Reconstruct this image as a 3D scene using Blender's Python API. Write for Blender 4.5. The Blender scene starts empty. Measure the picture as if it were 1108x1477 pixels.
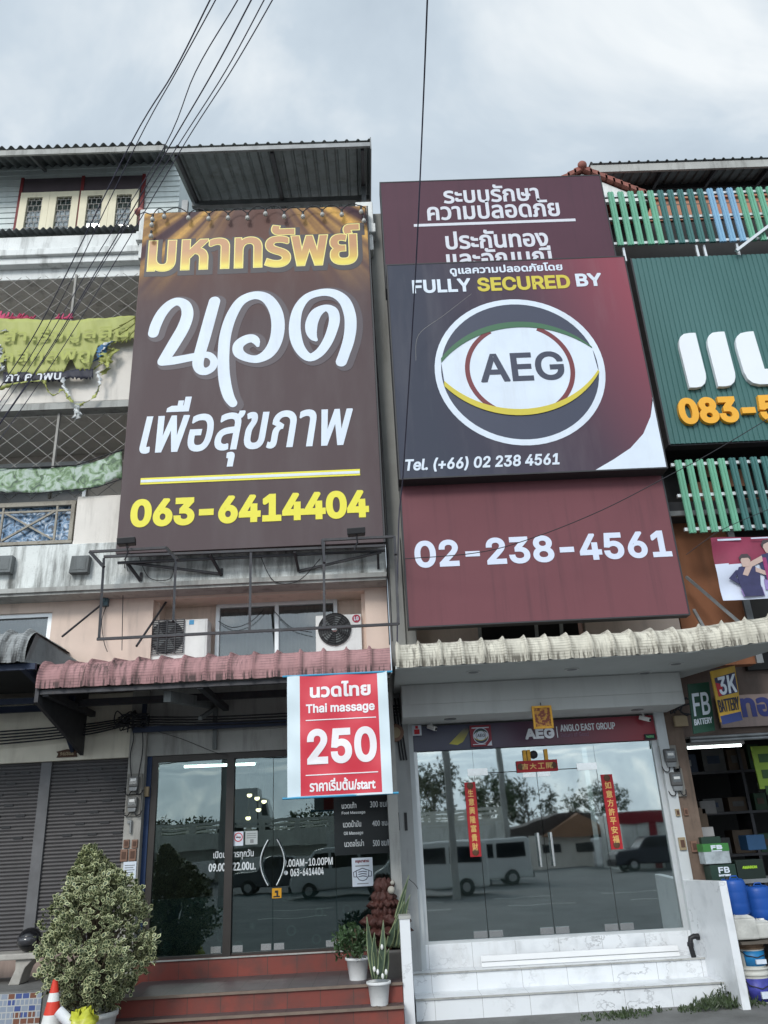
import bpy, math, random, os
from mathutils import Vector, Matrix
random.seed(7)
R = math.radians
SC = bpy.context.scene
COL = SC.collection
# ------------------------------------------------------------------ camera
PF, PYAW, PPITCH, PROLL = 1150.0, R(1.41), R(22.46), R(-3.017)
EYE = Vector((0, 0, 2.1))
FWD = Vector((math.sin(PYAW)*math.cos(PPITCH), math.cos(PYAW)*math.cos(PPITCH), math.sin(PPITCH)))
RT0 = Vector((math.cos(PYAW), -math.sin(PYAW), 0)); UP0 = RT0.cross(FWD)
RT = RT0*math.cos(PROLL) + UP0*math.sin(PROLL); UP = RT.cross(FWD)
cd = bpy.data.cameras.new('camera'); cam = bpy.data.objects.new('camera', cd); COL.objects.link(cam)
cd.sensor_fit = 'VERTICAL'; cd.sensor_height = 36.0; cd.sensor_width = 27.0; cd.lens = 36.0*PF/1477
cd.clip_start = 0.05; cd.clip_end = 2000
cam.matrix_world = Matrix(((RT.x, UP.x, -FWD.x, EYE.x), (RT.y, UP.y, -FWD.y, EYE.y), (RT.z, UP.z, -FWD.z, EYE.z), (0, 0, 0, 1)))
SC.camera = cam
# ------------------------------------------------------------------ light
SUN_EL, SUN_AZ = R(33), R(200)          # azimuth measured clockwise from +Y: behind the viewer, to the left
SUND = Vector((math.sin(SUN_AZ)*math.cos(SUN_EL), math.cos(SUN_AZ)*math.cos(SUN_EL), math.sin(SUN_EL)))
sl = bpy.data.lights.new('sun', 'SUN'); sl.energy = 1.5; sl.angle = R(16); sl.color = (1, .965, .91)
so = bpy.data.objects.new('sun', sl); COL.objects.link(so)
so.rotation_euler = (-SUND).to_track_quat('-Z', 'Y').to_euler(); so.location = (0, -5, 40)
w = bpy.data.worlds.new('World'); SC.world = w; w.use_nodes = True
nt = w.node_tree; N = nt.nodes; L = nt.links
bg = N['Background']; bg.inputs[1].default_value = 0.1
sky = N.new('ShaderNodeTexSky'); sky.sky_type = 'NISHITA'; sky.sun_disc = False
sky.sun_elevation = SUN_EL; sky.sun_rotation = SUN_AZ
tc = N.new('ShaderNodeTexCoord')
sep = N.new('ShaderNodeSeparateXYZ'); L.new(tc.outputs['Generated'], sep.inputs[0])
zc = N.new('ShaderNodeMath'); zc.operation = 'MAXIMUM'; L.new(sep.outputs[2], zc.inputs[0]); zc.inputs[1].default_value = .08
pl = N.new('ShaderNodeVectorMath'); pl.operation = 'DIVIDE'; L.new(tc.outputs['Generated'], pl.inputs[0])
cz = N.new('ShaderNodeCombineXYZ')
for i in range(3): L.new(zc.outputs[0], cz.inputs[i])
L.new(cz.outputs[0], pl.inputs[1])
n1 = N.new('ShaderNodeTexNoise'); n1.inputs['Scale'].default_value = 1.7; n1.inputs['Detail'].default_value = 6; n1.inputs['Roughness'].default_value = .55; n1.inputs['Distortion'].default_value = .35
L.new(pl.outputs[0], n1.inputs['Vector'])
cr = N.new('ShaderNodeValToRGB'); L.new(n1.outputs[0], cr.inputs[0])
SKYK = 10.0
cr.color_ramp.elements[0].position = .34; cr.color_ramp.elements[0].color = (.43, .51, .59, 1)
cr.color_ramp.elements[1].position = .68; cr.color_ramp.elements[1].color = (.85, .89, .91, 1)
e = cr.color_ramp.elements.new(.52); e.color = (.56, .645, .72, 1)
# thin cloud in front of the sun glows: clouds are brighter towards it
dt = N.new('ShaderNodeVectorMath'); dt.operation = 'DOT_PRODUCT'; L.new(tc.outputs['Generated'], dt.inputs[0]); dt.inputs[1].default_value = SUND
mr = N.new('ShaderNodeMapRange'); L.new(dt.outputs['Value'], mr.inputs[0])
mr.inputs[1].default_value = .3; mr.inputs[2].default_value = 1; mr.inputs[3].default_value = SKYK*.98; mr.inputs[4].default_value = SKYK*2.3
sc_ = N.new('ShaderNodeVectorMath'); sc_.operation = 'SCALE'; L.new(cr.outputs[0], sc_.inputs[0]); L.new(mr.outputs[0], sc_.inputs['Scale'])
mx = N.new('ShaderNodeMix'); mx.data_type = 'RGBA'; mx.inputs[0].default_value = .9
L.new(sky.outputs[0], mx.inputs[6]); L.new(sc_.outputs[0], mx.inputs[7]); L.new(mx.outputs[2], bg.inputs[0])
SC.view_settings.view_transform = 'Standard'; SC.view_settings.look = 'None'
SC.view_settings.gamma = 1; SC.view_settings.exposure = 0.25
SC.render.engine = 'CYCLES'
try:
    SC.cycles.max_bounces = 8; SC.cycles.transparent_max_bounces = 12; SC.cycles.glossy_bounces = 4
    SC.cycles.use_denoising = True
except Exception: pass

# ------------------------------------------------------------------ photo pixel -> world point
def ray(x, y): return FWD*PF + RT*(x-554) - UP*(y-738.5)
def W(x, y, Y):
    d = ray(x, y); return EYE + d*(Y/d.y)
def G(x, y, z):
    d = ray(x, y); return EYE + d*((z-EYE.z)/d.z)
def XX(x, y, Y): return W(x, y, Y).x
def ZZ(x, y, Y): return W(x, y, Y).z
def rect(tl, tr, br, bl, Y):
    a, b, c, d = (W(*p, Y) for p in (tl, tr, br, bl))
    return (a.x+d.x)/2, (b.x+c.x)/2, (c.z+d.z)/2, (a.z+b.z)/2
def box4(xl, xr, yt, yb, Y, s=-.045):
    xc, yc = (xl+xr)/2, (yt+yb)/2
    return XX(xl, yc-s*(xc-xl), Y), XX(xr, yc+s*(xr-xc), Y), ZZ(xc, yb, Y), ZZ(xc, yt, Y)

# ------------------------------------------------------------------ mesh builder
class MB:
    def __init__(s): s.v = []; s.f = []; s.m = []; s.sm = []
    def add(s, vs, fs, mi=0, smooth=False):
        o = len(s.v); s.v += [tuple(p) for p in vs]
        for f in fs: s.f.append([i+o for i in f]); s.m.append(mi); s.sm.append(smooth)
        return s
    def quad(s, *p, mi=0): return s.add(p, [list(range(len(p)))], mi)
    def box(s, x0, x1, y0, y1, z0, z1, mi=0):
        x0, x1 = sorted((x0, x1)); y0, y1 = sorted((y0, y1)); z0, z1 = sorted((z0, z1))
        v = [(x0,y0,z0),(x1,y0,z0),(x1,y1,z0),(x0,y1,z0),(x0,y0,z1),(x1,y0,z1),(x1,y1,z1),(x0,y1,z1)]
        return s.add(v, [(0,3,2,1),(4,5,6,7),(0,1,5,4),(1,2,6,5),(2,3,7,6),(3,0,4,7)], mi)
    def hexa(s, a, b, mi=0):           # two matching quads (front a, back b)
        v = list(a)+list(b)
        return s.add(v, [(0,1,2,3),(7,6,5,4),(0,4,5,1),(1,5,6,2),(2,6,7,3),(3,7,4,0)], mi)
    def bar(s, a, b, w, h=None, mi=0, up=(0,0,1)):
        a, b = Vector(a), Vector(b); h = h or w; d = (b-a).normalized(); u = Vector(up)
        if abs(d.dot(u)) > .95: u = Vector((0,1,0))
        x = d.cross(u).normalized()*w/2; y = x.cross(d).normalized()*h/2
        q = lambda p: [p-x-y, p+x-y, p+x+y, p-x+y]
        return s.hexa(q(a), q(b), mi)
    def tube(s, pts, r, n=8, mi=0, cap=True):
        pts = [Vector(p) for p in pts]; rs = r if isinstance(r, (list, tuple)) else [r]*len(pts)
        vs = []; fs = []; u = None
        for i, p in enumerate(pts):
            d = (pts[min(i+1, len(pts)-1)]-pts[max(i-1, 0)]).normalized()
            if u is None:
                u = d.orthogonal().normalized()
            u = (u-d*u.dot(d)).normalized(); v = d.cross(u)
            vs += [p+(u*math.cos(2*math.pi*k/n)+v*math.sin(2*math.pi*k/n))*rs[i] for k in range(n)]
            if i:
                o = (i-1)*n
                fs += [(o+k, o+(k+1)%n, o+n+(k+1)%n, o+n+k) for k in range(n)]
        s.add(vs, fs, mi, True)
        if cap:
            s.add(vs[:n], [list(range(n))[::-1]], mi); s.add(vs[-n:], [list(range(n))], mi)
        return s
    def lathe(s, prof, cx, cy, n=24, mi=0, smooth=True):
        vs = []; fs = []
        for r, z in prof: vs += [(cx+r*math.cos(2*math.pi*k/n), cy+r*math.sin(2*math.pi*k/n), z) for k in range(n)]
        for i in range(len(prof)-1):
            o = i*n; fs += [(o+k, o+(k+1)%n, o+n+(k+1)%n, o+n+k) for k in range(n)]
        s.add(vs, fs, mi, smooth)
        s.add(vs[:n], [list(range(n))[::-1]], mi); s.add(vs[-n:], [list(range(n))], mi)
        return s
    def ball(s, c, r, n=10, mi=0, sx=1, sy=1, sz=1):
        vs = []; fs = []; m = max(4, n//2+1)
        for i in range(m+1):
            t = math.pi*i/m
            for k in range(n):
                p = 2*math.pi*k/n
                vs.append((c[0]+sx*r*math.sin(t)*math.cos(p), c[1]+sy*r*math.sin(t)*math.sin(p), c[2]+sz*r*math.cos(t)))
        for i in range(m): fs += [(i*n+k, (i+1)*n+k, (i+1)*n+(k+1)%n, i*n+(k+1)%n) for k in range(n)]
        return s.add(vs, fs, mi, True)
    def prism(s, poly, y0, y1, mi=0):   # poly of (x,z); y0 the near side
        A = sum(poly[i-1][0]*poly[i][1]-poly[i][0]*poly[i-1][1] for i in range(len(poly)))
        if A < 0: poly = poly[::-1]
        n = len(poly); vs = [(x, y0, z) for x, z in poly]+[(x, y1, z) for x, z in poly]
        fs = [list(range(n)), list(range(2*n-1, n-1, -1))]+[(i, n+i, n+(i+1)%n, (i+1)%n) for i in range(n)]
        return s.add(vs, fs, mi)
    def build(s, name, mats, parent=None, bev=0, loc=None):
        if not isinstance(mats, (list, tuple)): mats = [mats]
        if parent is not None:
            o = Vector((0,0,0)); p = parent
            while p is not None: o = o+Vector(p.location); p = p.parent
            l = Vector((0,0,0))
        elif loc is not None: o = Vector(loc); l = o
        else:
            xs, ys, zs = zip(*s.v); o = Vector(((min(xs)+max(xs))/2, (min(ys)+max(ys))/2, min(zs))); l = o
        me = bpy.data.meshes.new(name)
        me.from_pydata([(a-o.x, b-o.y, c-o.z) for a, b, c in s.v], [], s.f)
        for m in mats: me.materials.append(m)
        me.polygons.foreach_set('material_index', s.m); me.polygons.foreach_set('use_smooth', s.sm)
        me.update()
        ob = bpy.data.objects.new(name, me); COL.objects.link(ob); ob.location = l
        if parent is not None: ob.parent = parent
        if bev:
            b = ob.modifiers.new('bevel', 'BEVEL'); b.width = bev; b.segments = 2; b.limit_method = 'ANGLE'; b.angle_limit = R(40)
        return ob

def tag(o, label=None, cat=None, group=None, kind=None):
    if label: o['label'] = label
    if cat: o['category'] = cat
    if group: o['group'] = group
    if kind: o['kind'] = kind
    return o
def thing(name, label, cat, loc=(0,0,0), group=None):
    o = bpy.data.objects.new(name, None); o.empty_display_size = .1; COL.objects.link(o); o.location = loc
    return tag(o, label, cat, group)
def kids(o): return [c for c in bpy.data.objects if c.parent == o]
def dup(o, parent=None):
    c = o.copy(); COL.objects.link(c)
    if parent is not None: c.parent = parent
    for k in kids(o): dup(k, c)
    return c

# ------------------------------------------------------------------ materials
def lin(c): c /= 255.0; return c/12.92 if c <= .04045 else ((c+.055)/1.055)**2.4
def ph(r, g, b, k=1.0): return (lin(r)*k, lin(g)*k, lin(b)*k)
def newmat(name):
    m = bpy.data.materials.new(name); m.use_nodes = True; return m, m.node_tree.nodes, m.node_tree.links, m.node_tree.nodes['Principled BSDF']
def pos(N, L, scale=(1,1,1)):
    g = N.new('ShaderNodeNewGeometry'); mp = N.new('ShaderNodeMapping'); mp.inputs['Scale'].default_value = scale
    L.new(g.outputs['Position'], mp.inputs[0]); return mp.outputs[0]
def noise(N, L, vec, sc, det=4, rough=.55):
    n = N.new('ShaderNodeTexNoise'); n.inputs['Scale'].default_value = sc; n.inputs['Detail'].default_value = det; n.inputs['Roughness'].default_value = rough
    L.new(vec, n.inputs['Vector']); return n.outputs[0]
def maprange(N, L, v, a, b, c, d):
    m = N.new('ShaderNodeMapRange'); L.new(v, m.inputs[0])
    for i, x in enumerate((a, b, c, d)): m.inputs[i+1].default_value = x
    return m.outputs[0]
def math_(N, L, op, a, b=None):
    m = N.new('ShaderNodeMath'); m.operation = op
    for i, x in enumerate((a, b)):
        if x is None: continue
        if isinstance(x, (int, float)): m.inputs[i].default_value = x
        else: L.new(x, m.inputs[i])
    return m.outputs[0]
def mixc(N, L, fac, a, b, mode='MIX'):
    m = N.new('ShaderNodeMix'); m.data_type = 'RGBA'; m.blend_type = mode
    for i, x in ((0, fac), (6, a), (7, b)):
        if isinstance(x, (int, float)): m.inputs[i].default_value = x
        elif isinstance(x, tuple): m.inputs[i].default_value = (*x, 1) if len(x) == 3 else x
        else: L.new(x, m.inputs[i])
    return m.outputs[2]
def mat(name, col, rough=.65, var=.12, vs=1.6, streak=0, scol=(.045,.043,.038), speck=0, bump=0, bs=60, metal=0, spec=.35, sthr=.5, sscale=(2.2,2.2,.3)):
    m, N, L, P = newmat(name)
    p = pos(N, L)
    f = maprange(N, L, noise(N, L, p, vs, 6, .6), .3, .7, 1-var, 1+var)
    c = N.new('ShaderNodeVectorMath'); c.operation = 'SCALE'; c.inputs[0].default_value = col; L.new(f, c.inputs['Scale']); out = c.outputs[0]
    if streak:
        sv = noise(N, L, pos(N, L, sscale), 2.2, 7, .65)
        out = mixc(N, L, maprange(N, L, sv, sthr, sthr+.2, 0, streak), out, scol)
    if speck:
        sp = noise(N, L, p, 34, 3, .7)
        out = mixc(N, L, maprange(N, L, sp, .56, .72, 0, speck), out, scol)
    L.new(out, P.inputs['Base Color'])
    P.inputs['Roughness'].default_value = rough; P.inputs['Metallic'].default_value = metal; P.inputs['Specular IOR Level'].default_value = spec
    if bump:
        b = N.new('ShaderNodeBump'); b.inputs['Strength'].default_value = bump; b.inputs['Distance'].default_value = .02
        L.new(noise(N, L, p, bs, 4), b.inputs['Height']); L.new(b.outputs[0], P.inputs['Normal'])
    return m
def emis(name, col, st):
    m, N, L, P = newmat(name); P.inputs['Base Color'].default_value = (*col, 1); P.inputs['Emission Color'].default_value = (*col, 1); P.inputs['Emission Strength'].default_value = st; return m
def glass(name, refl, tint=(.8,.85,.84), rough=0.0, rcol=(1,1,1)):
    m, N, L, P = newmat(name); out = N['Material Output']; N.remove(P)
    g = N.new('ShaderNodeBsdfGlossy'); g.inputs['Roughness'].default_value = rough; g.inputs['Color'].default_value = (*rcol, 1)
    t = N.new('ShaderNodeBsdfTransparent'); t.inputs['Color'].default_value = (*tint, 1)
    fr = N.new('ShaderNodeLayerWeight'); fr.inputs['Blend'].default_value = .25
    fac = maprange(N, L, fr.outputs['Facing'], 0, 1, refl, min(1, refl+.35))
    # a little waviness so the reflections bend like real panes
    b = N.new('ShaderNodeBump'); b.inputs['Strength'].default_value = .05; b.inputs['Distance'].default_value = .02
    L.new(noise(N, L, pos(N, L), 1.1, 2), b.inputs['Height']); L.new(b.outputs[0], g.inputs['Normal'])
    mxs = N.new('ShaderNodeMixShader'); L.new(fac, mxs.inputs[0]); L.new(t.outputs[0], mxs.inputs[1]); L.new(g.outputs[0], mxs.inputs[2])
    L.new(mxs.outputs[0], out.inputs[0]); return m

# ------------------------------------------------------------------ lettering
FD = os.path.join(bpy.utils.resource_path('LOCAL'), 'datafiles', 'fonts')
_fonts = {}
def font(n):
    if n not in _fonts:
        try: _fonts[n] = bpy.data.fonts.load(os.path.join(FD, n))
        except Exception: _fonts[n] = None
    return _fonts[n]
from mathutils.geometry import delaunay_2d_cdt, interpolate_bezier
def glyphs(body, fnt=None, shear=0, spacing=1, line=1):
    """outline contours of a line of lettering"""
    cu = bpy.data.curves.new('lettering', 'FONT'); cu.body = body; cu.size = 1; cu.shear = shear; cu.space_character = spacing; cu.space_line = line
    cu.align_x = 'CENTER'
    if fnt and font(fnt): cu.font = font(fnt)
    o = bpy.data.objects.new('lettering', cu); COL.objects.link(o)
    c2 = o.to_curve(bpy.context.evaluated_depsgraph_get())
    out = []
    for sp in c2.splines:
        if sp.type == 'BEZIER':
            bp = sp.bezier_points; pts = []
            for i in range(len(bp)):
                a, b = bp[i], bp[(i+1) % len(bp)]
                straight = (a.handle_right-a.co).cross(b.co-a.co).length < 1e-5 and (b.handle_left-b.co).cross(b.co-a.co).length < 1e-5
                pts += [(q.x, q.y) for q in interpolate_bezier(a.co, a.handle_right, b.handle_left, b.co, 2 if straight else 5)[:-1]]
        else: pts = [(q.co.x, q.co.y) for q in sp.points]
        cl = [p for i, p in enumerate(pts) if abs(p[0]-pts[i-1][0])+abs(p[1]-pts[i-1][1]) > 1e-5]
        if len(cl) > 2: out.append(cl)
    o.to_curve_clear(); bpy.data.objects.remove(o); bpy.data.curves.remove(cu)
    return out
def area2(p): return sum(p[i-1][0]*p[i][1]-p[i][0]*p[i-1][1] for i in range(len(p)))
def flat_union(conts, solids, Y, th, mb, mi=0, bold=0):
    """fill contours (non-zero winding, swollen outwards by bold) joined with convex solids; front face at Y-th, sides back to Y"""
    nc = len(conts); solids = list(solids)
    big = max((area2(c) for c in conts), key=abs, default=1)
    sg = [1 if area2(c)*big > 0 else -1 for c in conts]      # holes run against the outer contour
    for c, s in zip(conts, sg):
        if bold <= 0: break
        if (area2(c) > 0) != (s > 0): c = c[::-1]
        n = len(c); P = [Vector(p) for p in c]
        nr = []
        for i in range(n):
            d = P[(i+1) % n]-P[i]; d.normalize(); nr.append(Vector((d.y, -d.x))*bold)
        for i in range(n):
            j = (i+1) % n
            solids.append([tuple(P[i]), tuple(P[i]+nr[i]), tuple(P[j]+nr[i]), tuple(P[j])])
            a0, a1 = nr[i-1], nr[i]; cr = a0.cross(a1)
            if cr > 1e-12:
                ang = a0.angle(a1); k = max(1, int(ang/.45)); st = math.atan2(a0.y, a0.x)
                if ang < 1.75 and ang > .3:
                    h = (a0+a1).normalized()*bold/math.cos(ang/2); solids.append([tuple(P[i]), tuple(P[i]+a0), tuple(P[i]+h), tuple(P[i]+a1)]); continue
                solids.append([tuple(P[i])]+[(P[i].x+bold*math.cos(st+ang*q/k), P[i].y+bold*math.sin(st+ang*q/k)) for q in range(k+1)])
    vs = []; fs = []
    for c in list(conts)+solids:
        if area2(c) < 0: c = c[::-1]
        fs.append(list(range(len(vs), len(vs)+len(c)))); vs += [Vector(p) for p in c]
    v, e, f, ov, oe, of = delaunay_2d_cdt(vs, [], fs, 1, 1e-6)
    keep = []
    for t, o in zip(f, of):
        if any(i >= nc for i in o) or sum(sg[i] for i in o if i < nc) > 0: keep.append(list(t))
    yf = Y-th; n0 = len(mb.v)
    mb.add([(p.x, yf, p.y) for p in v], keep, mi)
    cnt = {}
    for t in keep:
        for i in range(len(t)):
            a, b = t[i-1], t[i]
            if (b, a) in cnt: del cnt[(b, a)]
            else: cnt[(a, b)] = 1
    m = len(mb.v); bv = {}
    for a, b in cnt:
        for i in (a, b):
            if i not in bv: bv[i] = m; m += 1; mb.v.append((v[i].x, Y, v[i].y))
        mb.f.append([a+n0, bv[a], bv[b], b+n0]); mb.m.append(mi); mb.sm.append(False)
    return mb
def letter_mb(gl, bx, Y, bold=0.0, th=.004, mb=None, mi=0, base_bold=None):
    """lay glyph contours into the box bx=(x0,x1,z0,z1) on the plane y=Y, front face at Y-th; bold is in world metres"""
    mb = mb or MB(); bb = bold if base_bold is None else base_bold
    xs = [p[0] for c in gl for p in c]; ys = [p[1] for c in gl for p in c]
    x0, x1, z0, z1 = bx; x0 += bb; x1 -= bb; z0 += bb; z1 -= bb
    sx = (x1-x0)/(max(xs)-min(xs)); sz = (z1-z0)/(max(ys)-min(ys))
    cs = [[(x0+(a-min(xs))*sx, z0+(b-min(ys))*sz) for a, b in c] for c in gl]
    groups = []
    for c in cs:
        b = [min(p[0] for p in c)-bold-1e-4, max(p[0] for p in c)+bold+1e-4, min(p[1] for p in c)-bold-1e-4, max(p[1] for p in c)+bold+1e-4]; cc = [c]
        for g in groups[:]:
            q = g[0]
            if q[0] < b[1] and b[0] < q[1] and q[2] < b[3] and b[2] < q[3]:
                b = [min(b[0], q[0]), max(b[1], q[1]), min(b[2], q[2]), max(b[3], q[3])]; cc += g[1]; groups.remove(g)
        groups.append((b, cc))
    for b, cc in groups: flat_union(cc, [], Y, th, mb, mi, bold)
    return mb
INTER = 'Inter.woff2'
def text(name, body, px, Y, m, parent, bold=.0, th=.004, fnt=INTER, shear=0, spacing=1, s=-.045, bx=None, **k):
    if any(ord(c) > 0x500 for c in body): fnt = None      # Thai and Chinese come from the built-in font
    return letter_mb(glyphs(body, fnt, shear, spacing), bx or box4(*px, Y, s), Y, bold, th, **k).build(name, m, parent)
def spline(pts, n=8):
    out = []
    P = [pts[0]]+list(pts)+[pts[-1]]
    for i in range(1, len(P)-2):
        a, b, c, d = P[i-1:i+3]
        for k in range(n):
            t = k/n
            out.append(tuple(.5*(2*b[j]+(c[j]-a[j])*t+(2*a[j]-5*b[j]+4*c[j]-d[j])*t*t+(3*b[j]-a[j]-3*c[j]+d[j])*t**3) for j in range(len(b))))
    out.append(tuple(pts[-1])); return out
def stroke(sol, pts, grow=0):
    """pts of (x,z,width): a brush stroke of varying width with round ends, as convex pieces"""
    pts = spline(pts, 8); n = len(pts); Lf = []; Rt = []
    for i in range(n):
        a, b = pts[max(0, i-1)], pts[min(n-1, i+1)]
        d = Vector((b[0]-a[0], b[1]-a[1])); d.normalize(); w = pts[i][2]/2+grow
        Lf.append((pts[i][0]-d.y*w, pts[i][1]+d.x*w)); Rt.append((pts[i][0]+d.y*w, pts[i][1]-d.x*w))
        if i % 3 == 0 or i in (1, n-2, n-1): sol.append([(pts[i][0]+w*math.cos(t*math.pi/8), pts[i][1]+w*math.sin(t*math.pi/8)) for t in range(16)])
    for i in range(n-1):
        w0 = pts[i][2]/2+grow; w1 = pts[i+1][2]/2+grow
        if math.hypot(pts[i+1][0]-pts[i][0], pts[i+1][1]-pts[i][1]) > abs(w0-w1): sol.append([Rt[i], Rt[i+1], Lf[i+1], Lf[i]])
    return sol
# ================================================================== materials
M = {}
M['asphalt'] = mat('asphalt', (.125,.127,.13), .9, .25, .7, speck=.35, scol=(.16,.16,.155), bump=.5, bs=90)
M['forecourt'] = mat('forecourt_concrete', (.17,.17,.165), .85, .25, .8, streak=.4, speck=.3, bump=.3, sscale=(.6,.6,1))
M['beige'] = mat('beige_render', ph(222,201,187,.95), .85, .08, 1.2, streak=.3, scol=(.2,.17,.14), bump=.12, sthr=.52)
M['cream'] = mat('cream_render', ph(224,218,210,.95), .85, .08, 1.2, streak=.35, scol=(.2,.18,.15), bump=.12, sthr=.54)
M['stained'] = mat('stained_white_render', ph(214,217,214,.98), .9, .14, 1.5, streak=.88, scol=(.07,.07,.062), speck=.25, bump=.3, sthr=.46)
M['cornice'] = mat('weathered_white_cornice', ph(222,224,222,.98), .9, .1, 1.5, streak=.6, scol=(.12,.12,.11), speck=.15, bump=.2, sthr=.52)
M['greywall'] = mat('grey_concrete', ph(170,170,166,.95), .9, .14, 1.3, streak=.55, scol=(.09,.085,.075), bump=.2, sthr=.5)
M['clap'] = mat('pale_green_clapboard', ph(206,214,212,.95), .7, .06, 1.4, streak=.2, scol=(.2,.2,.18))
M['backwall'] = mat('balcony_back_wall', ph(196,186,176,.9), .9, .1, 1.1, streak=.3, scol=(.15,.13,.11))
M['fibre'] = mat('fibre_cement_sheet', ph(120,124,124,.9), .9, .2, 2, streak=.5, speck=.3, scol=(.05,.05,.047), bump=.2)
M['zinc'] = mat('zinc_sheet', ph(125,132,132,.9), .5, .2, 2, streak=.5, scol=(.06,.055,.05), metal=.3)
M['steel'] = mat('dark_steel', (.045,.045,.05), .55, .25, 8, speck=.35, scol=(.12,.07,.045), metal=.3)
M['steelgrey'] = mat('grey_steel', (.22,.23,.235), .5, .2, 5, speck=.2, scol=(.1,.06,.04), metal=.4)
M['navysteel'] = mat('navy_painted_steel', (.02,.03,.06), .6, .2, 4)
M['alu'] = mat('aluminium', (.6,.62,.63), .4, .06, 4, metal=.5)
M['chrome'] = mat('brushed_stainless', (.75,.75,.74), .22, .04, 6, metal=1)
M['creampaint'] = mat('cream_window_paint', ph(236,228,200,.85), .6, .05, 3, streak=.25, scol=(.3,.26,.2))
M['maroonpaint'] = mat('maroon_paint', ph(110,40,42), .6, .12, 3)
M['darkwood'] = mat('dark_brown_board', ph(74,66,70), .7, .12, 3)
M['winglass'] = glass('window_glass', .09, (.6,.63,.63))
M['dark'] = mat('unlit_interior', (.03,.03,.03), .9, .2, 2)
M['interior'] = mat('interior_wall', (.22,.22,.21), .9, .1, 1)
M['whiteplast'] = mat('white_plastic', (.72,.72,.7), .4, .05, 6, streak=.15, scol=(.3,.28,.24))
M['black'] = mat('black_plastic', (.018,.018,.02), .45, .15, 6)
M['cable'] = mat('black_cable', (.02,.02,.024), .6, .1, 4)
M['powercable'] = mat('power_cable', (.05,.048,.075), .5, .2, 4)
M['grid'] = mat('pale_wire', (.27,.26,.24), .6, .2, 3)
M['white'] = mat('white_print', ph(222,232,244,.86), .5, .05, 2, streak=.22, scol=(.45,.45,.45))
M['shutter'] = mat('grey_roller_shutter', ph(94,92,93,.72), .55, .12, 2, streak=.3, scol=(.06,.06,.06), metal=.2)
M['railgrey'] = mat('dull_grey_rail', (.13,.13,.135), .6, .15, 4, streak=.3)
M['darkglassframe'] = mat('dark_bronze_frame', (.05,.045,.042), .45, .1, 4, metal=.4)

# ================================================================== setting: ground
g = MB(); g.quad((-220,-220,0),(220,-220,0),(220,220,0),(-220,220,0)); tag(g.build('ground', M['asphalt'], loc=(0,0,0)), kind='structure')
g = MB(); g.box(-14, 14, 9.3, 14, -.2, .012); tag(g.build('pavement', M['forecourt'], loc=(0,10,0)), kind='structure')
g = MB()
for yy in (-3.6, -7.2):
    for k in range(-16, 16): g.box(k*4, k*4+2.2, yy, yy+.12, -.05, .005)
tag(g.build('road_markings', mat('road_paint', (.55,.55,.52), .8, .2, 4, speck=.4), loc=(0,-5,0)), kind='structure')

# ================================================================== corrugated sheets
def corrugated(mb, x0, x1, a, b, pitch, amp, mi=0, th=.008, sub=8, trap=False):
    """sheet running from (y,z)=a to b, waves along x"""
    n = int((x1-x0)/pitch*sub); d = Vector((b[0]-a[0], b[1]-a[1])); nn = Vector((-d.y, d.x)).normalized()
    if nn.y < 0: nn = -nn
    rows = []
    for off in (0, -th):
        for e in (a, b):
            r = []
            for i in range(n+1):
                t = 2*math.pi*i/sub; h = math.cos(t)
                if trap: h = 1 if (i % sub) in (0, 1) else -.4
                h = h*amp+off
                r.append((x0+(x1-x0)*i/n, e[0]+nn.x*h, e[1]+nn.y*h))
            rows.append(r)
    vs = sum(rows, []); m = n+1; fs = []
    for i in range(n):
        fs += [(i, i+1, m+i+1, m+i), (2*m+i, 3*m+i, 3*m+i+1, 2*m+i+1), (i, 2*m+i, 2*m+i+1, i+1), (m+i, m+i+1, 3*m+i+1, 3*m+i)]
    fs += [(0, m, 3*m, 2*m), (n, 2*m+n, 3*m+n, m+n)]
    mb.add(vs, fs, mi, not trap); return mb

# ================================================================== left shophouse
XL, XR = -9.5, .27
house = thing('shophouse', 'weathered beige four storey shophouse with stained white balconies behind the brown massage billboard', 'building', (-4.5, 12.5, 0))
XC = -3.51
m = MB()
m.box(XL, XC, 12.5, 12.6, 12.3, 15.3)
zc0 = 12.3
while zc0 < 15.2:                                    # lapped boards
    m.add([(XL,12.5,zc0),(XC+.01,12.5,zc0),(XC+.01,12.478,zc0),(XL,12.478,zc0),(XL,12.497,zc0+.135),(XC+.01,12.497,zc0+.135)], [(0,1,2,3),(3,2,5,4)]); zc0 += .138
m.box(XC-.1, XC, 12.6, 17, 12.3, 15.6); m.box(XL, XL+.1, 12.6, 17, 12.3, 15.6)
m.build('clapboard_wall', M['clap'], house)
m = MB(); m.box(XL, XR, 12.9, 13.05, 3.9, 12.3); m.box(XL, XR, 13.1, 19, 12.1, 12.28); m.build('rear_wall', M['backwall'], house)
for a, b, y, z in ((XL, XL+.15, 11.5, 12.2), (XR-.14, XR, 11.8, 12.05)):
    m = MB(); m.box(a, b, y, 19, 0, z); m.build('party_wall', M['greywall'], house)
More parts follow.
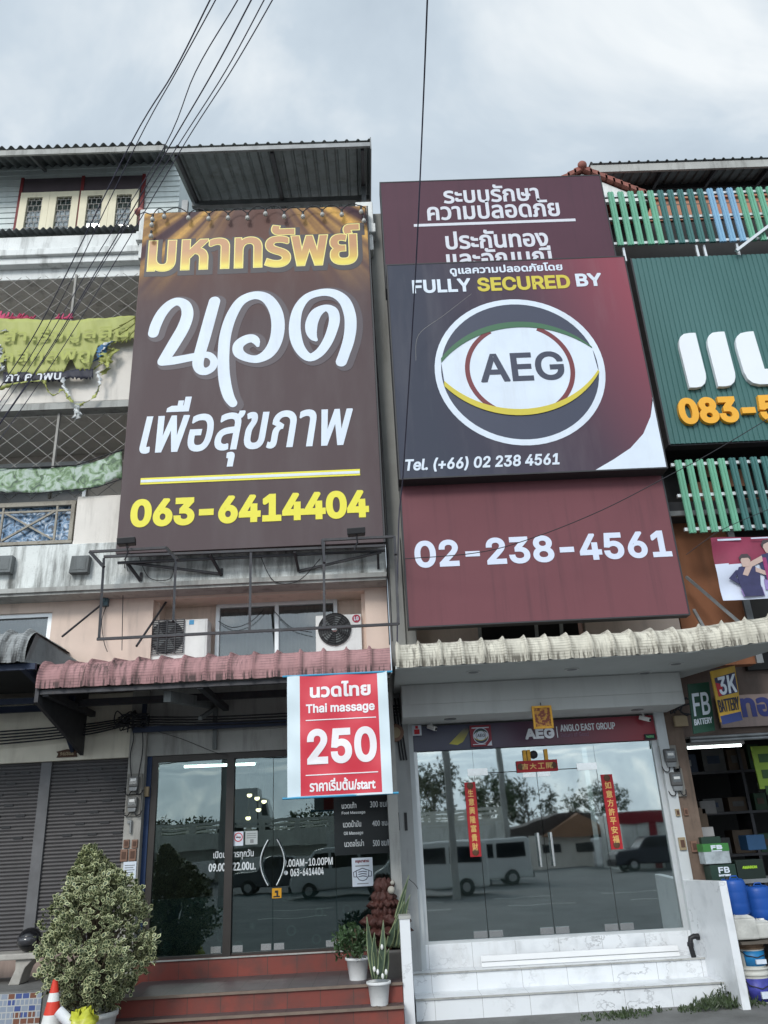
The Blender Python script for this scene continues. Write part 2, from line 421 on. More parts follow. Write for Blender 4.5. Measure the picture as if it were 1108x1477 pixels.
# roofs
m = MB(); corrugated(m, XL-.3, XX(237,208,11.65), (11.65, 14.93), (12.62, 15.36), .178, .035); corrugated(m, XL-.3, XX(237,208,11.65), (12.6, 15.35), (18, 18.6), .178, .035)
rf = m.build('corrugated_roof', M['fibre'], house)
m = MB(); m.box(XL-.3, XX(237,208,11.65)-.02, 11.68, 11.72, 14.76, 14.89); m.build('fascia_board', M['greywall'], rf)
for x in (-9, -7.4, -5.97, -4.42):
    m = MB(); m.bar((x-.3, 11.72, 14.84), (x-.3, 12.48, 15.17), .05, .07); m.build('rafter', M['steelgrey'], rf)
m = MB(); corrugated(m, -3.27, .36, (10.6, 13.68), (15.2, 15.1), .2, .022, trap=True)
rf = m.build('sheet_metal_canopy', M['zinc'], house)
m = MB(); m.box(-3.27, .36, 10.62, 10.67, 13.55, 13.64); m.box(-3.2, .34, 12.35, 12.45, 13.98, 14.1); m.bar((.37,10.6,13.6),(.37,15.2,15.02),.02,.22); m.build('fascia_board', M['steelgrey'], rf)
for x in (-3.1, -1.4, .22):
    m = MB(); m.bar((x, 10.7, 13.58), (x, 15.1, 14.94), .06, .1); m.build('rafter', M['steel'], rf)
for b_ in ((.18, .27, 11.9, 12.0, 12, 13.95), (.1, .16, 12.3, 12.42, 12, 14.0), (-3.42, -3.3, 12.42, 12.5, 12.1, 14.2)):
    m = MB(); m.box(*b_); m.build('canopy_post', M['steelgrey'], rf)
# top floor window: four cream casements in a maroon frame
wx0, wx1 = XX(24, 310, 12.45), XX(207, 300, 12.45); wz1 = ZZ(115, 279, 12.45); wz0 = ZZ(115, 333, 12.45)-.25
m = MB(); fy0, fy1 = 12.40, 12.475
for x in (wx0, (wx0+wx1)/2-.03, wx1-.06): m.box(x, x+.06, fy0, fy1, wz0, wz1+.42)
m.box(wx0+.06, wx1-.06, fy0+.003, fy1, wz0-.06, wz0)
wf = m.build('window_frame', M['maroonpaint'], house)
m = MB(); m.box(wx0+.06, wx1-.06, fy0+.02, fy1, wz1, wz1+.4); m.build('transom_board', M['darkwood'], wf)
cw = (wx1-wx0-.18)/4
for i in range(4):
    x = wx0+.06+i*cw+(.06 if i > 1 else 0)-(.03 if i > 1 else 0)
    m = MB(); b = .14
    m.box(x, x+b, fy0-.02, fy1, wz0, wz1); m.box(x+cw-b, x+cw-.004, fy0-.02, fy1, wz0, wz1); m.box(x+b, x+cw-b, fy0-.018, fy1, wz1-.13, wz1); m.box(x+b, x+cw-b, fy0-.018, fy1, wz0, wz0+.13)
    m.build('casement', M['creampaint'], wf)
    m = MB(); m.box(x+b, x+cw-b, fy0+.03, fy0+.04, wz0+.13, wz1-.13); m.build('pane', M['winglass'], wf)
    m = MB(); gx0, gx1, gz0, gz1 = x+b, x+cw-b, wz0+.13, wz1-.13
    for r in range(7):
        z = gz0+(gz1-gz0)*(r+.5)/7; m.box(gx0, gx1, fy0+.005, fy0+.012, z, z+.012)
        for c in range(3):
            xx = gx0+(gx1-gx0)*((c+.5*(r % 2)+.25)/3); m.box(xx, xx+.01, fy0+.005, fy0+.012, z+.012, z+(gz1-gz0)/7)
    m.build('window_bars', M['grid'], wf)
m = MB(); m.box(wx0, wx1, 12.75, 12.78, wz0, wz1+.1); m.build('room_behind_window', M['dark'], house)
m = MB(); x = wx0+.06+cw+.2; m.box(x, x+.42, 12.6, 12.64, wz0+.1, wz1-.25); m.build('curtain', M['cream'], house)
# cornice of the top storey, with a row of small tiles on it
zt = 12.55
m = MB(); e = -3.72
m.box(XL, XR, 11.42, 11.7, 12.08, zt-.06); m.box(XL, e-.02, 11.34, 11.42, 12.1, 12.42); m.box(XL, e+.02, 11.28, 11.42, 11.96, 12.1); m.box(XL, e-.05, 11.35, 11.5, 11.82, 11.96); m.box(XL, XR, 11.5, 12.9, 11.6, 11.86)
m.build('cornice', M['cornice'], house, .012)
m = MB(); corrugated(m, XL, -3.74, (11.25, zt-.03), (11.75, zt+.12), .12, .022); m.build('coping_tiles', M['fibre'], house)
for x0, x1 in ((-3.82, -3.5), (.05, .36)):
    m = MB(); m.box(x0, x1, 11.2, 11.6, 12.3, 12.83); m.box(x0-.03, x1+.03, 11.16, 11.62, 12.1, 12.3); m.box(x0+.02, x1-.02, 11.22, 11.6, 11.75, 12.1); m.build('parapet_pier', M['cornice'], house, .015)
m = MB(); m.ball((-3.86, 11.3, 12.86), .1, 10, sz=.6); m.build('roof_finial', mat('faded_red_clay', ph(170,110,105), .8), house)
# third floor balcony
m = MB(); m.box(XL, XR, 11.36, 11.5, 8.98, 10.2); m.box(XL, XR, 11.5, 12.9, 8.8, 8.98)
m.build('balcony_parapet', M['cream'], house, .01)
m = MB(); m.box(XL, XR, 11.3, 11.6, 8.82, 8.93); m.box(XL, XR, 11.33, 11.5, 8.93, 8.96); m.build('balcony_ledge', M['greywall'], house)
# second floor balcony: white corner pier, steel railing with a printed blue sheet behind
px0 = XX(110, 750, 11.4)
m = MB(); m.box(px0, XR, 11.36, 11.5, 6.45, 7.28); m.build('balcony_parapet', M['cream'], house, .01)
m = MB(); m.box(XL, XR, 11.34, 11.62, 5.78, 6.49); m.box(XL, XR, 11.62, 12.9, 5.9, 6.3); m.build('balcony_parapet', M['stained'], house, .01)
m = MB(); m.box(XL, XR, 11.30, 11.34, 5.74, 5.81); m.box(XL, XR, 11.34, 11.72, 5.70, 5.775); m.build('balcony_ledge', M['greywall'], house)
for px in (118, 8):
    xa = XX(px, 818, 11.34); za = ZZ(px, 818, 11.34)
    m = MB(); m.prism([(xa-.14,za-.12),(xa+.13,za-.12),(xa+.14,za+.14),(xa-.12,za+.14)], 11.22, 11.339); m.box(xa-.1, xa+.1, 11.215, 11.22, za-.08, za+.1)
    m.build('vent_box', M['fibre'], house, .012)
rz0, rz1 = 6.52, 7.22
m = MB(); pz = 0
m.box(XL, px0-.02, 11.36, 11.42, rz1-.07, rz1); m.box(XL, px0-.02, 11.36, 11.41, rz0, rz0+.05)
x = px0-.08; first = True
posts = []
while x > XL: m.box(x, x+.055, 11.355, 11.425, rz0+.05, rz1-.07); posts.append(x); x -= 1.32
for a in posts:
    l, r = a-1.265, a
    for q in (l+.22, r-.22): m.box(q-.015, q+.015, 11.37, 11.40, rz0+.05, rz1-.07)
    m.bar((l+.25, 11.385, rz0+.08), (r-.25, 11.385, rz1-.16), .03); m.bar((l+.25, 11.392, rz1-.16), (r-.25, 11.392, rz0+.08), .028)
    m.box(l, r, 11.372, 11.398, rz1-.17, rz1-.14)
m.build('railing', mat('rusty_cream_railing', ph(158,152,140,.9), .7, .15, 5, streak=.7, speck=.8, scol=(.07,.045,.03)), house)
bl, N, L, P = newmat('blue_printed_sheet'); P.inputs['Roughness'].default_value = .5
v = N.new('ShaderNodeTexNoise'); v.inputs['Scale'].default_value = 6; v.inputs['Detail'].default_value = 5; v.inputs['Distortion'].default_value = 2.5; L.new(pos(N, L), v.inputs['Vector'])
c = N.new('ShaderNodeValToRGB'); L.new(v.outputs[0], c.inputs[0]); c.color_ramp.elements[0].position = .38; c.color_ramp.elements[0].color = (.015,.03,.05,1); c.color_ramp.elements[1].position = .65; c.color_ramp.elements[1].color = (.55,.6,.66,1)
k = c.color_ramp.elements.new(.5); k.color = (.1,.22,.38,1); L.new(c.outputs[0], P.inputs['Base Color'])
m = MB(); m.box(XL, px0-.05, 11.46, 11.47, rz0, rz1-.05); m.build('railing_sheet', bl, house)
# diamond wire grilles on both balconies
def grille(z0, z1, xe):
    m = MB(); s = .34; h = z1-z0; a = XL
    x = XL-h
    while x < xe:
        for sgn in (1, -1):
            p0, p1 = (x, z0) if sgn > 0 else (x, z1), (x+h*1.15, z1) if sgn > 0 else (x+h*1.15, z0)
            q = []
            for c in (XL, xe):
                pass
            t0 = max(0, (XL-p0[0])/(p1[0]-p0[0])); t1 = min(1, (xe-p0[0])/(p1[0]-p0[0]))
            if t1 > t0:
                f = lambda t: (p0[0]+(p1[0]-p0[0])*t, 11.43+.012*sgn, p0[1]+(p1[1]-p0[1])*t)
                m.bar(f(t0), f(t1), .0075)
        x += s
    for xx in (-9.1, -7.0, -4.92): m.box(xx-.018, xx+.018, 11.40, 11.46, z0, z1)
    m.build('security_grille', M['grid'], house)
grille(10.2, 11.6, -3.6); grille(7.3, 8.8, -3.6)
# window at the back of the second floor balcony
m = MB(); ax1 = XX(130, 665, 12.88); az1 = ZZ(65, 668, 12.85)
for b in ((XL+.3, ax1, az1-.07, az1), (XL+.3, ax1, az1-1.6, az1-1.53)): m.box(b[0], b[1], 12.82, 12.89, b[2], b[3])
for xx in (ax1-.06, ax1-1.9, ax1-3.6): m.box(xx, xx+.06, 12.825, 12.885, az1-1.53, az1-.07)
wf = m.build('window_frame', M['alu'], house)
m = MB(); m.box(XL+.3, ax1-.06, 12.86, 12.87, az1-1.53, az1-.07); m.build('pane', mat('dim_window', (.05,.055,.055), .15), wf)
# second storey wall with the recess for the coolers
zb, zt2 = 4.6, 5.73
rx0, rx1, rzt = XX(221, 880, 11.7), XX(527, 880, 11.7), 5.66
m = MB()
wl0, wl1, wlt = -9, XX(74, 900, 11.7), ZZ(40, 884, 11.7)
m.box(XL, wl0, 11.7, 11.85, zb, zt2); m.box(wl0, wl1, 11.7, 11.85, wlt, zt2); m.box(wl1, rx0, 11.7, 11.85, zb, zt2)
m.box(rx0, rx1, 11.7, 11.85, rzt, zt2); m.box(rx1, XR, 11.7, 11.85, zb, zt2)
m.box(rx0, rx0+.06, 11.85, 12.2, zb, rzt); m.box(rx1-.06, rx1, 11.85, 12.2, zb, rzt); m.box(rx0, rx1, 11.85, 12.2, rzt, rzt+.1); m.box(rx0, rx1, 12.2, 12.3, zb, rzt)
m.build('wall', M['beige'], house)
def sliding(x0, x1, z0, z1, y, n):
    m = MB(); t = .06
    m.box(x0, x1, y, y+.09, z1-t, z1)
    for i in range(n+1):
        x = x0+(x1-x0-t)*i/n; m.box(x, x+t, y+.002, y+.088, z0, z1-t)
    wf = m.build('window_frame', M['alu'], house)
    for i in range(n):
        a, b = x0+(x1-x0)*i/n+t*.5, x0+(x1-x0)*(i+1)/n-t*.5
        m = MB(); m.box(a, b, y+.05, y+.056, z0, z1-t*.6); m.build('pane', M['winglass'], wf)
        m = MB(); nn = 22
        for k in range(nn):
            xa, xb = a+(b-a)*k/nn, a+(b-a)*(k+1)/nn; d = .012*math.sin(k*2.1)
            m.quad((xa, y+.085+d, z0), (xb, y+.085-d, z0), (xb, y+.085-d, z1-t), (xa, y+.085+d, z1-t))
        m.build('curtain', mat('curtain_grey', (.42,.42,.41), .9), wf)
sliding(XX(311, 900, 12.1), XX(487, 895, 12.1), zb, ZZ(398, 868, 12.1), 12.1, 2)
sliding(wl0, wl1-.02, zb, wlt, 11.75, 4)
# ground floor of the left shophouse
DX0 = XX(208, 1200, 12.5)
m = MB(); m.box(XX(183, 1150, 12.35), DX0, 12.3, 12.75, 0, 4.5); m.build('pillar', mat('dirty_pillar_paint', ph(178,176,170,.8), .85, .15, 2, streak=.6, speck=.2, scol=(.1,.09,.08)), house)
PXR0, PXR1 = XX(570, 1200, 12.35), XX(597, 1200, 12.35)
m = MB(); m.box(PXR0-.02, PXR1, 12.3, 12.75, 0, 4.5); m.build('pillar', mat('shared_pillar_paint', ph(170,172,172,.85), .85, .1, 2, streak=.35, scol=(.15,.14,.13)), house)
shx1 = XX(184, 1150, 12.35); sht = ZZ(100, 1097, 12.4)
m = MB(); m.box(XL, shx1, 12.35, 12.7, sht, 4.4); m.build('beam', mat('cream_beam_paint', ph(214,208,192,.95), .85, .1, 1.5, streak=.3, scol=(.2,.17,.13)), house)
gzt = ZZ(300, 1087, 12.45)
m = MB(); m.box(DX0, PXR0-.02, 12.4, 12.7, gzt, 4.6); m.build('beam', M['greywall'], house)
m = MB(); m.box(XL, XR, 11.9, 12.39, 4.6, 4.75); m.build('lintel_slab', M['greywall'], house)
# roller shutters
zfl = ZZ(20, 1372, 12.5)
mx0, mx1 = XX(60, 1105, 12.42), XX(75, 1104, 12.42)
for a, b in ((mx1, shx1), (mx0-2.35, mx0), (XL, mx0-2.5)):
    m = MB(); z = zfl; rng = random.Random(3)
    while z < sht:
        h = .05
        m.add([(a,12.462,z),(b,12.462,z),(b,12.449,z+.012),(a,12.449,z+.012),(b,12.446,z+.024),(a,12.446,z+.024),(b,12.449,z+.037),(a,12.449,z+.037),(b,12.462,z+h),(a,12.462,z+h)],
              [(0,1,2,3),(3,2,4,5),(5,4,6,7),(7,6,8,9)], 0, False); z += h
    m.box(a, b, 12.475, 12.49, zfl, sht)
    zz = sht-.16
    for r in range(7):
        x = a+.3+(.12 if r % 2 else -.05)
        while x < b-.2: m.box(x, x+.13, 12.436, 12.446, zz+.008, zz+.042, 1); x += .36
        zz -= .15
    m.build('roller_shutter', [M['shutter'], M['black']], house)
for xa, xb in ((mx0, mx1), (mx0-2.5, mx0-2.35)):
    m = MB(); m.box(xa, xb, 12.41, 12.5, zfl, sht); m.build('shutter_rail', M['railgrey'], house)
# massage shop front: glass panels in dark frames
GX0, GX1 = DX0, PXR0-.02; gz0 = .76
m = MB()
m.box(GX0, GX0+.07, 12.44, 12.56, gz0, gzt); m.build('door_jamb', mat('navy_jamb', ph(36,62,104,.8), .5), house)
m = MB(); m.box(GX1-.05, GX1, 12.44, 12.56, gz0, gzt); m.build('door_jamb', mat('blue_jamb', ph(30,56,100,.8), .5), house)
mul = XX(331, 1230, 12.5)
m = MB(); m.box(GX0+.07, GX1-.05, 12.45, 12.55, gzt-.09, gzt); m.box(mul-.055, mul+.055, 12.43, 12.55, gz0, gzt-.09); m.box(GX0+.07, GX0+.16, 12.46, 12.54, gz0, gzt-.09); m.box(GX0+.07, GX1-.05, 12.46, 12.54, gz0, gz0+.03)
fr = m.build('shopfront_frame', M['darkglassframe'], house)
G1 = glass('massage_shop_glass', .14, (.62,.68,.66), rcol=(.82,.95,.97))
doors = [GX0+.16, mul-.055, mul+.055, XX(394, 1230, 12.5), XX(484, 1230, 12.5), GX1-.05]
for i, (a, b) in enumerate(((doors[0], doors[1]), (doors[2], doors[3]), (doors[3], doors[4]), (doors[4], doors[5]))):
    m = MB(); m.box(a+.004, b-.004, 12.495, 12.507, gz0+.03, gzt-.09); d = m.build('glass_door' if i in (1, 2) else 'glass_panel', G1, house)
    m = MB()
    for xa, xb in (((a+.02, a+.16),) if i else ((b-.17, b-.03),)) + (((b-.16, b-.02),) if i in (1, 2) else ()):
        m = MB(); m.box(xa, xb, 12.485, 12.517, gz0+.04, gz0+.12); m.build('patch_fitting', M['chrome'], d)
    if i in (1, 2):
        hx = b-.06 if i == 1 else a+.06; s = -1 if i == 1 else 1
        hz0, hz1 = ZZ(394, 1277, 12.45), ZZ(394, 1211, 12.45)
        bow = lambda t: hx+s*(.17*math.cos((t-.5)*2.4)-.06)
        m = MB(); m.tube([(bow(k/14), 12.43, hz0+(hz1-hz0)*k/14) for k in range(15)], .014, 8)
        for t in (0.04, .96): m.tube([(bow(t), 12.43, hz0+(hz1-hz0)*t), (bow(t), 12.5, hz0+(hz1-hz0)*t)], .012, 6)
        m.build('handle', M['chrome'], d)
# teal patterned film on the lower glass, inside
fm, N, L, P = newmat('teal_patterned_film'); P.inputs['Roughness'].default_value = .7
vv = N.new('ShaderNodeTexVoronoi'); vv.inputs['Scale'].default_value = 3.4; L.new(pos(N, L), vv.inputs['Vector'])
rg = math_(N, L, 'ABSOLUTE', math_(N, L, 'SUBTRACT', vv.outputs['Distance'], .2)); rr = maprange(N, L, rg, .0, .06, .5, 0)
L.new(mixc(N, L, math_(N, L, 'MULTIPLY', rr, noise(N, L, pos(N, L), 3)), ph(26,52,56,.8), ph(110,140,140)), P.inputs['Base Color'])
m = MB(); ft = ZZ(400, 1288, 12.55)
for a, b in ((doors[0], doors[1]), (doors[2], doors[5])): m.box(a, b, 12.515, 12.52, gz0+.03, ft)
m.build('patterned_film', fm, house)
m = MB(); m.box(GX0, GX1, 12.75, 18, gz0-.1, gz0); m.build('shop_floor', M['interior'], house)
m = MB(); m.box(GX0-.1, GX0, 12.75, 18, gz0, 4.4); m.box(GX1, GX1+.1, 12.75, 18, gz0, 4.4); m.box(GX0, GX1, 18, 18.1, gz0, 4.4); m.box(GX0, GX1, 12.7, 18, 4.3, 4.4); m.build('shop_interior', M['interior'], house)

# ================================================================== shophouse behind the maroon signs
XA0, XA1 = .29, 4.72
hb = thing('shophouse', 'narrow shophouse with white marbled entrance almost wholly covered by three maroon signs', 'building', (2.4, 12.5, 0))
m = MB(); m.box(XA0, .66, 11.42, 11.9, 4.4, 12.75); m.box(XA0+.01, .5, 11.36, 11.42, 4.4, 6.4); m.build('pilaster', mat('grey_pilaster', ph(150,150,146,.85), .9, .12, 1.3, streak=.55, scol=(.11,.1,.09)), hb, .01)
m = MB(); ox0, ox1 = XX(695, 915, 11.9), XX(845, 910, 11.9)
m.box(.66, ox0, 11.9, 12.05, 4.3, 5.6); m.box(ox1, XA1, 11.9, 12.05, 4.3, 5.6); m.box(.66, XA1, 11.9, 12.05, 5.6, 12.4); m.box(.5, XA1, 12.05, 19, 12.2, 12.4)
m.build('wall', M['beige'], hb)
m = MB(); m.box(ox0, ox1, 12.3, 12.35, 4.2, 5.7); m.build('dark_window_opening', M['dark'], hb)
m = MB()
for px in (688, 770, 806): x = XX(px, 915, 11.6); m.bar((x, 11.3, 5.2), (x+.1, 11.95, 4.4), .05)
m.build('sign_strut', M['steelgrey'], hb)
# gabled red tiled roof showing above
m = MB(); gx = XX(838, 236, 11.5); gz = ZZ(838, 236, 11.5)-.19; hw = 1.0; gh = .62
for s in (-1, 1):
    n = 9
    for i in range(n):
        t0, t1 = i/n, (i+1)/n+.03
        a = (gx+s*hw*t0*1.2, gz-gh*t0*1.2); b = (gx+s*hw*t1*1.2, gz-gh*t1*1.2)
        m.hexa([(a[0],11.45,a[1]+.02),(b[0],11.45,b[1]+.02),(b[0],11.45,b[1]+.13),(a[0],11.45,a[1]+.10)], [(a[0],16,a[1]+.02),(b[0],16,b[1]+.02),(b[0],16,b[1]+.13),(a[0],16,a[1]+.10)])
m.ball((gx, 11.45, gz+.1), .09, 10, sy=.8)
m.build('tiled_gable_roof', mat('red_roof_tile', ph(150,92,80,.8), .7, .25, 5, streak=.5, scol=(.1,.07,.06)), hb)
m = MB(); m.prism([(gx-hw*1.15, gz-gh*1.17), (gx+hw*1.15, gz-gh*1.17), (gx, gz-.02)], 11.55, 11.62); m.build('gable_wall', M['cornice'], hb)
# white step-faced canopy box, shop front
SZ = 4.193
bx0, bx1 = XX(580, 1020, 11.6), XX(985, 995, 11.6); bz = 3.72
m = MB(); m.box(bx0, bx1, 11.6, 12.5, bz, SZ); m.box(bx0+.01, bx1-.01, 11.585, 11.6, bz+.17, SZ-.02)
m.build('canopy_box', mat('white_canopy_paint', ph(208,210,208,.8), .7, .05, 1, streak=.2, scol=(.25,.25,.24)), hb, .008)
M['marble'] = None
mm, N, L, P = newmat('white_marble_tile'); P.inputs['Roughness'].default_value = .28
p = pos(N, L); ns = noise(N, L, pos(N, L, (1,1,1.4)), 1.5, 8, .6)
ve = maprange(N, L, math_(N, L, 'ABSOLUTE', math_(N, L, 'SUBTRACT', ns, .5)), 0, .014, 1, 0)
vmask = maprange(N, L, noise(N, L, p, 1.1, 3), .5, .66, 0, .8)
cc = mixc(N, L, math_(N, L, 'MULTIPLY', ve, vmask), ph(226,229,232,.95), (.2,.2,.21))
cc = mixc(N, L, maprange(N, L, noise(N, L, p, 2.5, 6), .52, .75, 0, .5), cc, ph(185,190,195,.8))
br = N.new('ShaderNodeTexBrick'); sp = N.new('ShaderNodeSeparateXYZ'); L.new(p, sp.inputs[0]); cb = N.new('ShaderNodeCombineXYZ'); L.new(sp.outputs[0], cb.inputs[0])
L.new(math_(N, L, 'MULTIPLY', sp.outputs[1], 1.0), cb.inputs[1])
br.offset = 0; br.inputs['Scale'].default_value = 1; br.inputs['Brick Width'].default_value = .6; br.inputs['Row Height'].default_value = 20; br.inputs['Mortar Size'].default_value = .0025
L.new(cb.outputs[0], br.inputs['Vector'])
cc = mixc(N, L, br.outputs['Fac'], cc, (.28,.28,.28))
cc = mixc(N, L, maprange(N, L, noise(N, L, pos(N, L, (1,1,.4)), 3, 7, .65), .55, .75, 0, .35), cc, (.3,.29,.26))
L.new(cc, P.inputs['Base Color']); M['marble'] = mm
AX0, AX1 = .56, 4.22; agt = ZZ(770, 1072, 12.47); agz = .76
m = MB(); m.box(PXR1, AX0, 12.38, 12.75, .0, 3.75); m.build('pillar', mat('white_pillar', ph(205,210,212,.85), .6, .06, 2, streak=.25, scol=(.25,.25,.24)), hb)
ax2 = XX(985, 1200, 12.4)
m = MB(); m.box(AX1+.02, AX1+.17, 12.36, 12.75, 0, 3.75); m.build('pillar', mat('white_tiled_pillar', ph(205,210,212,.85), .45, .06, 2, streak=.3, scol=(.25,.25,.24)), hb)
m = MB(); m.box(AX1+.17, AX1+.44, 12.40, 12.75, 0, 4.4); m.build('pillar', mat('bare_stained_pillar', ph(128,110,98,.75), .9, .2, 3, streak=.7, speck=.3, scol=(.06,.05,.04)), hb)
m = MB(); t = .05
m.box(AX0, AX0+t, 12.45, 12.54, agz, agt+.1); m.box(AX1-t, AX1+.02, 12.45, 12.54, agz, agt+.1); m.box(AX0+t, AX1-t, 12.46, 12.53, agz, agz+.035)
tz = ZZ(800, 1110, 12.5)
dx = [AX0+t] + [XX(px, y, 12.5) for px, y in ((695, 1240), (787, 1230), (876, 1220))] + [AX1-t]
m.build('shopfront_frame', M['alu'], hb)
G2 = glass('mirror_tinted_glass', .37, (.56,.62,.61), .02, rcol=(.88,.95,.96))
for i in range(4):
    a, b = dx[i]+.004, dx[i+1]-.004
    door = i in (1, 2)
    m = MB(); m.box(a, b, 12.49, 12.502, agz+.035, tz-.006 if door else agt+.1); d = m.build('glass_door' if door else 'glass_panel', G2, hb)
    m = MB()
    if door:
        o = b-.2 if i == 1 else a+.01
        pf = [(a+.01, a+.2, agz+.045, agz+.13), (b-.2, b-.01, agz+.045, agz+.13), (o, o+.19, tz-.09, tz-.006)]
    else: pf = [(b-.2 if i == 0 else a+.01, b-.01 if i == 0 else a+.2, agz+.045, agz+.13)]
    for xa, xb, za, zb_ in pf: m = MB(); m.box(xa, xb, 12.478, 12.514, za, zb_); m.build('patch_fitting', M['chrome'], d)
    if door:
        hx = b-.09 if i == 1 else a+.09; z0, z1 = ZZ(785, 1250, 12.45), ZZ(780, 1201, 12.45)
        m = MB(); m.tube([(hx, 12.43, z0), (hx, 12.43, z1)], .02, 10)
        for z in (z0+.1, z1-.1): m.tube([(hx, 12.43, z), (hx, 12.5, z)], .012, 6)
        m.build('handle', M['chrome'], d)
m = MB(); m.box(dx[1], dx[3], 12.491, 12.501, tz+.006, agt+.1); tr = m.build('transom_panel', G2, hb)
for x in (dx[1], dx[3]-.19): m = MB(); m.box(x-.1, x+.2, 12.476, 12.49, tz-.03, tz+.07); m.build('patch_fitting', M['chrome'], tr)
m = MB(); m.box(AX0-.1, AX1+.1, 12.75, 17, agz-.1, agz); m.box(AX0-.2, AX0-.1, 12.75, 17, agz, 3.8); m.box(AX1+.1, AX1+.2, 12.75, 17, agz, 3.8); m.box(AX0, AX1, 17, 17.1, agz, 3.8); m.box(AX0-.1, AX1+.1, 12.6, 17, 3.7, 3.8); m.build('shop_interior', M['interior'], hb)
FFM = mat('frosted_film', (.3,.32,.31), .8, .1, .8)
fz_ = ZZ(770, 1255, 12.5)
for i in range(4): m = MB(); m.box(dx[i]+.006, dx[i+1]-.006, 12.512, 12.516, agz+.036, fz_); m.build('frosted_film', FFM, hb)
# marble steps with cheek walls
m = MB()
m.box(.36, 4.3, 12.42, 12.75, 0, agz); st = tag(m.build('threshold_step', M['marble'], hb, .004))
m = MB(); m.box(.36, 4.29, 12.08, 12.42, 0, .47); m.build('marble_step', M['marble'], hb, .006)
m = MB(); m.box(.36, 4.28, 11.62, 12.08, 0, .25); m.build('marble_step', M['marble'], hb, .006)
m = MB(); m.box(.36, 4.29, 12.06, 12.08, .455, .474); m.box(.36, 4.28, 11.6, 11.62, .235, .254); m.build('step_nosing', M['greywall'], hb)
m = MB(); m.hexa([(4.3,11.2,0),(4.4,11.2,0),(4.4,11.2,1.43),(4.3,11.2,1.43)], [(4.24,12.4,0),(4.36,12.4,0),(4.36,12.4,1.40),(4.24,12.4,1.40)]); m.build('cheek_wall', M['marble'], hb, .006)
m = MB(); m.box(.2, .33, 11.15, 12.36, 0, 1.2); m.build('cheek_wall', M['marble'], hb, .006)
m = MB(); m.box(.19, .34, 11.14, 12.36, 1.2, 1.235); m.build('coping', M['greywall'], hb)
# ================================================================== right shophouse
rb = thing('shophouse', 'shophouse with green slat screens, orange brick wall and an open dark battery shop', 'building', (7.5, 12.5, 0))
BX0, BX1 = 4.74, 12.0
OR = mat('orange_brown_render', ph(150,100,72,.8), .85, .12, 1.5, streak=.35, scol=(.1,.06,.04))
m = MB(); m.box(BX0, 5.75, 11.9, 12.1, 4.3, 6.6); m.box(BX0, BX1, 13.2, 13.4, 6.9, 12.2); m.box(BX0-.02, BX0+.1, 12.1, 19, 4.3, 12.0); m.build('wall', OR, rb)
bk, N, L, P = newmat('orange_brick'); P.inputs['Roughness'].default_value = .85
t = N.new('ShaderNodeTexBrick'); p = pos(N, L); sp = N.new('ShaderNodeSeparateXYZ'); L.new(p, sp.inputs[0]); cb = N.new('ShaderNodeCombineXYZ'); L.new(sp.outputs[0], cb.inputs[0]); L.new(sp.outputs[2], cb.inputs[1]); L.new(cb.outputs[0], t.inputs['Vector'])
t.inputs['Scale'].default_value = 1; t.inputs['Brick Width'].default_value = .5; t.inputs['Row Height'].default_value = .28; t.inputs['Mortar Size'].default_value = .018
t.inputs['Color1'].default_value = (*ph(196,140,112,.8), 1); t.inputs['Color2'].default_value = (*ph(178,120,96,.8), 1); t.inputs['Mortar'].default_value = (*ph(120,100,90,.8), 1); L.new(t.outputs[0], P.inputs['Base Color'])
bz0, bz1 = ZZ(960, 318, 12.2), ZZ(960, 280, 12.2)
m = MB(); m.box(BX0, BX1, 12.2, 12.35, bz0, bz1); m.box(BX0, BX1, 12.15, 12.2, bz0+.5, bz0+.58); m.build('brick_parapet', bk, rb)
m = MB(); m.box(BX0, BX1, 11.6, 12.2, 6.6, 6.85); fbm = mat('dark_beam', (.035,.036,.04), .8); m.build('floor_beam', fbm, rb); m = MB(); m.box(BX0, BX1, 11.65, 13.2, ZZ(960, 352, 11.7)-.7, ZZ(960, 352, 11.7)-.55); m.build('floor_beam', fbm, rb)
m = MB(); m.box(BX0, BX1, 11.55, 11.6, 6.6, 6.68); m.build('beam_flashing', M['steelgrey'], rb)
m = MB(); m.box(5.75, 5.85, 11.85, 11.95, 4.3, 6.6); m.build('post', M['steelgrey'], rb)
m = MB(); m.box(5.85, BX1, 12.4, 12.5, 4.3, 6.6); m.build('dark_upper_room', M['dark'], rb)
# upper roof, ribbed sheet with its underside showing
rzf = ZZ(960, 231, 12.0); rzr = ZZ(900, 262, 13.4)
m = MB(); corrugated(m, XX(852, 234, 12.0), BX1+.3, (12.0, rzf), (16.2, rzf+.9), .19, .022, trap=True); rf = m.build('corrugated_roof', M['zinc'], rb)
m = MB(); x0 = XX(852, 234, 12.0); m.box(x0, BX1, 12.03, 12.08, rzf-.22, rzf-.04)
m.build('fascia_board', M['greywall'], rf)
for y in (12.8, 13.9): m = MB(); m.box(x0+.1, BX1, y, y+.07, rzf+(y-12.0)*.214-.13, rzf+(y-11.3)*.214-.03); m.build('purlin', M['steel'], rf)
for x in (x0+.1, 6.3, 7.4, 8.5): m = MB(); m.bar((x, 12.1, rzf-.06), (x, 16.0, rzf+.78), .06, .1); m.build('rafter', M['steel'], rf)
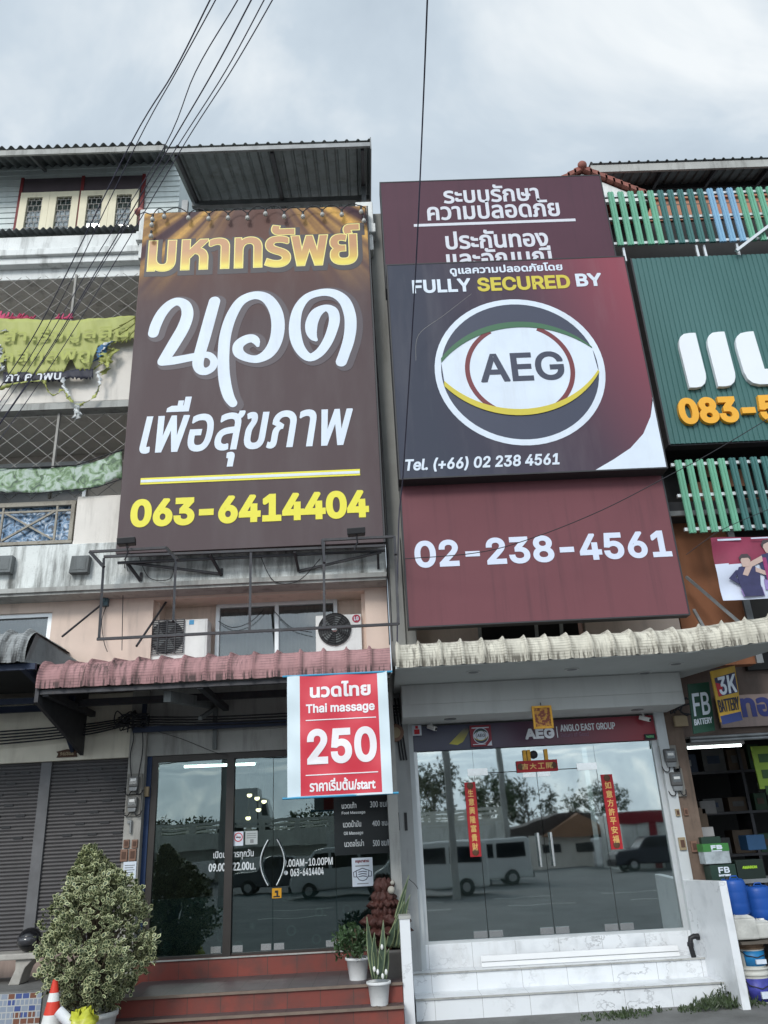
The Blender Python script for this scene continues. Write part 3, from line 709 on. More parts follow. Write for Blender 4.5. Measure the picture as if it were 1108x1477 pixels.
# slat screens, one slat = one part
gm = mat('mint_slat', ph(114,180,150,.8), .45, .08, 3, streak=.2, scol=(.15,.25,.2)); gd = mat('deep_teal_slat', ph(66,114,111,.85), .45, .08, 3, streak=.2, scol=(.05,.08,.08)); gb = mat('pale_blue_slat', ph(138,182,212,.82), .45, .08, 3, streak=.2, scol=(.2,.25,.3))
def screen(label, x0, pitch, n, z0, z1, y, mats, w):
    t = thing('slat_screen', label, 'slat screen', ((x0+pitch*n/2), y, z0))
    for i in range(n):
        x = x0+i*pitch
        m = MB(); m.box(x, x+w, y, y+.035, z0, z1); m.box(x+w*.12, x+w*.34, y-.012, y, z0, z1); m.box(x+w*.58, x+w*.8, y-.012, y, z0, z1)
        m.build('slat', mats[i], t)
    for z in (z0+.05, (z0+z1)/2, z1-.08):
        m = MB(); m.box(x0-.05, x0+pitch*n, y+.04, y+.085, z, z+.05); m.build('rail', M['alu'], t)
    return t
Y1 = 11.15
z0, z1 = ZZ(880, 354, Y1), ZZ(880, 277, Y1); x0 = XX(884, 315, Y1)
pt = (XX(1030, 310, Y1)-XX(889, 315, Y1))/9.7
screen('upper slat screen of mint, teal and pale blue slats above the green sign', x0, pt, 26, z0, z1, Y1, [gm]*5+[gd]*5+[gb]*3+[gm]*6+[gd]*7, pt*.58)
z0b, z1b = ZZ(985, 769, Y1), ZZ(972, 664, Y1); x0b = XX(984, 715, Y1)
ptb = (XX(1061, 760, Y1)-XX(997, 765, Y1))/4
screen('lower slat screen of mint and teal slats above the footballer banner', x0b, ptb, 20, z0b, z1b, Y1, [gm]*5+[gd]*8+[gb]*7, ptb*.6)
for z0_, z1_, nm in ((ZZ(960, 372, 11.3), ZZ(960, 352, 11.3), 'u'),):
    m = MB()
    for px in (897, 1003, 1014, 1062): x = XX(px, 360, 11.25); m.box(x, x+.04, 11.22, 11.26, z0_-.1, z0+.0); m.build('screen_bracket', M['alu'], rb); m = MB()
    m.bar((XX(1062, 362, 11.1), 11.1, ZZ(1062, 362, 11.1)), (XX(1130, 310, 11.1), 11.1, ZZ(1130, 310, 11.1)), .05)
    m.build('screen_bracket', M['alu'], rb)
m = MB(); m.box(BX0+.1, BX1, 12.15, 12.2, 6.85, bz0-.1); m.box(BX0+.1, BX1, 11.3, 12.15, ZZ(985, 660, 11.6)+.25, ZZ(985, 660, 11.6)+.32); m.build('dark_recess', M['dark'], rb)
# brown shelves and stored boards behind the lower screen
m = MB()
for i, (px, py, w_, h_) in enumerate(((1000, 740, .4, .5), (1040, 705, .5, .3), (1070, 750, .6, .35), (1010, 690, .3, .3))):
    x, z = XX(px, py, 11.9), ZZ(px, py, 11.9); m.box(x, x+w_, 11.8+i*.02, 12.0, z, z+h_)
m.build('stored_boards', mat('brown_boards', ph(110,76,56,.8), .8), rb)
for (a, b) in (((990, 832), (1075, 905)), ((1001, 880), (1018, 910))):
    m = MB(); m.bar(W(*a, 11.6), W(*b, 11.0), .04); m.build('diagonal_brace', M['steelgrey'], rb)
# open shop
m = MB(); m.box(BX0-.06, BX1, 12.5, 12.8, ZZ(1050, 1060, 12.5), 4.5); m.build('beam', mat('brown_beam', ph(120,104,96,.7), .8, .15, 2, streak=.4), rb)
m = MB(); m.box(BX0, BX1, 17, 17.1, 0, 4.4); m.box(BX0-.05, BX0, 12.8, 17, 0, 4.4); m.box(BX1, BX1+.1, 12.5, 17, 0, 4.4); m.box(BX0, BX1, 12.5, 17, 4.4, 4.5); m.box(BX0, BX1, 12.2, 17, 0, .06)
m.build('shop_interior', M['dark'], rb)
m = MB()
for z in (1.6, 2.25, 2.9):
    m.box(5.0, 7.5, 14.2, 14.8, z, z+.04)
for x in (5.0, 6.2, 7.4): m.box(x, x+.05, 14.22, 14.78, 0.1, 3.4)
m.build('shelf', M['steel'], rb)
for px in (1001, 1004): pass
for z in (ZZ(1050, 1062, 12.44), ZZ(1050, 1067, 12.44)):
    m = MB(); m.tube([(4.75, 12.44, z), (BX1, 12.44, z+.03)], .025, 8); m.build('conduit', M['steelgrey'], rb)
tl = thing('tube_light', 'lit white fluorescent tube under the ceiling of the battery shop', 'tube light', (5.2, 13.2, 3.7))
a, b = W(992, 1079, 13.2), W(1069, 1075, 13.2)
m = MB(); m.tube([a, b], .018, 8); m.build('tube', emis('lit_tube', (.9,1,1), 5), tl)
m = MB(); m.bar(a+Vector((-.05,0,.05)), b+Vector((.05,0,.05)), .06, .05); m.build('batten', M['whiteplast'], tl)
tl2 = thing('tube_light', 'lit fluorescent tube seen through the glass of the massage shop', 'tube light', (-2, 14.2, 3.9))
a, b = W(266, 1106, 14.2), W(368, 1102, 14.2)
m = MB(); m.tube([a, b], .02, 8); m.build('tube', emis('lit_tube_inside', (.85,1,.97), 9), tl2)
m = MB(); m.bar(a+Vector((-.05,0,.05)), b+Vector((.05,0,.05)), .06, .05); m.build('batten', M['whiteplast'], tl2)

# ================================================================== awnings
def bullnose(mb, path, z0, prof, pitch, ribw=.07, ribh=.04, mi=0):
    """path: (x,y) polyline of the front edge; prof: (back, up) points; raised ribs every pitch"""
    pts = []; acc = 0
    for i in range(len(path)-1):
        a, b = Vector(path[i]), Vector(path[i+1]); ln = (b-a).length; n = max(1, int(ln/.02))
        for k in range(n+(i == len(path)-2)): pts.append((a+(b-a)*k/n, acc+ln*k/n))
        acc += ln
    vs = []; m = len(prof); N_ = len(pts)
    cen = (prof[m//2][0]+.25, prof[m//2][1]-.2)
    for i, (p, s) in enumerate(pts):
        a, b = pts[max(0, i-1)][0], pts[min(N_-1, i+1)][0]; d = (b-a).normalized(); nb = Vector((-d.y, d.x))
        f = (s % pitch); r = 0
        if f < ribw: r = ribh*math.sin(math.pi*f/ribw)
        else: r = -.006*math.sin(math.pi*(f-ribw)/(pitch-ribw))
        for j, (u, v) in enumerate(prof):
            a_, b_ = prof[max(0, j-1)], prof[min(m-1, j+1)]; t = Vector((b_[0]-a_[0], b_[1]-a_[1])).normalized(); nx = Vector((-t.y, t.x))
            g = (.006 if (j % 2) else 0)
            dr = -(random.random()*.008) if j == 0 and f > ribw else 0
            q = p+nb*(u+nx.x*(r+g)); vs.append((q.x, q.y, z0+v+nx.y*(r+g)+dr))
    fs = [(i*m+j, (i+1)*m+j, (i+1)*m+j+1, i*m+j+1) for i in range(N_-1) for j in range(m-1)]
    mb.add(vs, fs, mi, True)
def arcprof(r, hang, slope, back, n=18):
    p = [(0, 0), (0, hang*.5), (0, hang)]
    for k in range(1, n+1):
        t = math.pi*.42*k/n; p.append((r-r*math.cos(t), hang+r*math.sin(t)))
    u, v = p[-1]; p += [(u+(back-u)*k/4, v+(back-u)*k/4*slope) for k in range(1, 5)]
    return p
def tilemat(name, col, dirt_shade, x_ref, pitch, zb_, grime):
    m, N, L, P = newmat(name); P.inputs['Roughness'].default_value = .8; P.inputs['Specular IOR Level'].default_value = .25
    p = pos(N, L); sp = N.new('ShaderNodeSeparateXYZ'); L.new(p, sp.inputs[0])
    f = maprange(N, L, noise(N, L, p, 3, 6, .65), .3, .7, .78, 1.15)
    c = N.new('ShaderNodeVectorMath'); c.operation = 'SCALE'; c.inputs[0].default_value = col; L.new(f, c.inputs['Scale']); out = c.outputs[0]
    big = maprange(N, L, noise(N, L, pos(N, L, (1.1,1,.7)), 1.3, 5, .6), .42, .66, .12, 1)     # some tiles are dirtier
    st = maprange(N, L, noise(N, L, pos(N, L, (9,3,.9)), 2.5, 6, .7), .46, .62, 0, 1)          # run-off streaks
    out = mixc(N, L, math_(N, L, 'MULTIPLY', math_(N, L, 'MULTIPLY', st, big), grime), out, dirt_shade)
    wz = N.new('ShaderNodeMath'); wz.operation = 'PINGPONG'; L.new(sp.outputs[2], wz.inputs[0]); wz.inputs[1].default_value = .019
    ln = math_(N, L, 'MULTIPLY', maprange(N, L, wz.outputs[0], .0, .006, .75, 0), maprange(N, L, noise(N, L, p, 5, 4), .42, .6, .15, 1))
    out = mixc(N, L, ln, out, dirt_shade)                                                              # thin dark horizontal lines, broken up by noise
    ph_ = math_(N, L, 'MODULO', math_(N, L, 'ADD', math_(N, L, 'SUBTRACT', sp.outputs[0], x_ref), pitch*40), pitch)
    gr = math_(N, L, 'MULTIPLY', maprange(N, L, ph_, .06, .11, .7, 0), maprange(N, L, ph_, .05, .062, 0, 1))
    out = mixc(N, L, math_(N, L, 'MULTIPLY', gr, maprange(N, L, noise(N, L, p, 4, 3), .35, .6, .3, 1)), out, dirt_shade)   # grime plus painted shade down one side of each rib
    lo = math_(N, L, 'MULTIPLY', maprange(N, L, sp.outputs[2], zb_+.06, zb_+.12, 1, 0), maprange(N, L, noise(N, L, pos(N, L, (14,14,.6)), 2, 3), .5, .58, 0, .85))
    out = mixc(N, L, lo, out, dirt_shade)                                                              # dark vertical streaks along the drip edge
    L.new(out, P.inputs['Base Color']); return m
t = thing('awning', 'faded red bullnose tile awning over the massage shop front', 'awning', (-2, 11.2, 4.2))
ra0, ra1 = W(60, 978, 10.45), W(567, 957, 10.4)
m = MB(); bullnose(m, [(-4.37, 10.42), (.24, 10.4)], 4.15, arcprof(.26, .1, .14, 2.1), .308, .05, .05); m.build('tile_sheet', tilemat('red_roof_tile', ph(182,140,140,.8), (.055,.042,.04), -4.37, .308, 4.15, 1.0), t)
m = MB(); m.prism([(10.42,4.15),(10.4,4.17)], 0, 1) if False else None
for x in (-4.3, -2.3, .1):
    m = MB(); m.box(x, x+.08, 10.5, 12.4, 4.06, 4.14); m.build('bracket', M['steel'], t)
m = MB(); m.box(-4.35, .22, 10.47, 10.53, 4.08, 4.14); m.box(-4.35, .22, 11.6, 11.66, 4.1, 4.2); m.build('purlin', M['steel'], t)
bx = XX(285, 1000, 11.3)
m = MB(); m.bar((XX(243, 972, 10.7), 10.7, 4.02), (XX(305, 1015, 12.3), 12.3, ZZ(305, 1015, 12.3)), .1, .14); m.bar((XX(312, 985, 12.35), 12.35, 4.1), (XX(312, 1010, 12.35), 12.35, 3.5), .06); m.bar((XX(290, 1000, 11.6), 11.6, 3.85), (XX(312, 985, 12.3), 12.3, 4.1), .05); m.build('strut', M['fibre'], t)
m = MB(); m.box(-3.6, .2, 12.2, 12.26, 3.78, 3.86); m.box(XX(208, 995, 12.28), XX(212, 995, 12.28)+.02, 12.24, 12.28, 3.86, 4.3); m.build('cross_rail', M['navysteel'], t)
# folded end flashing at the left end of the red awning, with the drip edge below
m = MB(); x0, x1 = XX(60, 975, 10.42), XX(190, 1000, 12.2)
m.hexa([(-4.38,10.45,4.16),(-4.33,10.45,4.16),(-4.33,12.3,4.42),(-4.38,12.3,4.42)], [(-4.38,10.45,3.98),(-4.33,10.45,3.98),(-4.33,12.3,3.5),(-4.38,12.3,3.5)]); m.build('end_flashing', M['steel'], t)

t = thing('awning', 'dark grey bullnose sheet awning with open ribbed end over the roller shutters', 'awning', (-6, 11.2, 4.4))
gq = W(37, 940, 10.2)
m = MB(); bullnose(m, [(-9.5, 10.2), (gq.x, 10.2)], ZZ(20, 955, 10.2), arcprof(.36, .1, .0, 1.6), .26, .06, .06); m.build('tile_sheet', tilemat('grey_roof_tile', ph(165,168,168,.8), (.04,.04,.04), -9.5, .26, ZZ(20, 955, 10.2), .95), t)
zq = ZZ(20, 955, 10.2)
m = MB(); m.hexa([(gq.x-.01,10.22,zq),(gq.x+.42,11.55,zq+.12),(gq.x-.02,11.6,zq+.42),(gq.x-.02,10.5,zq+.44)], [(gq.x-.04,10.26,zq),(gq.x+.39,11.59,zq+.12),(gq.x-.05,11.6,zq+.42),(gq.x-.05,10.54,zq+.44)]); m.build('gable_sheet', M['fibre'], t)
m = MB(); m.box(-9.5, gq.x+.1, 10.3, 10.36, zq-.08, zq); m.box(-9.5, gq.x+.2, 11.5, 11.56, zq-.3, zq-.22); m.build('purlin', M['navysteel'], t)
for x in (-8.5, -6.4, gq.x-.05):
    m = MB(); m.bar((x, 10.3, zq-.04), (x, 12.35, zq-.4), .07, .09); m.bar((x, 11.3, zq-.15), (x, 12.35, zq-.9), .05); m.build('bracket', M['navysteel'], t)
m = MB(); m.box(-9.5, -4.4, 12.22, 12.3, ZZ(60, 1020, 12.25)-.06, ZZ(60, 1020, 12.25)+.03); m.build('cross_rail', M['navysteel'], t)
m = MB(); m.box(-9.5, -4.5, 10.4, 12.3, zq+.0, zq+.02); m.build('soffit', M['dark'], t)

t = thing('awning', 'cream bullnose tile awning with flat pale soffit over the glass security shop', 'awning', (2.6, 11.2, 4.2))
m = MB(); bullnose(m, [(.31, 10.4), (2.7, 10.32), (4.1, 10.26), (5.5, 9.6)], SZ, arcprof(.25, .1, .1, 1.4), .283, .05, .048); m.build('tile_sheet', tilemat('cream_ridge_tile', ph(212,207,192,.86), (.09,.08,.065), .31, .283, SZ, .85), t)
so_ = mat('pale_soffit', ph(200,204,202,.85), .7, .05, 1, streak=.2, scol=(.3,.3,.29), sscale=(1,1,1))
m = MB(); v = [(.3,10.42),(2.7,10.34),(4.1,10.28),(5.5,9.62),(5.45,9.8),(4.7,12.1),(4.55,12.35),(.3,12.35)]
m.add([(x,y,SZ-.012) for x, y in v]+[(x,y,SZ+.03) for x, y in v], [list(range(8)), list(range(15,7,-1))]+[(i,8+i,8+(i+1)%8,(i+1)%8) for i in range(8)]); m.build('soffit', so_, t)
dlm = mat('downlight_trim', (.55,.56,.55), .5)
for px, py in ((683, 969), (825, 965), (665, 985), (805, 981), (930, 970), (975, 957)):
    c = G(px, py, SZ-.012); m = MB(); m.lathe([(.1, SZ-.022), (.1, SZ-.008)], c.x, c.y, 20); d = m.build('downlight', dlm, t)
    m = MB(); m.lathe([(.07, SZ-.024), (.07, SZ-.02)], c.x, c.y, 16); m.build('lens', M['steelgrey'], d)
for px in (650, 895):
    c = G(px, 1036, bz); m = MB(); m.lathe([(.09, bz-.01), (.09, bz+.002)], c.x, 11.95, 20); m.build('downlight', M['steelgrey'], hb)
# ================================================================== billboards
def corner_box(tl, tr, br, bl, Y): return rect(tl, tr, br, bl, Y)
FR = mat('sign_edge', (.03,.03,.033), .5, .1, 4)
WHT = M['white']
YEL = mat('yellow_print', ph(232,222,70,.92), .5, .03, 2, streak=.1, scol=(.4,.38,.1))
# ---- brown massage billboard
x0, x1, z0, z1 = rect((208,308), (527,297), (555,785), (168,795), 11.0)
sx0, sx1, sz0, sz1 = x0, x1, z0, z1
bm, N, L, P = newmat('brown_print_with_gold_rays'); P.inputs['Roughness'].default_value = .55; P.inputs['Specular IOR Level'].default_value = .15
p = pos(N, L); sp = N.new('ShaderNodeSeparateXYZ'); L.new(p, sp.inputs[0])
cx_, cz_ = (x0+x1)/2+.05, z1+1.1
ddx = math_(N, L, 'SUBTRACT', sp.outputs[0], cx_); ddz = math_(N, L, 'SUBTRACT', cz_, sp.outputs[2])
ang = math_(N, L, 'ARCTAN2', ddx, ddz)
an = N.new('ShaderNodeCombineXYZ'); L.new(math_(N, L, 'MULTIPLY', ang, 3.6), an.inputs[0])
rays = maprange(N, L, noise(N, L, an.outputs[0], 1.9, 2, .5), .42, .58, 0, 1)
side = maprange(N, L, math_(N, L, 'ABSOLUTE', ang), .35, .75, 0, 1)
fall = maprange(N, L, sp.outputs[2], z1-1.9, z1-.5, 0, 1)
spk = maprange(N, L, noise(N, L, p, 14, 4, .7), .4, .7, .7, 1)
gold = math_(N, L, 'MULTIPLY', math_(N, L, 'MULTIPLY', rays, fall), math_(N, L, 'MULTIPLY', side, spk))
base = mixc(N, L, maprange(N, L, sp.outputs[2], z0, z1, 0, 1), ph(92,79,81,.86), ph(89,74,76,.86))
warm = maprange(N, L, sp.outputs[2], z1-2.4, z1-.7, 0, .75)
base = mixc(N, L, warm, base, ph(108,76,66,.9))
dk = math_(N, L, 'MULTIPLY', maprange(N, L, noise(N, L, an.outputs[0], 1.9, 2, .5), .5, .36, 0, .9), fall)
base = mixc(N, L, math_(N, L, 'MULTIPLY', dk, side), base, ph(62,42,52))
cc = mixc(N, L, gold, base, ph(226,176,92))
cc = mixc(N, L, maprange(N, L, noise(N, L, pos(N, L, (1.5,1,.35)), 1.6, 6), .45, .75, 0, .16), cc, (.2,.19,.19))
b_ = N.new('ShaderNodeBump'); b_.inputs['Strength'].default_value = .12; b_.inputs['Distance'].default_value = .05
L.new(noise(N, L, pos(N, L, (1.2,1,.5)), 1.3, 3), b_.inputs['Height']); L.new(b_.outputs[0], P.inputs['Normal'])
L.new(cc, P.inputs['Base Color'])
bb = thing('billboard', 'tall brown billboard with gold rays, white Thai script and yellow phone number', 'billboard', ((x0+x1)/2, 11, z0))
m = MB(); m.box(x0, x1, 11.0, 11.05, z0, z1); m.build('panel', bm, bb)
m = MB(); t = .05
m.box(x0, x1, 11.055, 11.16, z0, z0+t); m.box(x0, x1, 11.055, 11.16, z1-t, z1)
for i in range(5): x = x0+(x1-x0-t)*i/4; m.box(x, x+t, 11.056, 11.159, z0+t, z1-t)
for z in (z0+1.5, z0+3.2, z0+4.9):
    for x in (x0+.3, x1-.4): m.bar((x, 11.15, z), (x, 11.4, z), .05)
m.build('frame', M['steel'], bb)
m = MB(); m.box(x1+.004, x1+.03, 11.0, 11.14, z0, z1); m.build('edge_strip', FR, bb)
# gold title, three printed layers
gold_, N, L, P = newmat('gold_gradient_print'); P.inputs['Roughness'].default_value = .45
sp = N.new('ShaderNodeSeparateXYZ'); L.new(pos(N, L), sp.inputs[0])
tz0, tz1 = ZZ(365, 386, 11), ZZ(365, 350, 11)
cr_ = N.new('ShaderNodeValToRGB'); L.new(maprange(N, L, sp.outputs[2], tz0, tz1, 0, 1), cr_.inputs[0])
cr_.color_ramp.elements[0].color = (*ph(236,216,84,.85), 1); cr_.color_ramp.elements[0].position = .12; cr_.color_ramp.elements[1].color = (*ph(196,142,92,.8), 1); cr_.color_ramp.elements[1].position = .75
k = cr_.color_ramp.elements.new(.3); k.color = (*ph(216,176,76,.85), 1); L.new(cr_.outputs[0], P.inputs['Base Color'])
gl = glyphs('มหาทรัพย์'); b4 = box4(213, 521, 325, 388, 11.0, -.033)
DKP = mat('dark_print', ph(66,62,66), .5, .05, 2)
PAL = mat('pale_outline_print', ph(240,226,140,.9), .5, .03, 2)
ti = letter_mb(gl, b4, 11.0, .022, .006, base_bold=.05).build('title_lettering', gold_, bb)
letter_mb(gl, b4, 11.0, .04, .004, base_bold=.05).build('outline', PAL, ti)
b4s = (b4[0]+.02, b4[1]+.02, b4[2]-.045, b4[3]-.045)
letter_mb(gl, b4s, 11.0, .1, .002, base_bold=.05).build('outline', DKP, ti)
# big brush lettering, traced as strokes in crop pixels
def cp(q, ox=170., oy=280., k=2.841): return [(W(ox+x/k, oy+y/k, 11.0).x, W(ox+x/k, oy+y/k, 11.0).z, w_/k*.0112) for x, y, w_ in q]
S = []
S.append(cp([(146,571,44),(157,535,46),(180,490,45),(212,455,42),(245,441,40),(276,455,46),(286,492,50),(270,545,52),(236,605,52),(205,655,48),(184,686,42)]))
S.append(cp([(182,688,38),(230,683,38),(290,672,36),(330,664,36)]))
S.append(cp([(397,440,48),(380,500,50),(358,580,50),(338,650,48),(329,695,46),(340,722,40),(366,726,34),(390,708,32),(393,680,30),(374,661,30),(345,660,30)]))
S.append(cp([(472,858,36),(455,830,44),(441,780,48),(434,720,48),(434,650,48),(442,575,48),(466,500,46),(505,440,42),(560,416,40),(610,428,48),(645,475,54),(657,535,56),(648,600,54),(620,650,50),(575,676,38),(530,672,36),(497,652,44),(494,622,44),(518,600,42),(548,592,40),(566,602,34),(574,622,14)]))
S.append(cp([(812,598,16),(800,585,34),(793,560,48),(796,525,52),(815,488,48),(850,468,34),(880,480,44),(888,515,46),(878,560,44),(857,610,42),(825,652,40),(785,670,38),(750,640,44),(730,590,50),(726,530,48),(740,470,42),(775,425,36),(830,405,36),(885,408,42),(928,438,48),(950,490,50),(954,545,50),(946,600,48),(930,650,46),(916,688,46)]))
m = MB()
for i, q in enumerate(S): flat_union([], stroke([], q), 11.0, .006+.0006*i, m)
bigw = m.build('script_lettering', WHT, bb)
m = MB()
for i, q in enumerate(S): flat_union([], stroke([], [(a+.05, b-.03, c) for a, b, c in q], .055), 11.0, .002+.0005*i, m)
m.build('outline', mat('printed_letter_edge', ph(80,72,78), .5, .03, 2), bigw)
text('tagline_lettering', 'เพื่อสุขภาพ', (203, 510, 569, 672), 11.0, WHT, bb, .016, .005, shear=.22, s=-.035)
m = MB(); a = box4(203, 519.5, 682, 696, 11.0, -.034); a = (a[0], a[1], ZZ(361,692.6,11), ZZ(361,683.4,11)); m.box(a[0], a[1], 10.992, 11, a[2], a[3]); ub = m.build('underline', YEL, bb)
m = MB(); h = (a[3]-a[2]); m.box(a[0]+.005, a[1]-.005, 10.988, 10.992, a[2]+h*.3, a[3]-h*.3); m.build('underline_core', WHT, ub)
text('phone_lettering', '063-6414404', (188.5, 532, 713.5, 754), 11.0, YEL, bb, .03, .008, spacing=1.0, s=-.042)

# ---- maroon signs
MRN = mat('maroon_sign_skin', ph(122,77,83,.82), .5, .06, .7, streak=.3, scol=(.06,.035,.042), spec=.15, sscale=(3.5,3.5,.16), sthr=.52, bump=.03, bs=1.2)
MRN2 = mat('dark_maroon_sign_skin', ph(92,62,74,.8), .5, .06, .7, streak=.25, scol=(.05,.03,.04), spec=.15, sscale=(3.5,3.5,.16), sthr=.52)
def sign_box(name, label, r, Y, dep, m_face, cat='sign', sides=FR):
    t = thing(name, label, cat, ((r[0]+r[1])/2, Y, r[2]))
    m = MB(); m.box(r[0]+.02, r[1]-.02, Y, Y+.02, r[2]+.02, r[3]-.02); m.build('panel', m_face, t)
    m = MB(); e = .02
    m.box(r[0], r[0]+e, Y-.006, Y+dep, r[2], r[3]); m.box(r[1]-e, r[1], Y-.006, Y+dep, r[2], r[3]); m.box(r[0]+e, r[1]-e, Y-.005, Y+dep, r[2], r[2]+e); m.box(r[0]+e, r[1]-e, Y-.005, Y+dep, r[3]-e, r[3]); m.box(r[0]+e, r[1]-e, Y+dep-.02, Y+dep-.002, r[2]+e, r[3]-e)
    m.build('casing', sides, t); return t
r1 = rect((547,263), (862,252), (900,368), (552,383), 10.98); r1 = (.5, 4.5, 10.7, r1[3])
s1 = sign_box('signboard', 'dark maroon signboard with four lines of white Thai lettering, topmost of the three maroon signs', r1, 10.98, .3, MRN2)
Y = 10.98
GREYW = mat('grey_white_letters', ph(212,214,222,.9), .5, .03, 2, streak=.1, scol=(.4,.4,.4))
for body, px, b in (('ระบบรักษา', (639.5,776.5,266.5,292), .011), ('ความปลอดภัย', (616,806.5,288.5,315.5), .011), ('ประกันทอง', (642.5,790,331,358), .012), ('และอัญมณี', (644,796,357,389), .012)):
    text('thai_lettering', body, px, Y, GREYW, s1, b, .006, s=-.036)
a = box4(597, 830, 318, 324, Y, -.038); m = MB(); m.box(a[0], a[1], Y-.006, Y, ZZ(713,323.4,Y), ZZ(713,319.6,Y)); m.build('divider', GREYW, s1)

r2 = rect((553,383), (900,368), (965,677), (580,690), 10.7)
am, N, L, P = newmat('slate_to_maroon_print'); P.inputs['Roughness'].default_value = .5; P.inputs['Specular IOR Level'].default_value = .15
p = pos(N, L); sp = N.new('ShaderNodeSeparateXYZ'); L.new(p, sp.inputs[0])
u = maprange(N, L, sp.outputs[0], r2[0], r2[1], 0, 1); v = maprange(N, L, sp.outputs[2], r2[2], r2[3], 0, 1)
g_ = math_(N, L, 'ADD', math_(N, L, 'MULTIPLY', math_(N, L, 'POWER', u, 1.5), .62), math_(N, L, 'MULTIPLY', math_(N, L, 'MULTIPLY', v, u), .5))
rp = N.new('ShaderNodeValToRGB'); L.new(g_, rp.inputs[0]); rp.color_ramp.elements[0].position = .05; rp.color_ramp.elements[0].color = (*ph(68,72,86,.8), 1); rp.color_ramp.elements[1].position = 1.05 if False else 1.0; rp.color_ramp.elements[1].color = (*ph(146,78,90,.85), 1)
k = rp.color_ramp.elements.new(.45); k.color = (*ph(86,70,82,.8), 1)
L.new(mixc(N, L, maprange(N, L, noise(N, L, pos(N, L, (2,1,.3)), 2, 6), .5, .8, 0, .12), rp.outputs[0], (.3,.28,.28)), P.inputs['Base Color'])
s2 = sign_box('signboard', 'large deep signboard with round AEG eye emblem on slate and maroon', r2, 10.7, .42, am)
Y = 10.7
text('thai_lettering', 'ดูแลความปลอดภัยโดย', (649,811,381,396.5), Y, WHT, s2, .006, .006, s=-.04)
text('lettering', 'FULLY', (594.8,679,403,422.3), Y, WHT, s2, .013, .006, s=-.043)
SY = mat('mustard_letters', ph(206,190,70,.92), .5, .03, 2)
text('lettering', 'SECURED', (688.6,822,398.5,418.5), Y, SY, s2, .014, .006, s=-.043)
text('lettering', 'BY', (830.6,868,394.5,413), Y, WHT, s2, .015, .006, s=-.043)
text('lettering', 'Tel. (+66) 02 238 4561', (585,806.5,657.5,677.5), Y, WHT, s2, .008, .006, shear=.2, s=-.04)
cx = XX(750.5, 537, Y); cz = (ZZ(750.5, 435, Y)+ZZ(750.5, 639, Y))/2; RR = (XX(873, 533, Y)-XX(628, 543, Y))/2
def disc(mb, r, y0, y1, n=64, ri=0, mi=0, a0=0, a1=2*math.pi):
    if ri == 0: return mb.prism([(cx+r*math.cos(2*math.pi*i/n), cz+r*math.sin(2*math.pi*i/n)) for i in range(n)], y0, y1, mi)
    for i in range(n):
        t0, t1 = a0+(a1-a0)*i/n, a0+(a1-a0)*(i+1)/n; q = [(cx+rr*math.cos(t), cz+rr*math.sin(t)) for rr, t in ((ri,t0),(r,t0),(r,t1),(ri,t1))]
        mb.hexa([(a,y0,b) for a, b in q], [(a,y1,b) for a, b in q], mi)
def arc3(a, b, c, n=28):   # circle through three unit points -> list
    ax, ay = a; bx_, by = b; cx2, cy2 = c
    d = 2*(ax*(by-cy2)+bx_*(cy2-ay)+cx2*(ay-by))
    ux = ((ax*ax+ay*ay)*(by-cy2)+(bx_*bx_+by*by)*(cy2-ay)+(cx2*cx2+cy2*cy2)*(ay-by))/d
    uy = ((ax*ax+ay*ay)*(cx2-bx_)+(bx_*bx_+by*by)*(ax-cx2)+(cx2*cx2+cy2*cy2)*(bx_-ax))/d
    r = math.hypot(ax-ux, ay-uy); t0 = math.atan2(ay-uy, ax-ux); t1 = math.atan2(cy2-uy, cx2-ux); tm = math.atan2(by-uy, bx_-ux)
    if t1 < t0: t0, t1 = t1, t0
    if not t0 <= tm <= t1: t0, t1 = t1, t0+2*math.pi
    pts = [(ux+r*math.cos(t0+(t1-t0)*i/n), uy+r*math.sin(t0+(t1-t0)*i/n)) for i in range(n+1)]
    return pts if abs(pts[0][0]-ax)+abs(pts[0][1]-ay) < 1e-4 else pts[::-1]
NAV = mat('navy_print', ph(66,70,88,.85), .45, .04, 2); MRP = mat('maroon_print', ph(120,58,62,.85), .45, .04, 2); GRP = mat('green_print', ph(70,112,82,.85), .45, .04, 2)
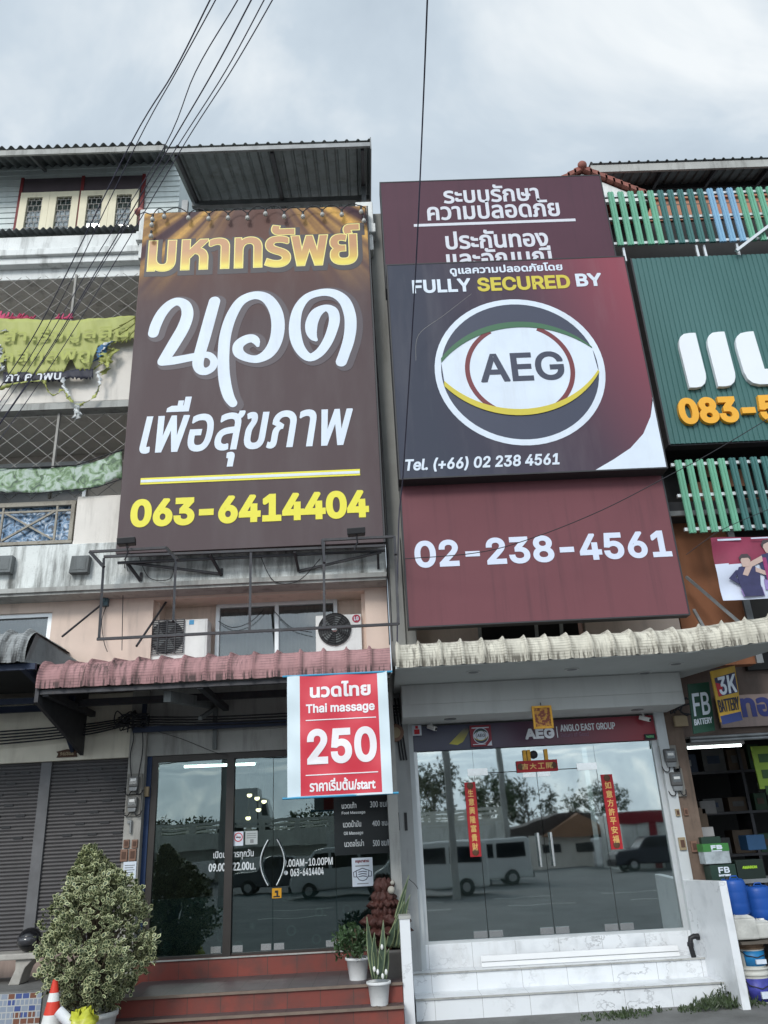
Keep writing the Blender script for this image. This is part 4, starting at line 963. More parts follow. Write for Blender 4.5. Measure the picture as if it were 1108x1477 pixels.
def emblem(parent, x, z, R_, Y, st=.0015):
    global cx, cz
    ox, oz = cx, cz; cx, cz = x, z
    m = MB(); disc(m, R_, Y-st, Y, ri=R_*.925); e = m.build('emblem_ring', WHT, parent)
    m = MB(); disc(m, R_*.93, Y-st*.7, Y); m.build('emblem_disc', NAV, parent)
    lo_in = arc3((-.9,-.12), (0,-.535), (.915,-.05)); up_in = arc3((-.915,.13), (0,.585), (.89,.25))
    m = MB(); m.prism([(x+a*R_, z+b*R_) for a, b in lo_in+up_in[::-1]], Y-st*2.2, Y-st*.7); m.build('emblem_eye', WHT, parent)
    m = MB(); n = 40
    for s in (0, math.pi): m = MB(); disc(m, R_*.645, Y-st*3.2, Y-st*2.2, 30, R_*.59, 0, s-1.07, s+1.12); m.build('emblem_iris', MRP, parent)
    up_out = arc3((-.915,.19), (0,.665), (.885,.275)); lo_out = arc3((-.905,-.19), (0,-.615), (.925,-.08))
    m = MB(); m.prism([(x+a*R_, z+b*R_) for a, b in up_in+up_out[::-1]], Y-st*4.2, Y-st*3.2); m.build('emblem_brow', GRP, parent)
    m = MB(); m.prism([(x+a*R_, z+b*R_) for a, b in lo_in+lo_out[::-1]], Y-st*4.2, Y-st*3.2); m.build('emblem_lid', SY, parent)
    text('emblem_lettering', 'AEG', None, Y-st*2.2, NAV, parent, .014*R_, st*1.2, bx=(x-.47*R_, x+.52*R_, z-.165*R_, z+.23*R_))
    cx, cz = ox, oz
emblem(s2, cx, cz, RR, Y, .004)
cq = [(r2[1]-.02, r2[2]+.02), (XX(857,671,Y), r2[2]+.02)]
a = W(855, 672, Y); b = W(942, 572, Y)
m = MB(); poly = [(r2[1]-.022, r2[2]+.022)]+[(p_.x if i < 6 else r2[1]-.022, p_.z if i else r2[2]+.022) for i, p_ in enumerate([W(858,670.8,Y), W(885,662.8,Y), W(909.5,646.4,Y), W(928,625.7,Y), W(938.5,600.8,Y), W(941.8,576,Y), W(942,573,Y)])]
m.prism(poly, Y-.004, Y); m.build('white_corner', WHT, s2)

r3 = rect((578,702), (963,690), (1000,885), (587,908), 10.95); r3 = (.52, 4.52, r3[2], 7.1)
s3 = sign_box('signboard', 'maroon signboard with white 02-238-4561, lowest of the three maroon signs', r3, 10.95, .16, MRN)
text('phone_lettering', '02-238-4561', (598,966.5,772.5,811.5), 10.95, mat('lilac_white_letters', ph(214,222,240,.92), .45, .03, 2), s3, .02, .006, s=-.05)

# ---- green sheet sign
r4 = rect((903,376), (1300,356), (1400,620), (977,642), 11.2)
r4 = (r4[0], 9.2, r4[2], r4[3])
gs, N, L, P = newmat('dark_green_sheet'); P.inputs['Roughness'].default_value = .5
sp = N.new('ShaderNodeSeparateXYZ'); p = pos(N, L); L.new(p, sp.inputs[0])
L.new(mixc(N, L, maprange(N, L, noise(N, L, pos(N, L, (1,1,.4)), 1.4, 6), .3, .75, 0, .35), ph(52,97,94,.92), ph(80,121,120,.92)), P.inputs['Base Color'])
t = thing('billboard', 'dark green ribbed sheet sign with white raised letters and orange numbers', 'billboard', ((r4[0]+r4[1])/2, 11.2, r4[2]))
m = MB(); x = r4[0]; pth = .085
while x < r4[1]:
    m.add([(x,11.2,r4[2]),(x+pth*.62,11.2,r4[2]),(x+pth*.7,11.212,r4[2]),(x+pth*.92,11.212,r4[2]),(x+pth,11.2,r4[2]),(x,11.2,r4[3]),(x+pth*.62,11.2,r4[3]),(x+pth*.7,11.212,r4[3]),(x+pth*.92,11.212,r4[3]),(x+pth,11.2,r4[3])], [(i,i+1,i+6,i+5) for i in range(4)]); x += pth
m.box(r4[0], r4[1], 11.215, 11.22, r4[2], r4[3]); m.build('panel', gs, t)
m = MB(); m.box(r4[0]-.03, r4[0]-.002, 11.19, 11.4, r4[2]-.02, r4[3]); m.box(r4[0], r4[1], 11.23, 11.4, r4[2]-.02, r4[2]+.05); m.build('frame', FR, t)
def cpoly(pts): return [(lambda p_: (p_.x, p_.z))(W(860+a/3.516, 240+b/3.516, 11.16)) for a, b in pts]
WL = mat('white_raised_letter', ph(232,236,240,.92), .4, .02, 2); OR2 = mat('orange_raised_letter', ph(236,172,54,.95), .4, .03, 2)
B1 = [(500,850),(470,851),(440,856),(424,870),(417,892),(418,918),(470,1128),(505,1128),(532,1122),(549,1105),(554,1080),(552,1058)]
for dx_, dy_, sc in ((0,0,1), (144,-6,1)):
    m = MB(); m.prism(cpoly([(a+dx_+(a-417)*.03*(dx_ > 0), b+dy_) for a, b in B1]), 11.12, 11.199); m.build('raised_letter', WL, t, .006)
U = [(793,842),(760,845),(728,852),(710,868),(704,892),(708,925),(745,1050),(765,1085),(790,1104),(825,1112),(1040,1103),(1090,1090),(1098,1060),(1040,830),(960,834),(1005,1022),(850,1033)]
m = MB(); m.prism(cpoly(U), 11.12, 11.199); m.build('raised_letter', WL, t, .006)
text('raised_phone_lettering', '083-5', (977,1119,574.5,612.5), 11.2, OR2, t, .03, .07, s=-.03)

# ---- red price banner hanging at the awning edge
YB = 10.33
r5 = rect((415.3,975.3), (558.8,967.6), (566,1144), (413.5,1153), YB)
CW, N, L, P = newmat('white_banner_cloth'); P.inputs['Base Color'].default_value = (*ph(214,228,234,.92), 1); P.inputs['Roughness'].default_value = .5
CR, N, L, P = newmat('red_banner_print'); P.inputs['Base Color'].default_value = (*ph(206,48,66,.95), 1); P.inputs['Roughness'].default_value = .45
def cloth(mb, x0, x1, z0, z1, Y, dfun, mi_f, nx=40, nz=40, th=.004):
    vs = []; fs = []; ms = []
    for l in (0, 1):
        for j in range(nz+1):
            for i in range(nx+1):
                u, v = i/nx, j/nz; vs.append((x0+(x1-x0)*u, Y+dfun(u, v)+l*th, z0+(z1-z0)*v))
    n = (nx+1)*(nz+1)
    for j in range(nz):
        for i in range(nx):
            a = j*(nx+1)+i; mi = mi_f((i+.5)/nx, (j+.5)/nz)
            mb.add([], [], mi); mb.f.append([a, a+1, a+nx+2, a+nx+1]); mb.m.append(mi); mb.sm.append(True)
            b = a+n; mb.f.append([b, b+nx+1, b+nx+2, b+1]); mb.m.append(mi); mb.sm.append(True)
    mb.v += vs; return mb
bn = thing('price_banner', 'red and white cloth banner reading 250 hanging from the red awning edge', 'banner', ((r5[0]+r5[1])/2, YB, r5[2]))
wav = lambda u, v: .012*math.sin(u*5+v*3)*(1-v)+.006*math.sin(u*13-v*9)+.004*math.sin(v*21+u*7)+.012*abs(math.sin(u*math.pi*1.0))*(v > .9)*(v-.9)*10
m = cloth(MB(), r5[0], r5[1], r5[2], r5[3], YB, wav, lambda u, v: 1 if .125 < u < .9 and v > .015 else 0, 80, 66)
m.build('cloth', [CW, CR], bn)
BW = mat('banner_white_letters', ph(236,232,234,.95), .5, .02, 3)
def drape(ob):      # letters follow the cloth
    for v in ob.data.vertices:
        X = v.co.x+bn.location.x; Z = v.co.z+bn.location.z
        v.co.y += wav((X-r5[0])/(r5[1]-r5[0]), (Z-r5[2])/(r5[3]-r5[2]))-.003
    return ob
for nm, body, px, b, f_ in (('thai_lettering', 'นวดไทย', (447,534.5,982.5,1005), .009, None), ('lettering', 'Thai massage', (441.5,540.5,1013.5,1030), .005, INTER), ('price_lettering', '250', (443,543.5,1049.5,1101), .022, INTER), ('small_lettering', 'ราคาเริ่มต้น/start', (446.6,541.7,1121.5,1140), .0045, None)):
    drape(text(nm, body, px, YB, BW, bn, b, .004, s=-.05))
for px in ((441,542.5,1036.4,1037.6), (441,545.5,1115.2,1116.6)):
    a = box4(*px, YB, -.05); m = MB()
    for i in range(20): xa, xb = a[0]+(a[1]-a[0])*i/20, a[0]+(a[1]-a[0])*(i+1)/20; m.box(xa, xb, YB-.003, YB, a[2], a[2]+.012)
    drape(m.build('divider', BW, bn))
TP = mat('turquoise_pole', ph(70,160,200,.8), .4, .05, 3)
for z in (r5[3]-.005, r5[2]+.005):
    m = MB(); m.tube([(r5[0]-.06, YB+.012, z), (r5[1]+.07, YB+.012, z)], .014, 8); m.build('pole', TP, bn)
m = MB()
for x in (r5[0]+.15, r5[1]-.15): m.tube([(x, YB+.012, r5[3]), (x, 10.46, 4.16)], .004, 5)
m.build('string', M['cable'], bn)

# ---- torn yellow banner on the third floor balcony
YT = 11.2
tb, N, L, P = newmat('faded_yellow_banner'); P.inputs['Roughness'].default_value = .6
L.new(mixc(N, L, maprange(N, L, noise(N, L, pos(N, L), 2.2, 6), .4, .7, 0, .5), ph(176,180,100,.85), ph(146,154,82,.85)), P.inputs['Base Color'])
tk = mat('black_printed_band', ph(44,44,56), .6, .1, 3)
t = thing('torn_banner', 'torn faded yellow banner with ghosted Thai letters tied over the upper balcony', 'banner', (-5.2, YT, 9))
def px_strip(top, bot, nx=60, nz=14, seed=1, rag=0.0):
    rng = random.Random(seed); vs = []; m = MB()
    def at(poly, x):
        for (xa, ya), (xb, yb) in zip(poly, poly[1:]):
            if xa <= x <= xb: return ya+(yb-ya)*(x-xa)/(xb-xa)
        return poly[-1][1]
    xs0, xs1 = top[0][0], top[-1][0]
    rg = [rng.uniform(-rag, rag) for _ in range(nx+1)]
    for j in range(nz+1):
        for i in range(nx+1):
            x = xs0+(xs1-xs0)*i/nx; y = at(top, x)+(at(bot, x)+rg[i]-at(top, x))*j/nz
            p_ = W(x, y, YT); vs.append((p_.x, YT+.012*math.sin(i*.35+j*.2)+.005*math.sin(i*1.1-j*.6), p_.z))
    fs = [(j*(nx+1)+i, (j+1)*(nx+1)+i, (j+1)*(nx+1)+i+1, j*(nx+1)+i+1) for j in range(nz) for i in range(nx)]
    m.add(vs, fs, 0, True); return m
def solid(o, th=.006):
    k = o.modifiers.new('thickness', 'SOLIDIFY'); k.thickness = th; return o
solid(px_strip([(-90,452),(0,459),(100,462),(195,455)], [(-90,528),(0,536),(6,500),(12,540),(60,538),(90,536),(103,515),(110,534),(130,532),(140,500),(160,496),(195,489)], 110, 14, 2, 3).build('cloth', tb, t))
solid(px_strip([(5,536),(60,538),(90,535),(134,531)], [(5,551),(60,549),(90,548),(134,545)], 60, 3, 5, 3).build('printed_band', tk, t))
GH = mat('ghost_letters', ph(176,182,96,.8), .6, .1, 3)
text('ghost_lettering', 'สำเร็จมูลลิน', (4,185,470,495), YT-.06, GH, t, .006, .003, s=-.01)
text('ghost_lettering', 'คลีกลพิถู', (2,130,502,526), YT-.06, GH, t, .006, .003, s=-.01)
text('band_lettering', 'ภา ค าพบ', (8,88,539,549), YT-.06, mat('band_white_letters', (.6,.62,.65), .6), t, .004, .003, s=-.01)
# shreds hanging down
rag_m = [tb, mat('white_shred', (.6,.62,.62), .7), mat('blue_shred', ph(70,110,150), .7)]
def shred(pts, wpx, mi, seed):
    rng = random.Random(seed); m = MB(); vs = []; P_ = spline([(a, b) for a, b in pts], 8)
    for i, (a, b) in enumerate(P_):
        p_ = W(a, b, YT-.02); wv = wpx*.0105*(.5+rng.random()); an_ = rng.uniform(-.8, .8)+i*.4
        dx_, dy_ = math.cos(an_)*wv/2, math.sin(an_)*wv/2
        vs += [(p_.x-dx_, p_.y-dy_*.6, p_.z-wv*.3), (p_.x+dx_, p_.y+dy_*.6, p_.z+wv*.3)]
    m.add(vs, [(2*i, 2*i+1, 2*i+3, 2*i+2) for i in range(len(P_)-1)], 0, True)
    return solid(m.build('hanging_shred', rag_m[mi], t), .004)
for i, (pts, wp, mi) in enumerate(((((-30,572),(0,560),(30,552),(64,549)), 6, 0), (((64,549),(70,565),(80,570),(90,562),(100,575),(112,584),(125,580),(138,570),(144,555)), 5, 0), (((90,545),(94,560),(100,572)), 8, 1), (((112,582),(111,592),(108,602)), 9, 1), (((113,584),(114,594),(112,604)), 8, 1), (((140,566),(144,550),(142,535)), 7, 1), (((138,520),(146,508),(158,496)), 13, 2), (((140,530),(148,520),(160,505)), 12, 0), (((150,540),(156,522),(164,508),(152,498)), 14, 0), (((144,512),(150,500),(162,494)), 10, 1), (((-5,500),(4,515),(2,535)), 12, 1), (((0,478),(10,476)), 8, 1))):
    shred(pts, wp, mi, i)
m = MB()
for a, b in (((195,458),(172,470)), ((195,466),(170,484)), ((195,476),(175,495)), ((188,462),(160,478))): m.tube([W(*a, 11.15), W((a[0]+b[0])/2, (a[1]+b[1])/2+1, 11.13), W(*b, 11.15)], .008, 5)
m.build('tie_cord', mat('olive_cord', ph(120,120,60), .8), t)
# pink printed edging at the top
PK = mat('pink_print', ph(196,60,104,.9), .6, .1, 6)
m = MB(); rng = random.Random(4)
for a, b in ((-60, 48), (80, 104)):
    x = a
    while x < b:
        hh = rng.uniform(2, 12)*(1-abs((x-(a+b)/2)/(b-a))*1.0); c = W(x, 460, YT+.02); d = W(x+rng.uniform(2, 6), 460-hh, YT+.02)
        m.bar(c, d, .03, .012); x += 2.2
m.build('pink_edging', PK, t)
# ---- camouflage-like leaf printed banner on the railing
lf, N, L, P = newmat('faded_leaf_print'); P.inputs['Roughness'].default_value = .6
n_ = N.new('ShaderNodeTexNoise'); n_.inputs['Scale'].default_value = 7; n_.inputs['Detail'].default_value = 7; n_.inputs['Distortion'].default_value = 1.2; L.new(pos(N, L), n_.inputs['Vector'])
cr_ = N.new('ShaderNodeValToRGB'); L.new(n_.outputs[0], cr_.inputs[0]); E_ = cr_.color_ramp.elements
E_[0].position = .36; E_[0].color = (*ph(62,82,68,.9), 1); E_[1].position = .62; E_[1].color = (*ph(186,200,190,.8), 1)
k = E_.new(.46); k.color = (*ph(112,140,100,.9), 1); k = E_.new(.52); k.color = (*ph(150,172,148,.85), 1)
sp = N.new('ShaderNodeSeparateXYZ'); L.new(pos(N, L), sp.inputs[0])
L.new(cr_.outputs[0], P.inputs['Base Color'])
t = thing('leaf_print_banner', 'pale banner printed with green leaves strung across the lower balcony railing', 'banner', (-5, 11.25, 7))
YT = 11.25
solid(px_strip([(-90,676),(0,674),(60,676),(110,672),(150,662),(176,650)], [(-90,713),(0,710),(60,711),(100,709),(140,704),(172,688)], 70, 8, 9, 2).build('cloth', lf, t))
m = MB(); m.tube([W(-60,676,11.23), W(30,675,11.23), W(110,671,11.23), W(178,648,11.23)], .01, 5); m.tube([W(-60,713,11.23), W(60,711,11.23), W(140,703,11.23), W(178,690,11.23)], .01, 5); m.build('tie_cord', M['cable'], t)

# ---- footballer banner at the right
YF = 11.05
q = [W(1026,779,YF), W(1135,769,YF), W(1165,860,YF), W(1042,867,YF)]
fbx = ((q[0].x+q[3].x)/2, (q[1].x+q[2].x)/2, (q[2].z+q[3].z)/2, (q[0].z+q[1].z)/2)
t = thing('printed_banner', 'maroon and white printed banner with two figures in striped jerseys under the slats', 'banner', ((fbx[0]+fbx[1])/2, YF, fbx[2]))
FM = mat('maroon_banner_print', ph(136,50,76,.9), .55, .2, 2); FW = mat('pale_banner_print', ph(206,214,232,.88), .55, .08, 3)
wav2 = lambda u, v: .02*math.sin(u*6+v*4)+.012*math.sin(v*11-u*5)
m = cloth(MB(), *fbx, YF, wav2, lambda u, v: 0 if v > .58-.06*u else 1, 50, 50); m.build('cloth', [FM, FW], t)
def fp(u, v): return (fbx[0]+(fbx[1]-fbx[0])*u, fbx[2]+(fbx[3]-fbx[2])*v)
SK = mat('printed_skin', ph(196,170,160,.85), .6, .1, 6); HR = mat('printed_hair', ph(70,60,64), .6); JN = mat('printed_navy_jersey', ph(56,56,92,.9), .6, .2, 8); JM = mat('printed_magenta_stripe', ph(150,58,110,.85), .6, .2, 8); JP = mat('printed_violet_fade', ph(150,130,184,.85), .6, .2, 8)
def figure(u, v, k, flip=1):
    layers = []
    def poly(pts, m_, lay):
        a = [(lambda q: (q[0], max(q[1], fbx[2]+.005)))(fp(u+flip*x*k*1.15, v+y*k)) for x, y in pts]
        yy = YF+min(wav2((p[0]-fbx[0])/(fbx[1]-fbx[0]), (p[1]-fbx[2])/(fbx[3]-fbx[2])) for p in a)+.012
        m = MB(); m.prism(a, yy-.022-lay*.002, yy-.018); layers.append((m, m_))
    poly([(-.16,-.05),(-.17,.22),(-.12,.36),(0,.40),(.13,.36),(.18,.2),(.15,-.05),(.17,-.3),(-.12,-.3)], JN, 0)
    for s in (-.09, .02, .11): poly([(s-.025,-.28),(s-.03,.3),(s+.02,.3),(s+.022,-.28)], JM, 1)
    poly([(-.17,.3),(-.3,.12),(-.16,-.02),(.0,.02),(0,.08),(-.13,.07),(-.2,.14),(-.1,.3)], JN, 2)
    poly([(.13,.34),(.34,.2),(.42,.0),(.36,-.03),(.28,.14),(.12,.24)], SK, 1)
    poly([(-.06,.36),(-.075,.5),(-.06,.56),(0,.6),(.06,.56),(.075,.5),(.055,.42),(.03,.36)], SK, 2)
    poly([(-.085,.5),(-.09,.58),(-.04,.65),(.05,.65),(.09,.57),(.08,.5),(.05,.56),(-.05,.56)], HR, 3)
    poly([(-.14,-.3),(-.16,-.12),(.0,-.2),(.17,-.1),(.18,-.3)], JP, 2)
    for m, m_ in layers: m.build('printed_figure', m_, t)
figure(.36, .25, .7); figure(.7, .38, .85, -1)
m = MB(); x0_, z0_ = fp(.08, .94); m.box(x0_, x0_+.35, YF-.03, YF-.027, z0_, z0_+.03); m.box(x0_+.5, x0_+.85, YF-.03, YF-.027, z0_+.01, z0_+.03); m.build('small_print_line', FW, t)
# ================================================================== steel cage, lamps and bulbs around the brown billboard
def P3(x, y, Y): return W(x, y, Y)
t = thing('steel_sign_cage', 'rusty black steel cage of an empty sign box below the brown billboard', 'sign frame', (-1.7, 10.6, 4.6))
BT = .035
def seg(pts, nm='bar', w_=BT):
    m = MB()
    for a, b in zip(pts, pts[1:]): m.bar(a, b, w_)
    return m.build(nm, M['steel'], t)
Yc, Yw = 10.55, 11.32
seg([P3(130,796,10.75), P3(240,790,10.75)], 'top_bar'); seg([P3(130,796,10.75), P3(150,818,Yc)], 'side_bar'); seg([P3(240,790,10.75), P3(256,808,Yc)], 'side_bar')
seg([P3(465,779,10.75), P3(569,774,10.75)], 'top_bar'); seg([P3(465,779,10.75), P3(468,812,Yc)], 'side_bar'); seg([P3(569,774,10.75), P3(571,800,Yc)], 'side_bar')
seg([P3(150,803,11.0), P3(556,787,11.0)], 'top_bar'); seg([P3(170,812,11.1), P3(556,794,11.1)], 'top_bar')
seg([P3(150,806,11.0), P3(143,920,Yc)], 'upright'); seg([P3(254,803,11.0), P3(250,896,Yc)], 'upright'); seg([P3(362,798,11.0), P3(360,912,Yc)], 'upright'); seg([P3(467,780,11.0), P3(468,905,Yc)], 'upright'); seg([P3(569,775,11.0), P3(575,900,Yc)], 'upright')
seg([P3(140,922,Yc), P3(575,900,Yc)], 'bottom_bar')
seg([P3(182,810,11.1), P3(203,838,Yw), P3(204,826,Yw)], 'bracket'); seg([P3(180,811,11.1), P3(320,828,Yw), P3(320,820,Yw)], 'bracket')
seg([P3(303,800,11.0), P3(320,830,Yw)], 'bracket'); seg([P3(425,796,11.0), P3(431,824,Yw), P3(550,796,11.1)], 'bracket'); seg([P3(545,796,11.1), P3(546,820,Yw)], 'bracket')
for i, (a, b, Yb, wall) in enumerate((((244,862),(197,932),11.2,'beneath the air conditioner recess'), ((155,865),(90,918),11.4,'beside the small blue box'))):
    m = MB(); d0 = W(a[0], a[1], 11.72 if i else 11.95); m.tube([d0, W(b[0], b[1], 10.9)], .016, 8); m.ball(d0, .05)
    tag(m.build('stay_rod', M['steel']), 'thin dark stay rod running down to the awning '+wall, 'stay rod')
for nm, px, py, wh in (('floodlight', 183, 781, 'left'), ('floodlight', 514, 767, 'right')):
    c = W(px, py, 10.5); f = thing('floodlight', 'small black floodlight on the cage under the %s of the yellow phone number' % ('first digits' if wh == 'left' else 'last digits'), 'floodlight', c)
    m = MB(); m.hexa([(c.x-.13,10.46,c.z-.05),(c.x+.13,10.46,c.z-.04),(c.x+.13,10.44,c.z+.05),(c.x-.13,10.44,c.z+.04)], [(c.x-.12,10.56,c.z-.06),(c.x+.12,10.56,c.z-.05),(c.x+.12,10.54,c.z+.04),(c.x-.12,10.54,c.z+.03)]); m.build('housing', M['black'], f, .01)
    m = MB(); m.box(c.x-.1, c.x+.1, 10.558, 10.566, c.z-.04, c.z+.03); m.build('lens', M['winglass'], f)
    m = MB(); m.tube([(c.x, 10.5, c.z-.04), (c.x+.01, 10.55, c.z-.14), (c.x-.04, 10.6, c.z-.24)], .012, 6); m.build('stem', M['steel'], f)
# bulbs strung along the billboard's top
bs = thing('string_lights', 'string of clear light bulbs looped along the top edge of the brown billboard', 'string lights', (-1.7, 10.9, 12.2))
bulbm, N, L, P = newmat('bulb_glass'); P.inputs['Base Color'].default_value = (.55,.55,.52,1); P.inputs['Roughness'].default_value = .12; P.inputs['Transmission Weight'].default_value = .3
bl_ = [(220,316),(237,312),(272,314),(301,315),(329,314),(357,314),(383,308),(410,312),(437,312),(465,309),(493,309),(521,305),(219,324),(218,340),(525,318)]
wire = []
for i, (a, b) in enumerate(bl_):
    c = W(a, b, 10.9)
    m = MB(); m.lathe([(.004,c.z-.055),(.03,c.z-.045),(.042,c.z-.015),(.036,c.z+.015),(.018,c.z+.04),(.014,c.z+.045)], c.x, c.y, 12); bb_ = m.build('bulb', bulbm, bs)
    m = MB(); m.lathe([(.02,c.z+.04),(.022,c.z+.1),(.01,c.z+.115)], c.x, c.y, 10); m.build('socket', M['black'], bb_)
    if i < 12: wire.append(Vector((c.x, c.y, c.z+.13)))
pts = []
for a, b in zip(wire, wire[1:]):
    for k in range(6):
        t_ = k/6; p = a.lerp(b, t_); p.z = a.z+(b.z-a.z)*t_+.12*math.sin(math.pi*t_)-.04; pts.append(p)
pts.append(wire[-1])
m = MB(); m.tube([W(200,310,11), W(208,306,10.9)]+pts+[W(527,300,10.95), W(529,318,10.95)], .009, 6); m.build('cable', M['cable'], bs)

# ================================================================== air conditioners in the recess
def condenser(label, tl, br, grille_c, grille_r, Y, square):
    x0, x1 = XX(tl[0], (tl[1]+br[1])/2, Y), XX(br[0], (tl[1]+br[1])/2, Y); z1 = ZZ(tl[0], tl[1], Y); z0 = z1-.62
    a = thing('air_conditioner', label, 'air conditioner', ((x0+x1)/2, Y, z0))
    m = MB(); m.box(x0, x1, Y, Y+.3, z0, z1); m.build('casing', M['whiteplast'], a, .015)
    gx, gz = XX(grille_c[0], grille_c[1], Y), ZZ(grille_c[0], grille_c[1], Y); r = grille_r
    m = MB(); m.lathe([(r, 0), (r, .01)], 0, 0, 32); m.v = [(gx+p[0], Y-.004-p[2], gz+p[1]) for p in m.v]; m.build('fan_opening', M['black'], a)
    m = MB()
    for k in range(5):
        an_ = k*2*math.pi/5
        m.prism([(gx+r*.2*math.cos(an_), gz+r*.2*math.sin(an_)), (gx+r*.85*math.cos(an_-.25), gz+r*.85*math.sin(an_-.25)), (gx+r*.85*math.cos(an_+.3), gz+r*.85*math.sin(an_+.3)), (gx+r*.2*math.cos(an_+.8), gz+r*.2*math.sin(an_+.8))], Y-.017-k*.0004, Y-.015)
    m.build('fan_blade', mat('fan_grey', (.12,.13,.13), .5), a)
    m = MB()
    if square:
        gr = r*1.02
        for k in range(17): z = gz-gr+2*gr*k/16; m.box(gx-gr, gx+gr, Y-.03, Y-.022, z-.006, z+.006)
        for k in range(5): x = gx-gr+2*gr*k/4; m.box(x-.008, x+.008, Y-.038, Y-.03, gz-gr, gz+gr)
    else:
        for rr in [r*q/7 for q in range(1, 8)]:
            m.tube([(gx+rr*math.cos(k*math.pi/16), Y-.03, gz+rr*math.sin(k*math.pi/16)) for k in range(33)], .005, 5, cap=False)
        for k in range(12): m.tube([(gx, Y-.034, gz), (gx+r*math.cos(k*math.pi/6), Y-.034, gz+r*math.sin(k*math.pi/6))], .005, 5)
    m.build('fan_guard', M['steel'] if square else M['black'], a)
    return a, x0, x1, z0, z1, gx, gz
a, x0, x1, z0, z1, gx, gz = condenser('white air conditioner with wide slatted grille, nearer the blue stay rod', (211,896), (300,893), (241,919), .25, 11.75, True)
m = MB(); m.box(XX(268,900,11.75), XX(297,900,11.75), 11.742, 11.75, z0+.03, z1-.03); m.build('side_panel', M['whiteplast'], a, .004)
lx, lz = XX(277,898,11.74), ZZ(277,898,11.74)
m = MB(); m.box(lx-.04, lx+.03, 11.736, 11.741, lz-.03, lz+.04); m.prism([(lx-.03,lz-.02),(lx+.015,lz+.03),(lx-.03,lz+.03)], 11.732, 11.736); m.build('badge', mat('light_blue_badge', ph(80,170,220,.8), .4), a)
a, x0, x1, z0, z1, gx, gz = condenser('white air conditioner with round black fan guard beside the curved pipe', (455,888), (521,884), (483,908), .245, 11.75, False)
m = MB(); m.lathe([(.05,0),(.045,.012),(.0,.014)], 0, 0, 16); m.v = [(gx+p[0], 11.715-p[2], gz+p[1]) for p in m.v]; m.build('hub_cap', M['chrome'], a)
lx, lz = XX(514,892,11.74), ZZ(514,892,11.74)
m = MB(); m.lathe([(.062,0),(.062,.006)], 0, 0, 24); m.v = [(lx+p[0], 11.748-p[2], lz+p[1]) for p in m.v]; bd = m.build('badge', mat('crimson_badge', ph(180,40,70,.8), .4), a)
text('badge_lettering', 'LG', None, 11.741, WHT, bd, .003, .003, bx=(lx-.035, lx+.035, lz-.03, lz+.03))
for i, dx_ in enumerate((0, 9)):
    a_ = [W(512+dx_, 838+dx_*.4, 12.15), W(519+dx_, 843+dx_*.4, 12.1), W(524+dx_*.8, 856+dx_*.4, 12.1), W(525+dx_*.8, 890, 12.1), W(526+dx_*.8, 935, 12.1)]
    m = MB(); m.tube(spline([tuple(p) for p in a_], 5), .028 if i else .022, 8); tag(m.build('conduit_pipe', M['steelgrey']), 'grey curved conduit running down beside the round-fan air conditioner, %s' % ('thicker outer one' if i else 'thinner inner one'), 'pipe')
c = W(152, 866, 11.66)
m = MB(); m.box(c.x-.07, c.x+.05, 11.62, 11.699, c.z-.09, c.z+.09); m.box(c.x-.05, c.x+.02, 11.60, 11.62, c.z-.03, c.z+.05)
tag(m.build('junction_box', mat('blue_grey_box', ph(90,118,128,.8), .5), bev=.006), 'small blue grey junction box on the beige wall under the stained balcony', 'junction box')

# ================================================================== wires
def cable(pts, label, r=.012, m_=None, n=6, group=None, name='power_cable', cat='cable'):
    p = [tuple(W(*q)) for q in pts]
    m = MB(); m.tube(spline(p, n), r, 6); o = m.build(name, m_ or M['powercable'])
    return tag(o, label, cat, group)
tops = [303, 311, 343, 362.5, 381, 393]
mids = [(188,208),(197,208),(237,212),(244,212),(258,208),(266,208)]
lows = [(70,446),(82,446),(139,370),(148,376),(160,362),(172,368)]
ends = [(-60,640),(-50,650),(-40,650),(-36,662),(-30,655),(-24,668)]
lb = ['leftmost of the six overhead power cables, crossing the cream casements', 'overhead power cable just right of the leftmost one', 'overhead power cable third from the left at the top of the sky', 'overhead power cable fourth from the left at the top of the sky', 'overhead power cable second from the right of the six', 'rightmost of the six overhead power cables in the sky']
for i in range(6):
    tp = tops[i]; mi = mids[i]; k = .55
    bow = [5, 0, -8, 4, 5, 3][i]
    cable([(tp+36, -70, 4.0), (tp, 0, 4.4), (tp+(mi[0]-tp)*.5+bow, 104, 5.2), (*mi, 6.3), (*lows[i], 7.8), ((lows[i][0]+ends[i][0])/2+6, (lows[i][1]+ends[i][1])/2, 8.6), (*ends[i], 9.2)], lb[i], .005+.0012*(i in (0, 3)), group='overhead power cables')
cable([(618,-40,5), (611,140,6.4), (602,345,7.6), (592,520,8.8), (581,690,10.2), (575,760,10.6), (573,930,11.0)], 'single black cable hanging down past the left edge of the maroon signs', .009, name='drop_cable')
cable([(583,806,10.6), (690,797,10.4), (771,775,10.3), (870,735,10.2), (965,686,10.2), (1040,645,10.1), (1180,560,10)], 'thin sagging wire crossing the maroon 02-238-4561 signboard', .006, M['cable'], name='drop_cable')
cable([(680,424,10.6), (640,455,10.55), (604,483,10.5), (600,520,10.5)], 'faint thin wire slanting across the slate AEG signboard', .003, M['grid'], name='drop_cable')
cable([(1108,735,10.9), (1040,765,10.9), (990,800,10.9)], 'thin wire slanting across the lower mint slats', .005, M['cable'], name='drop_cable')
for i, (pts) in enumerate(([(527,300,11.1),(540,470,11.1),(552,650,11.1),(560,790,11.1),(566,925,11)], [(560,790,11.3),(558,840,11.3),(562,930,11.2)])):
    cable(pts, ('black wire running down the right edge of the brown billboard', 'black wire hanging on the grey pilaster below the brown billboard')[i], .008, M['cable'], name='drop_cable')
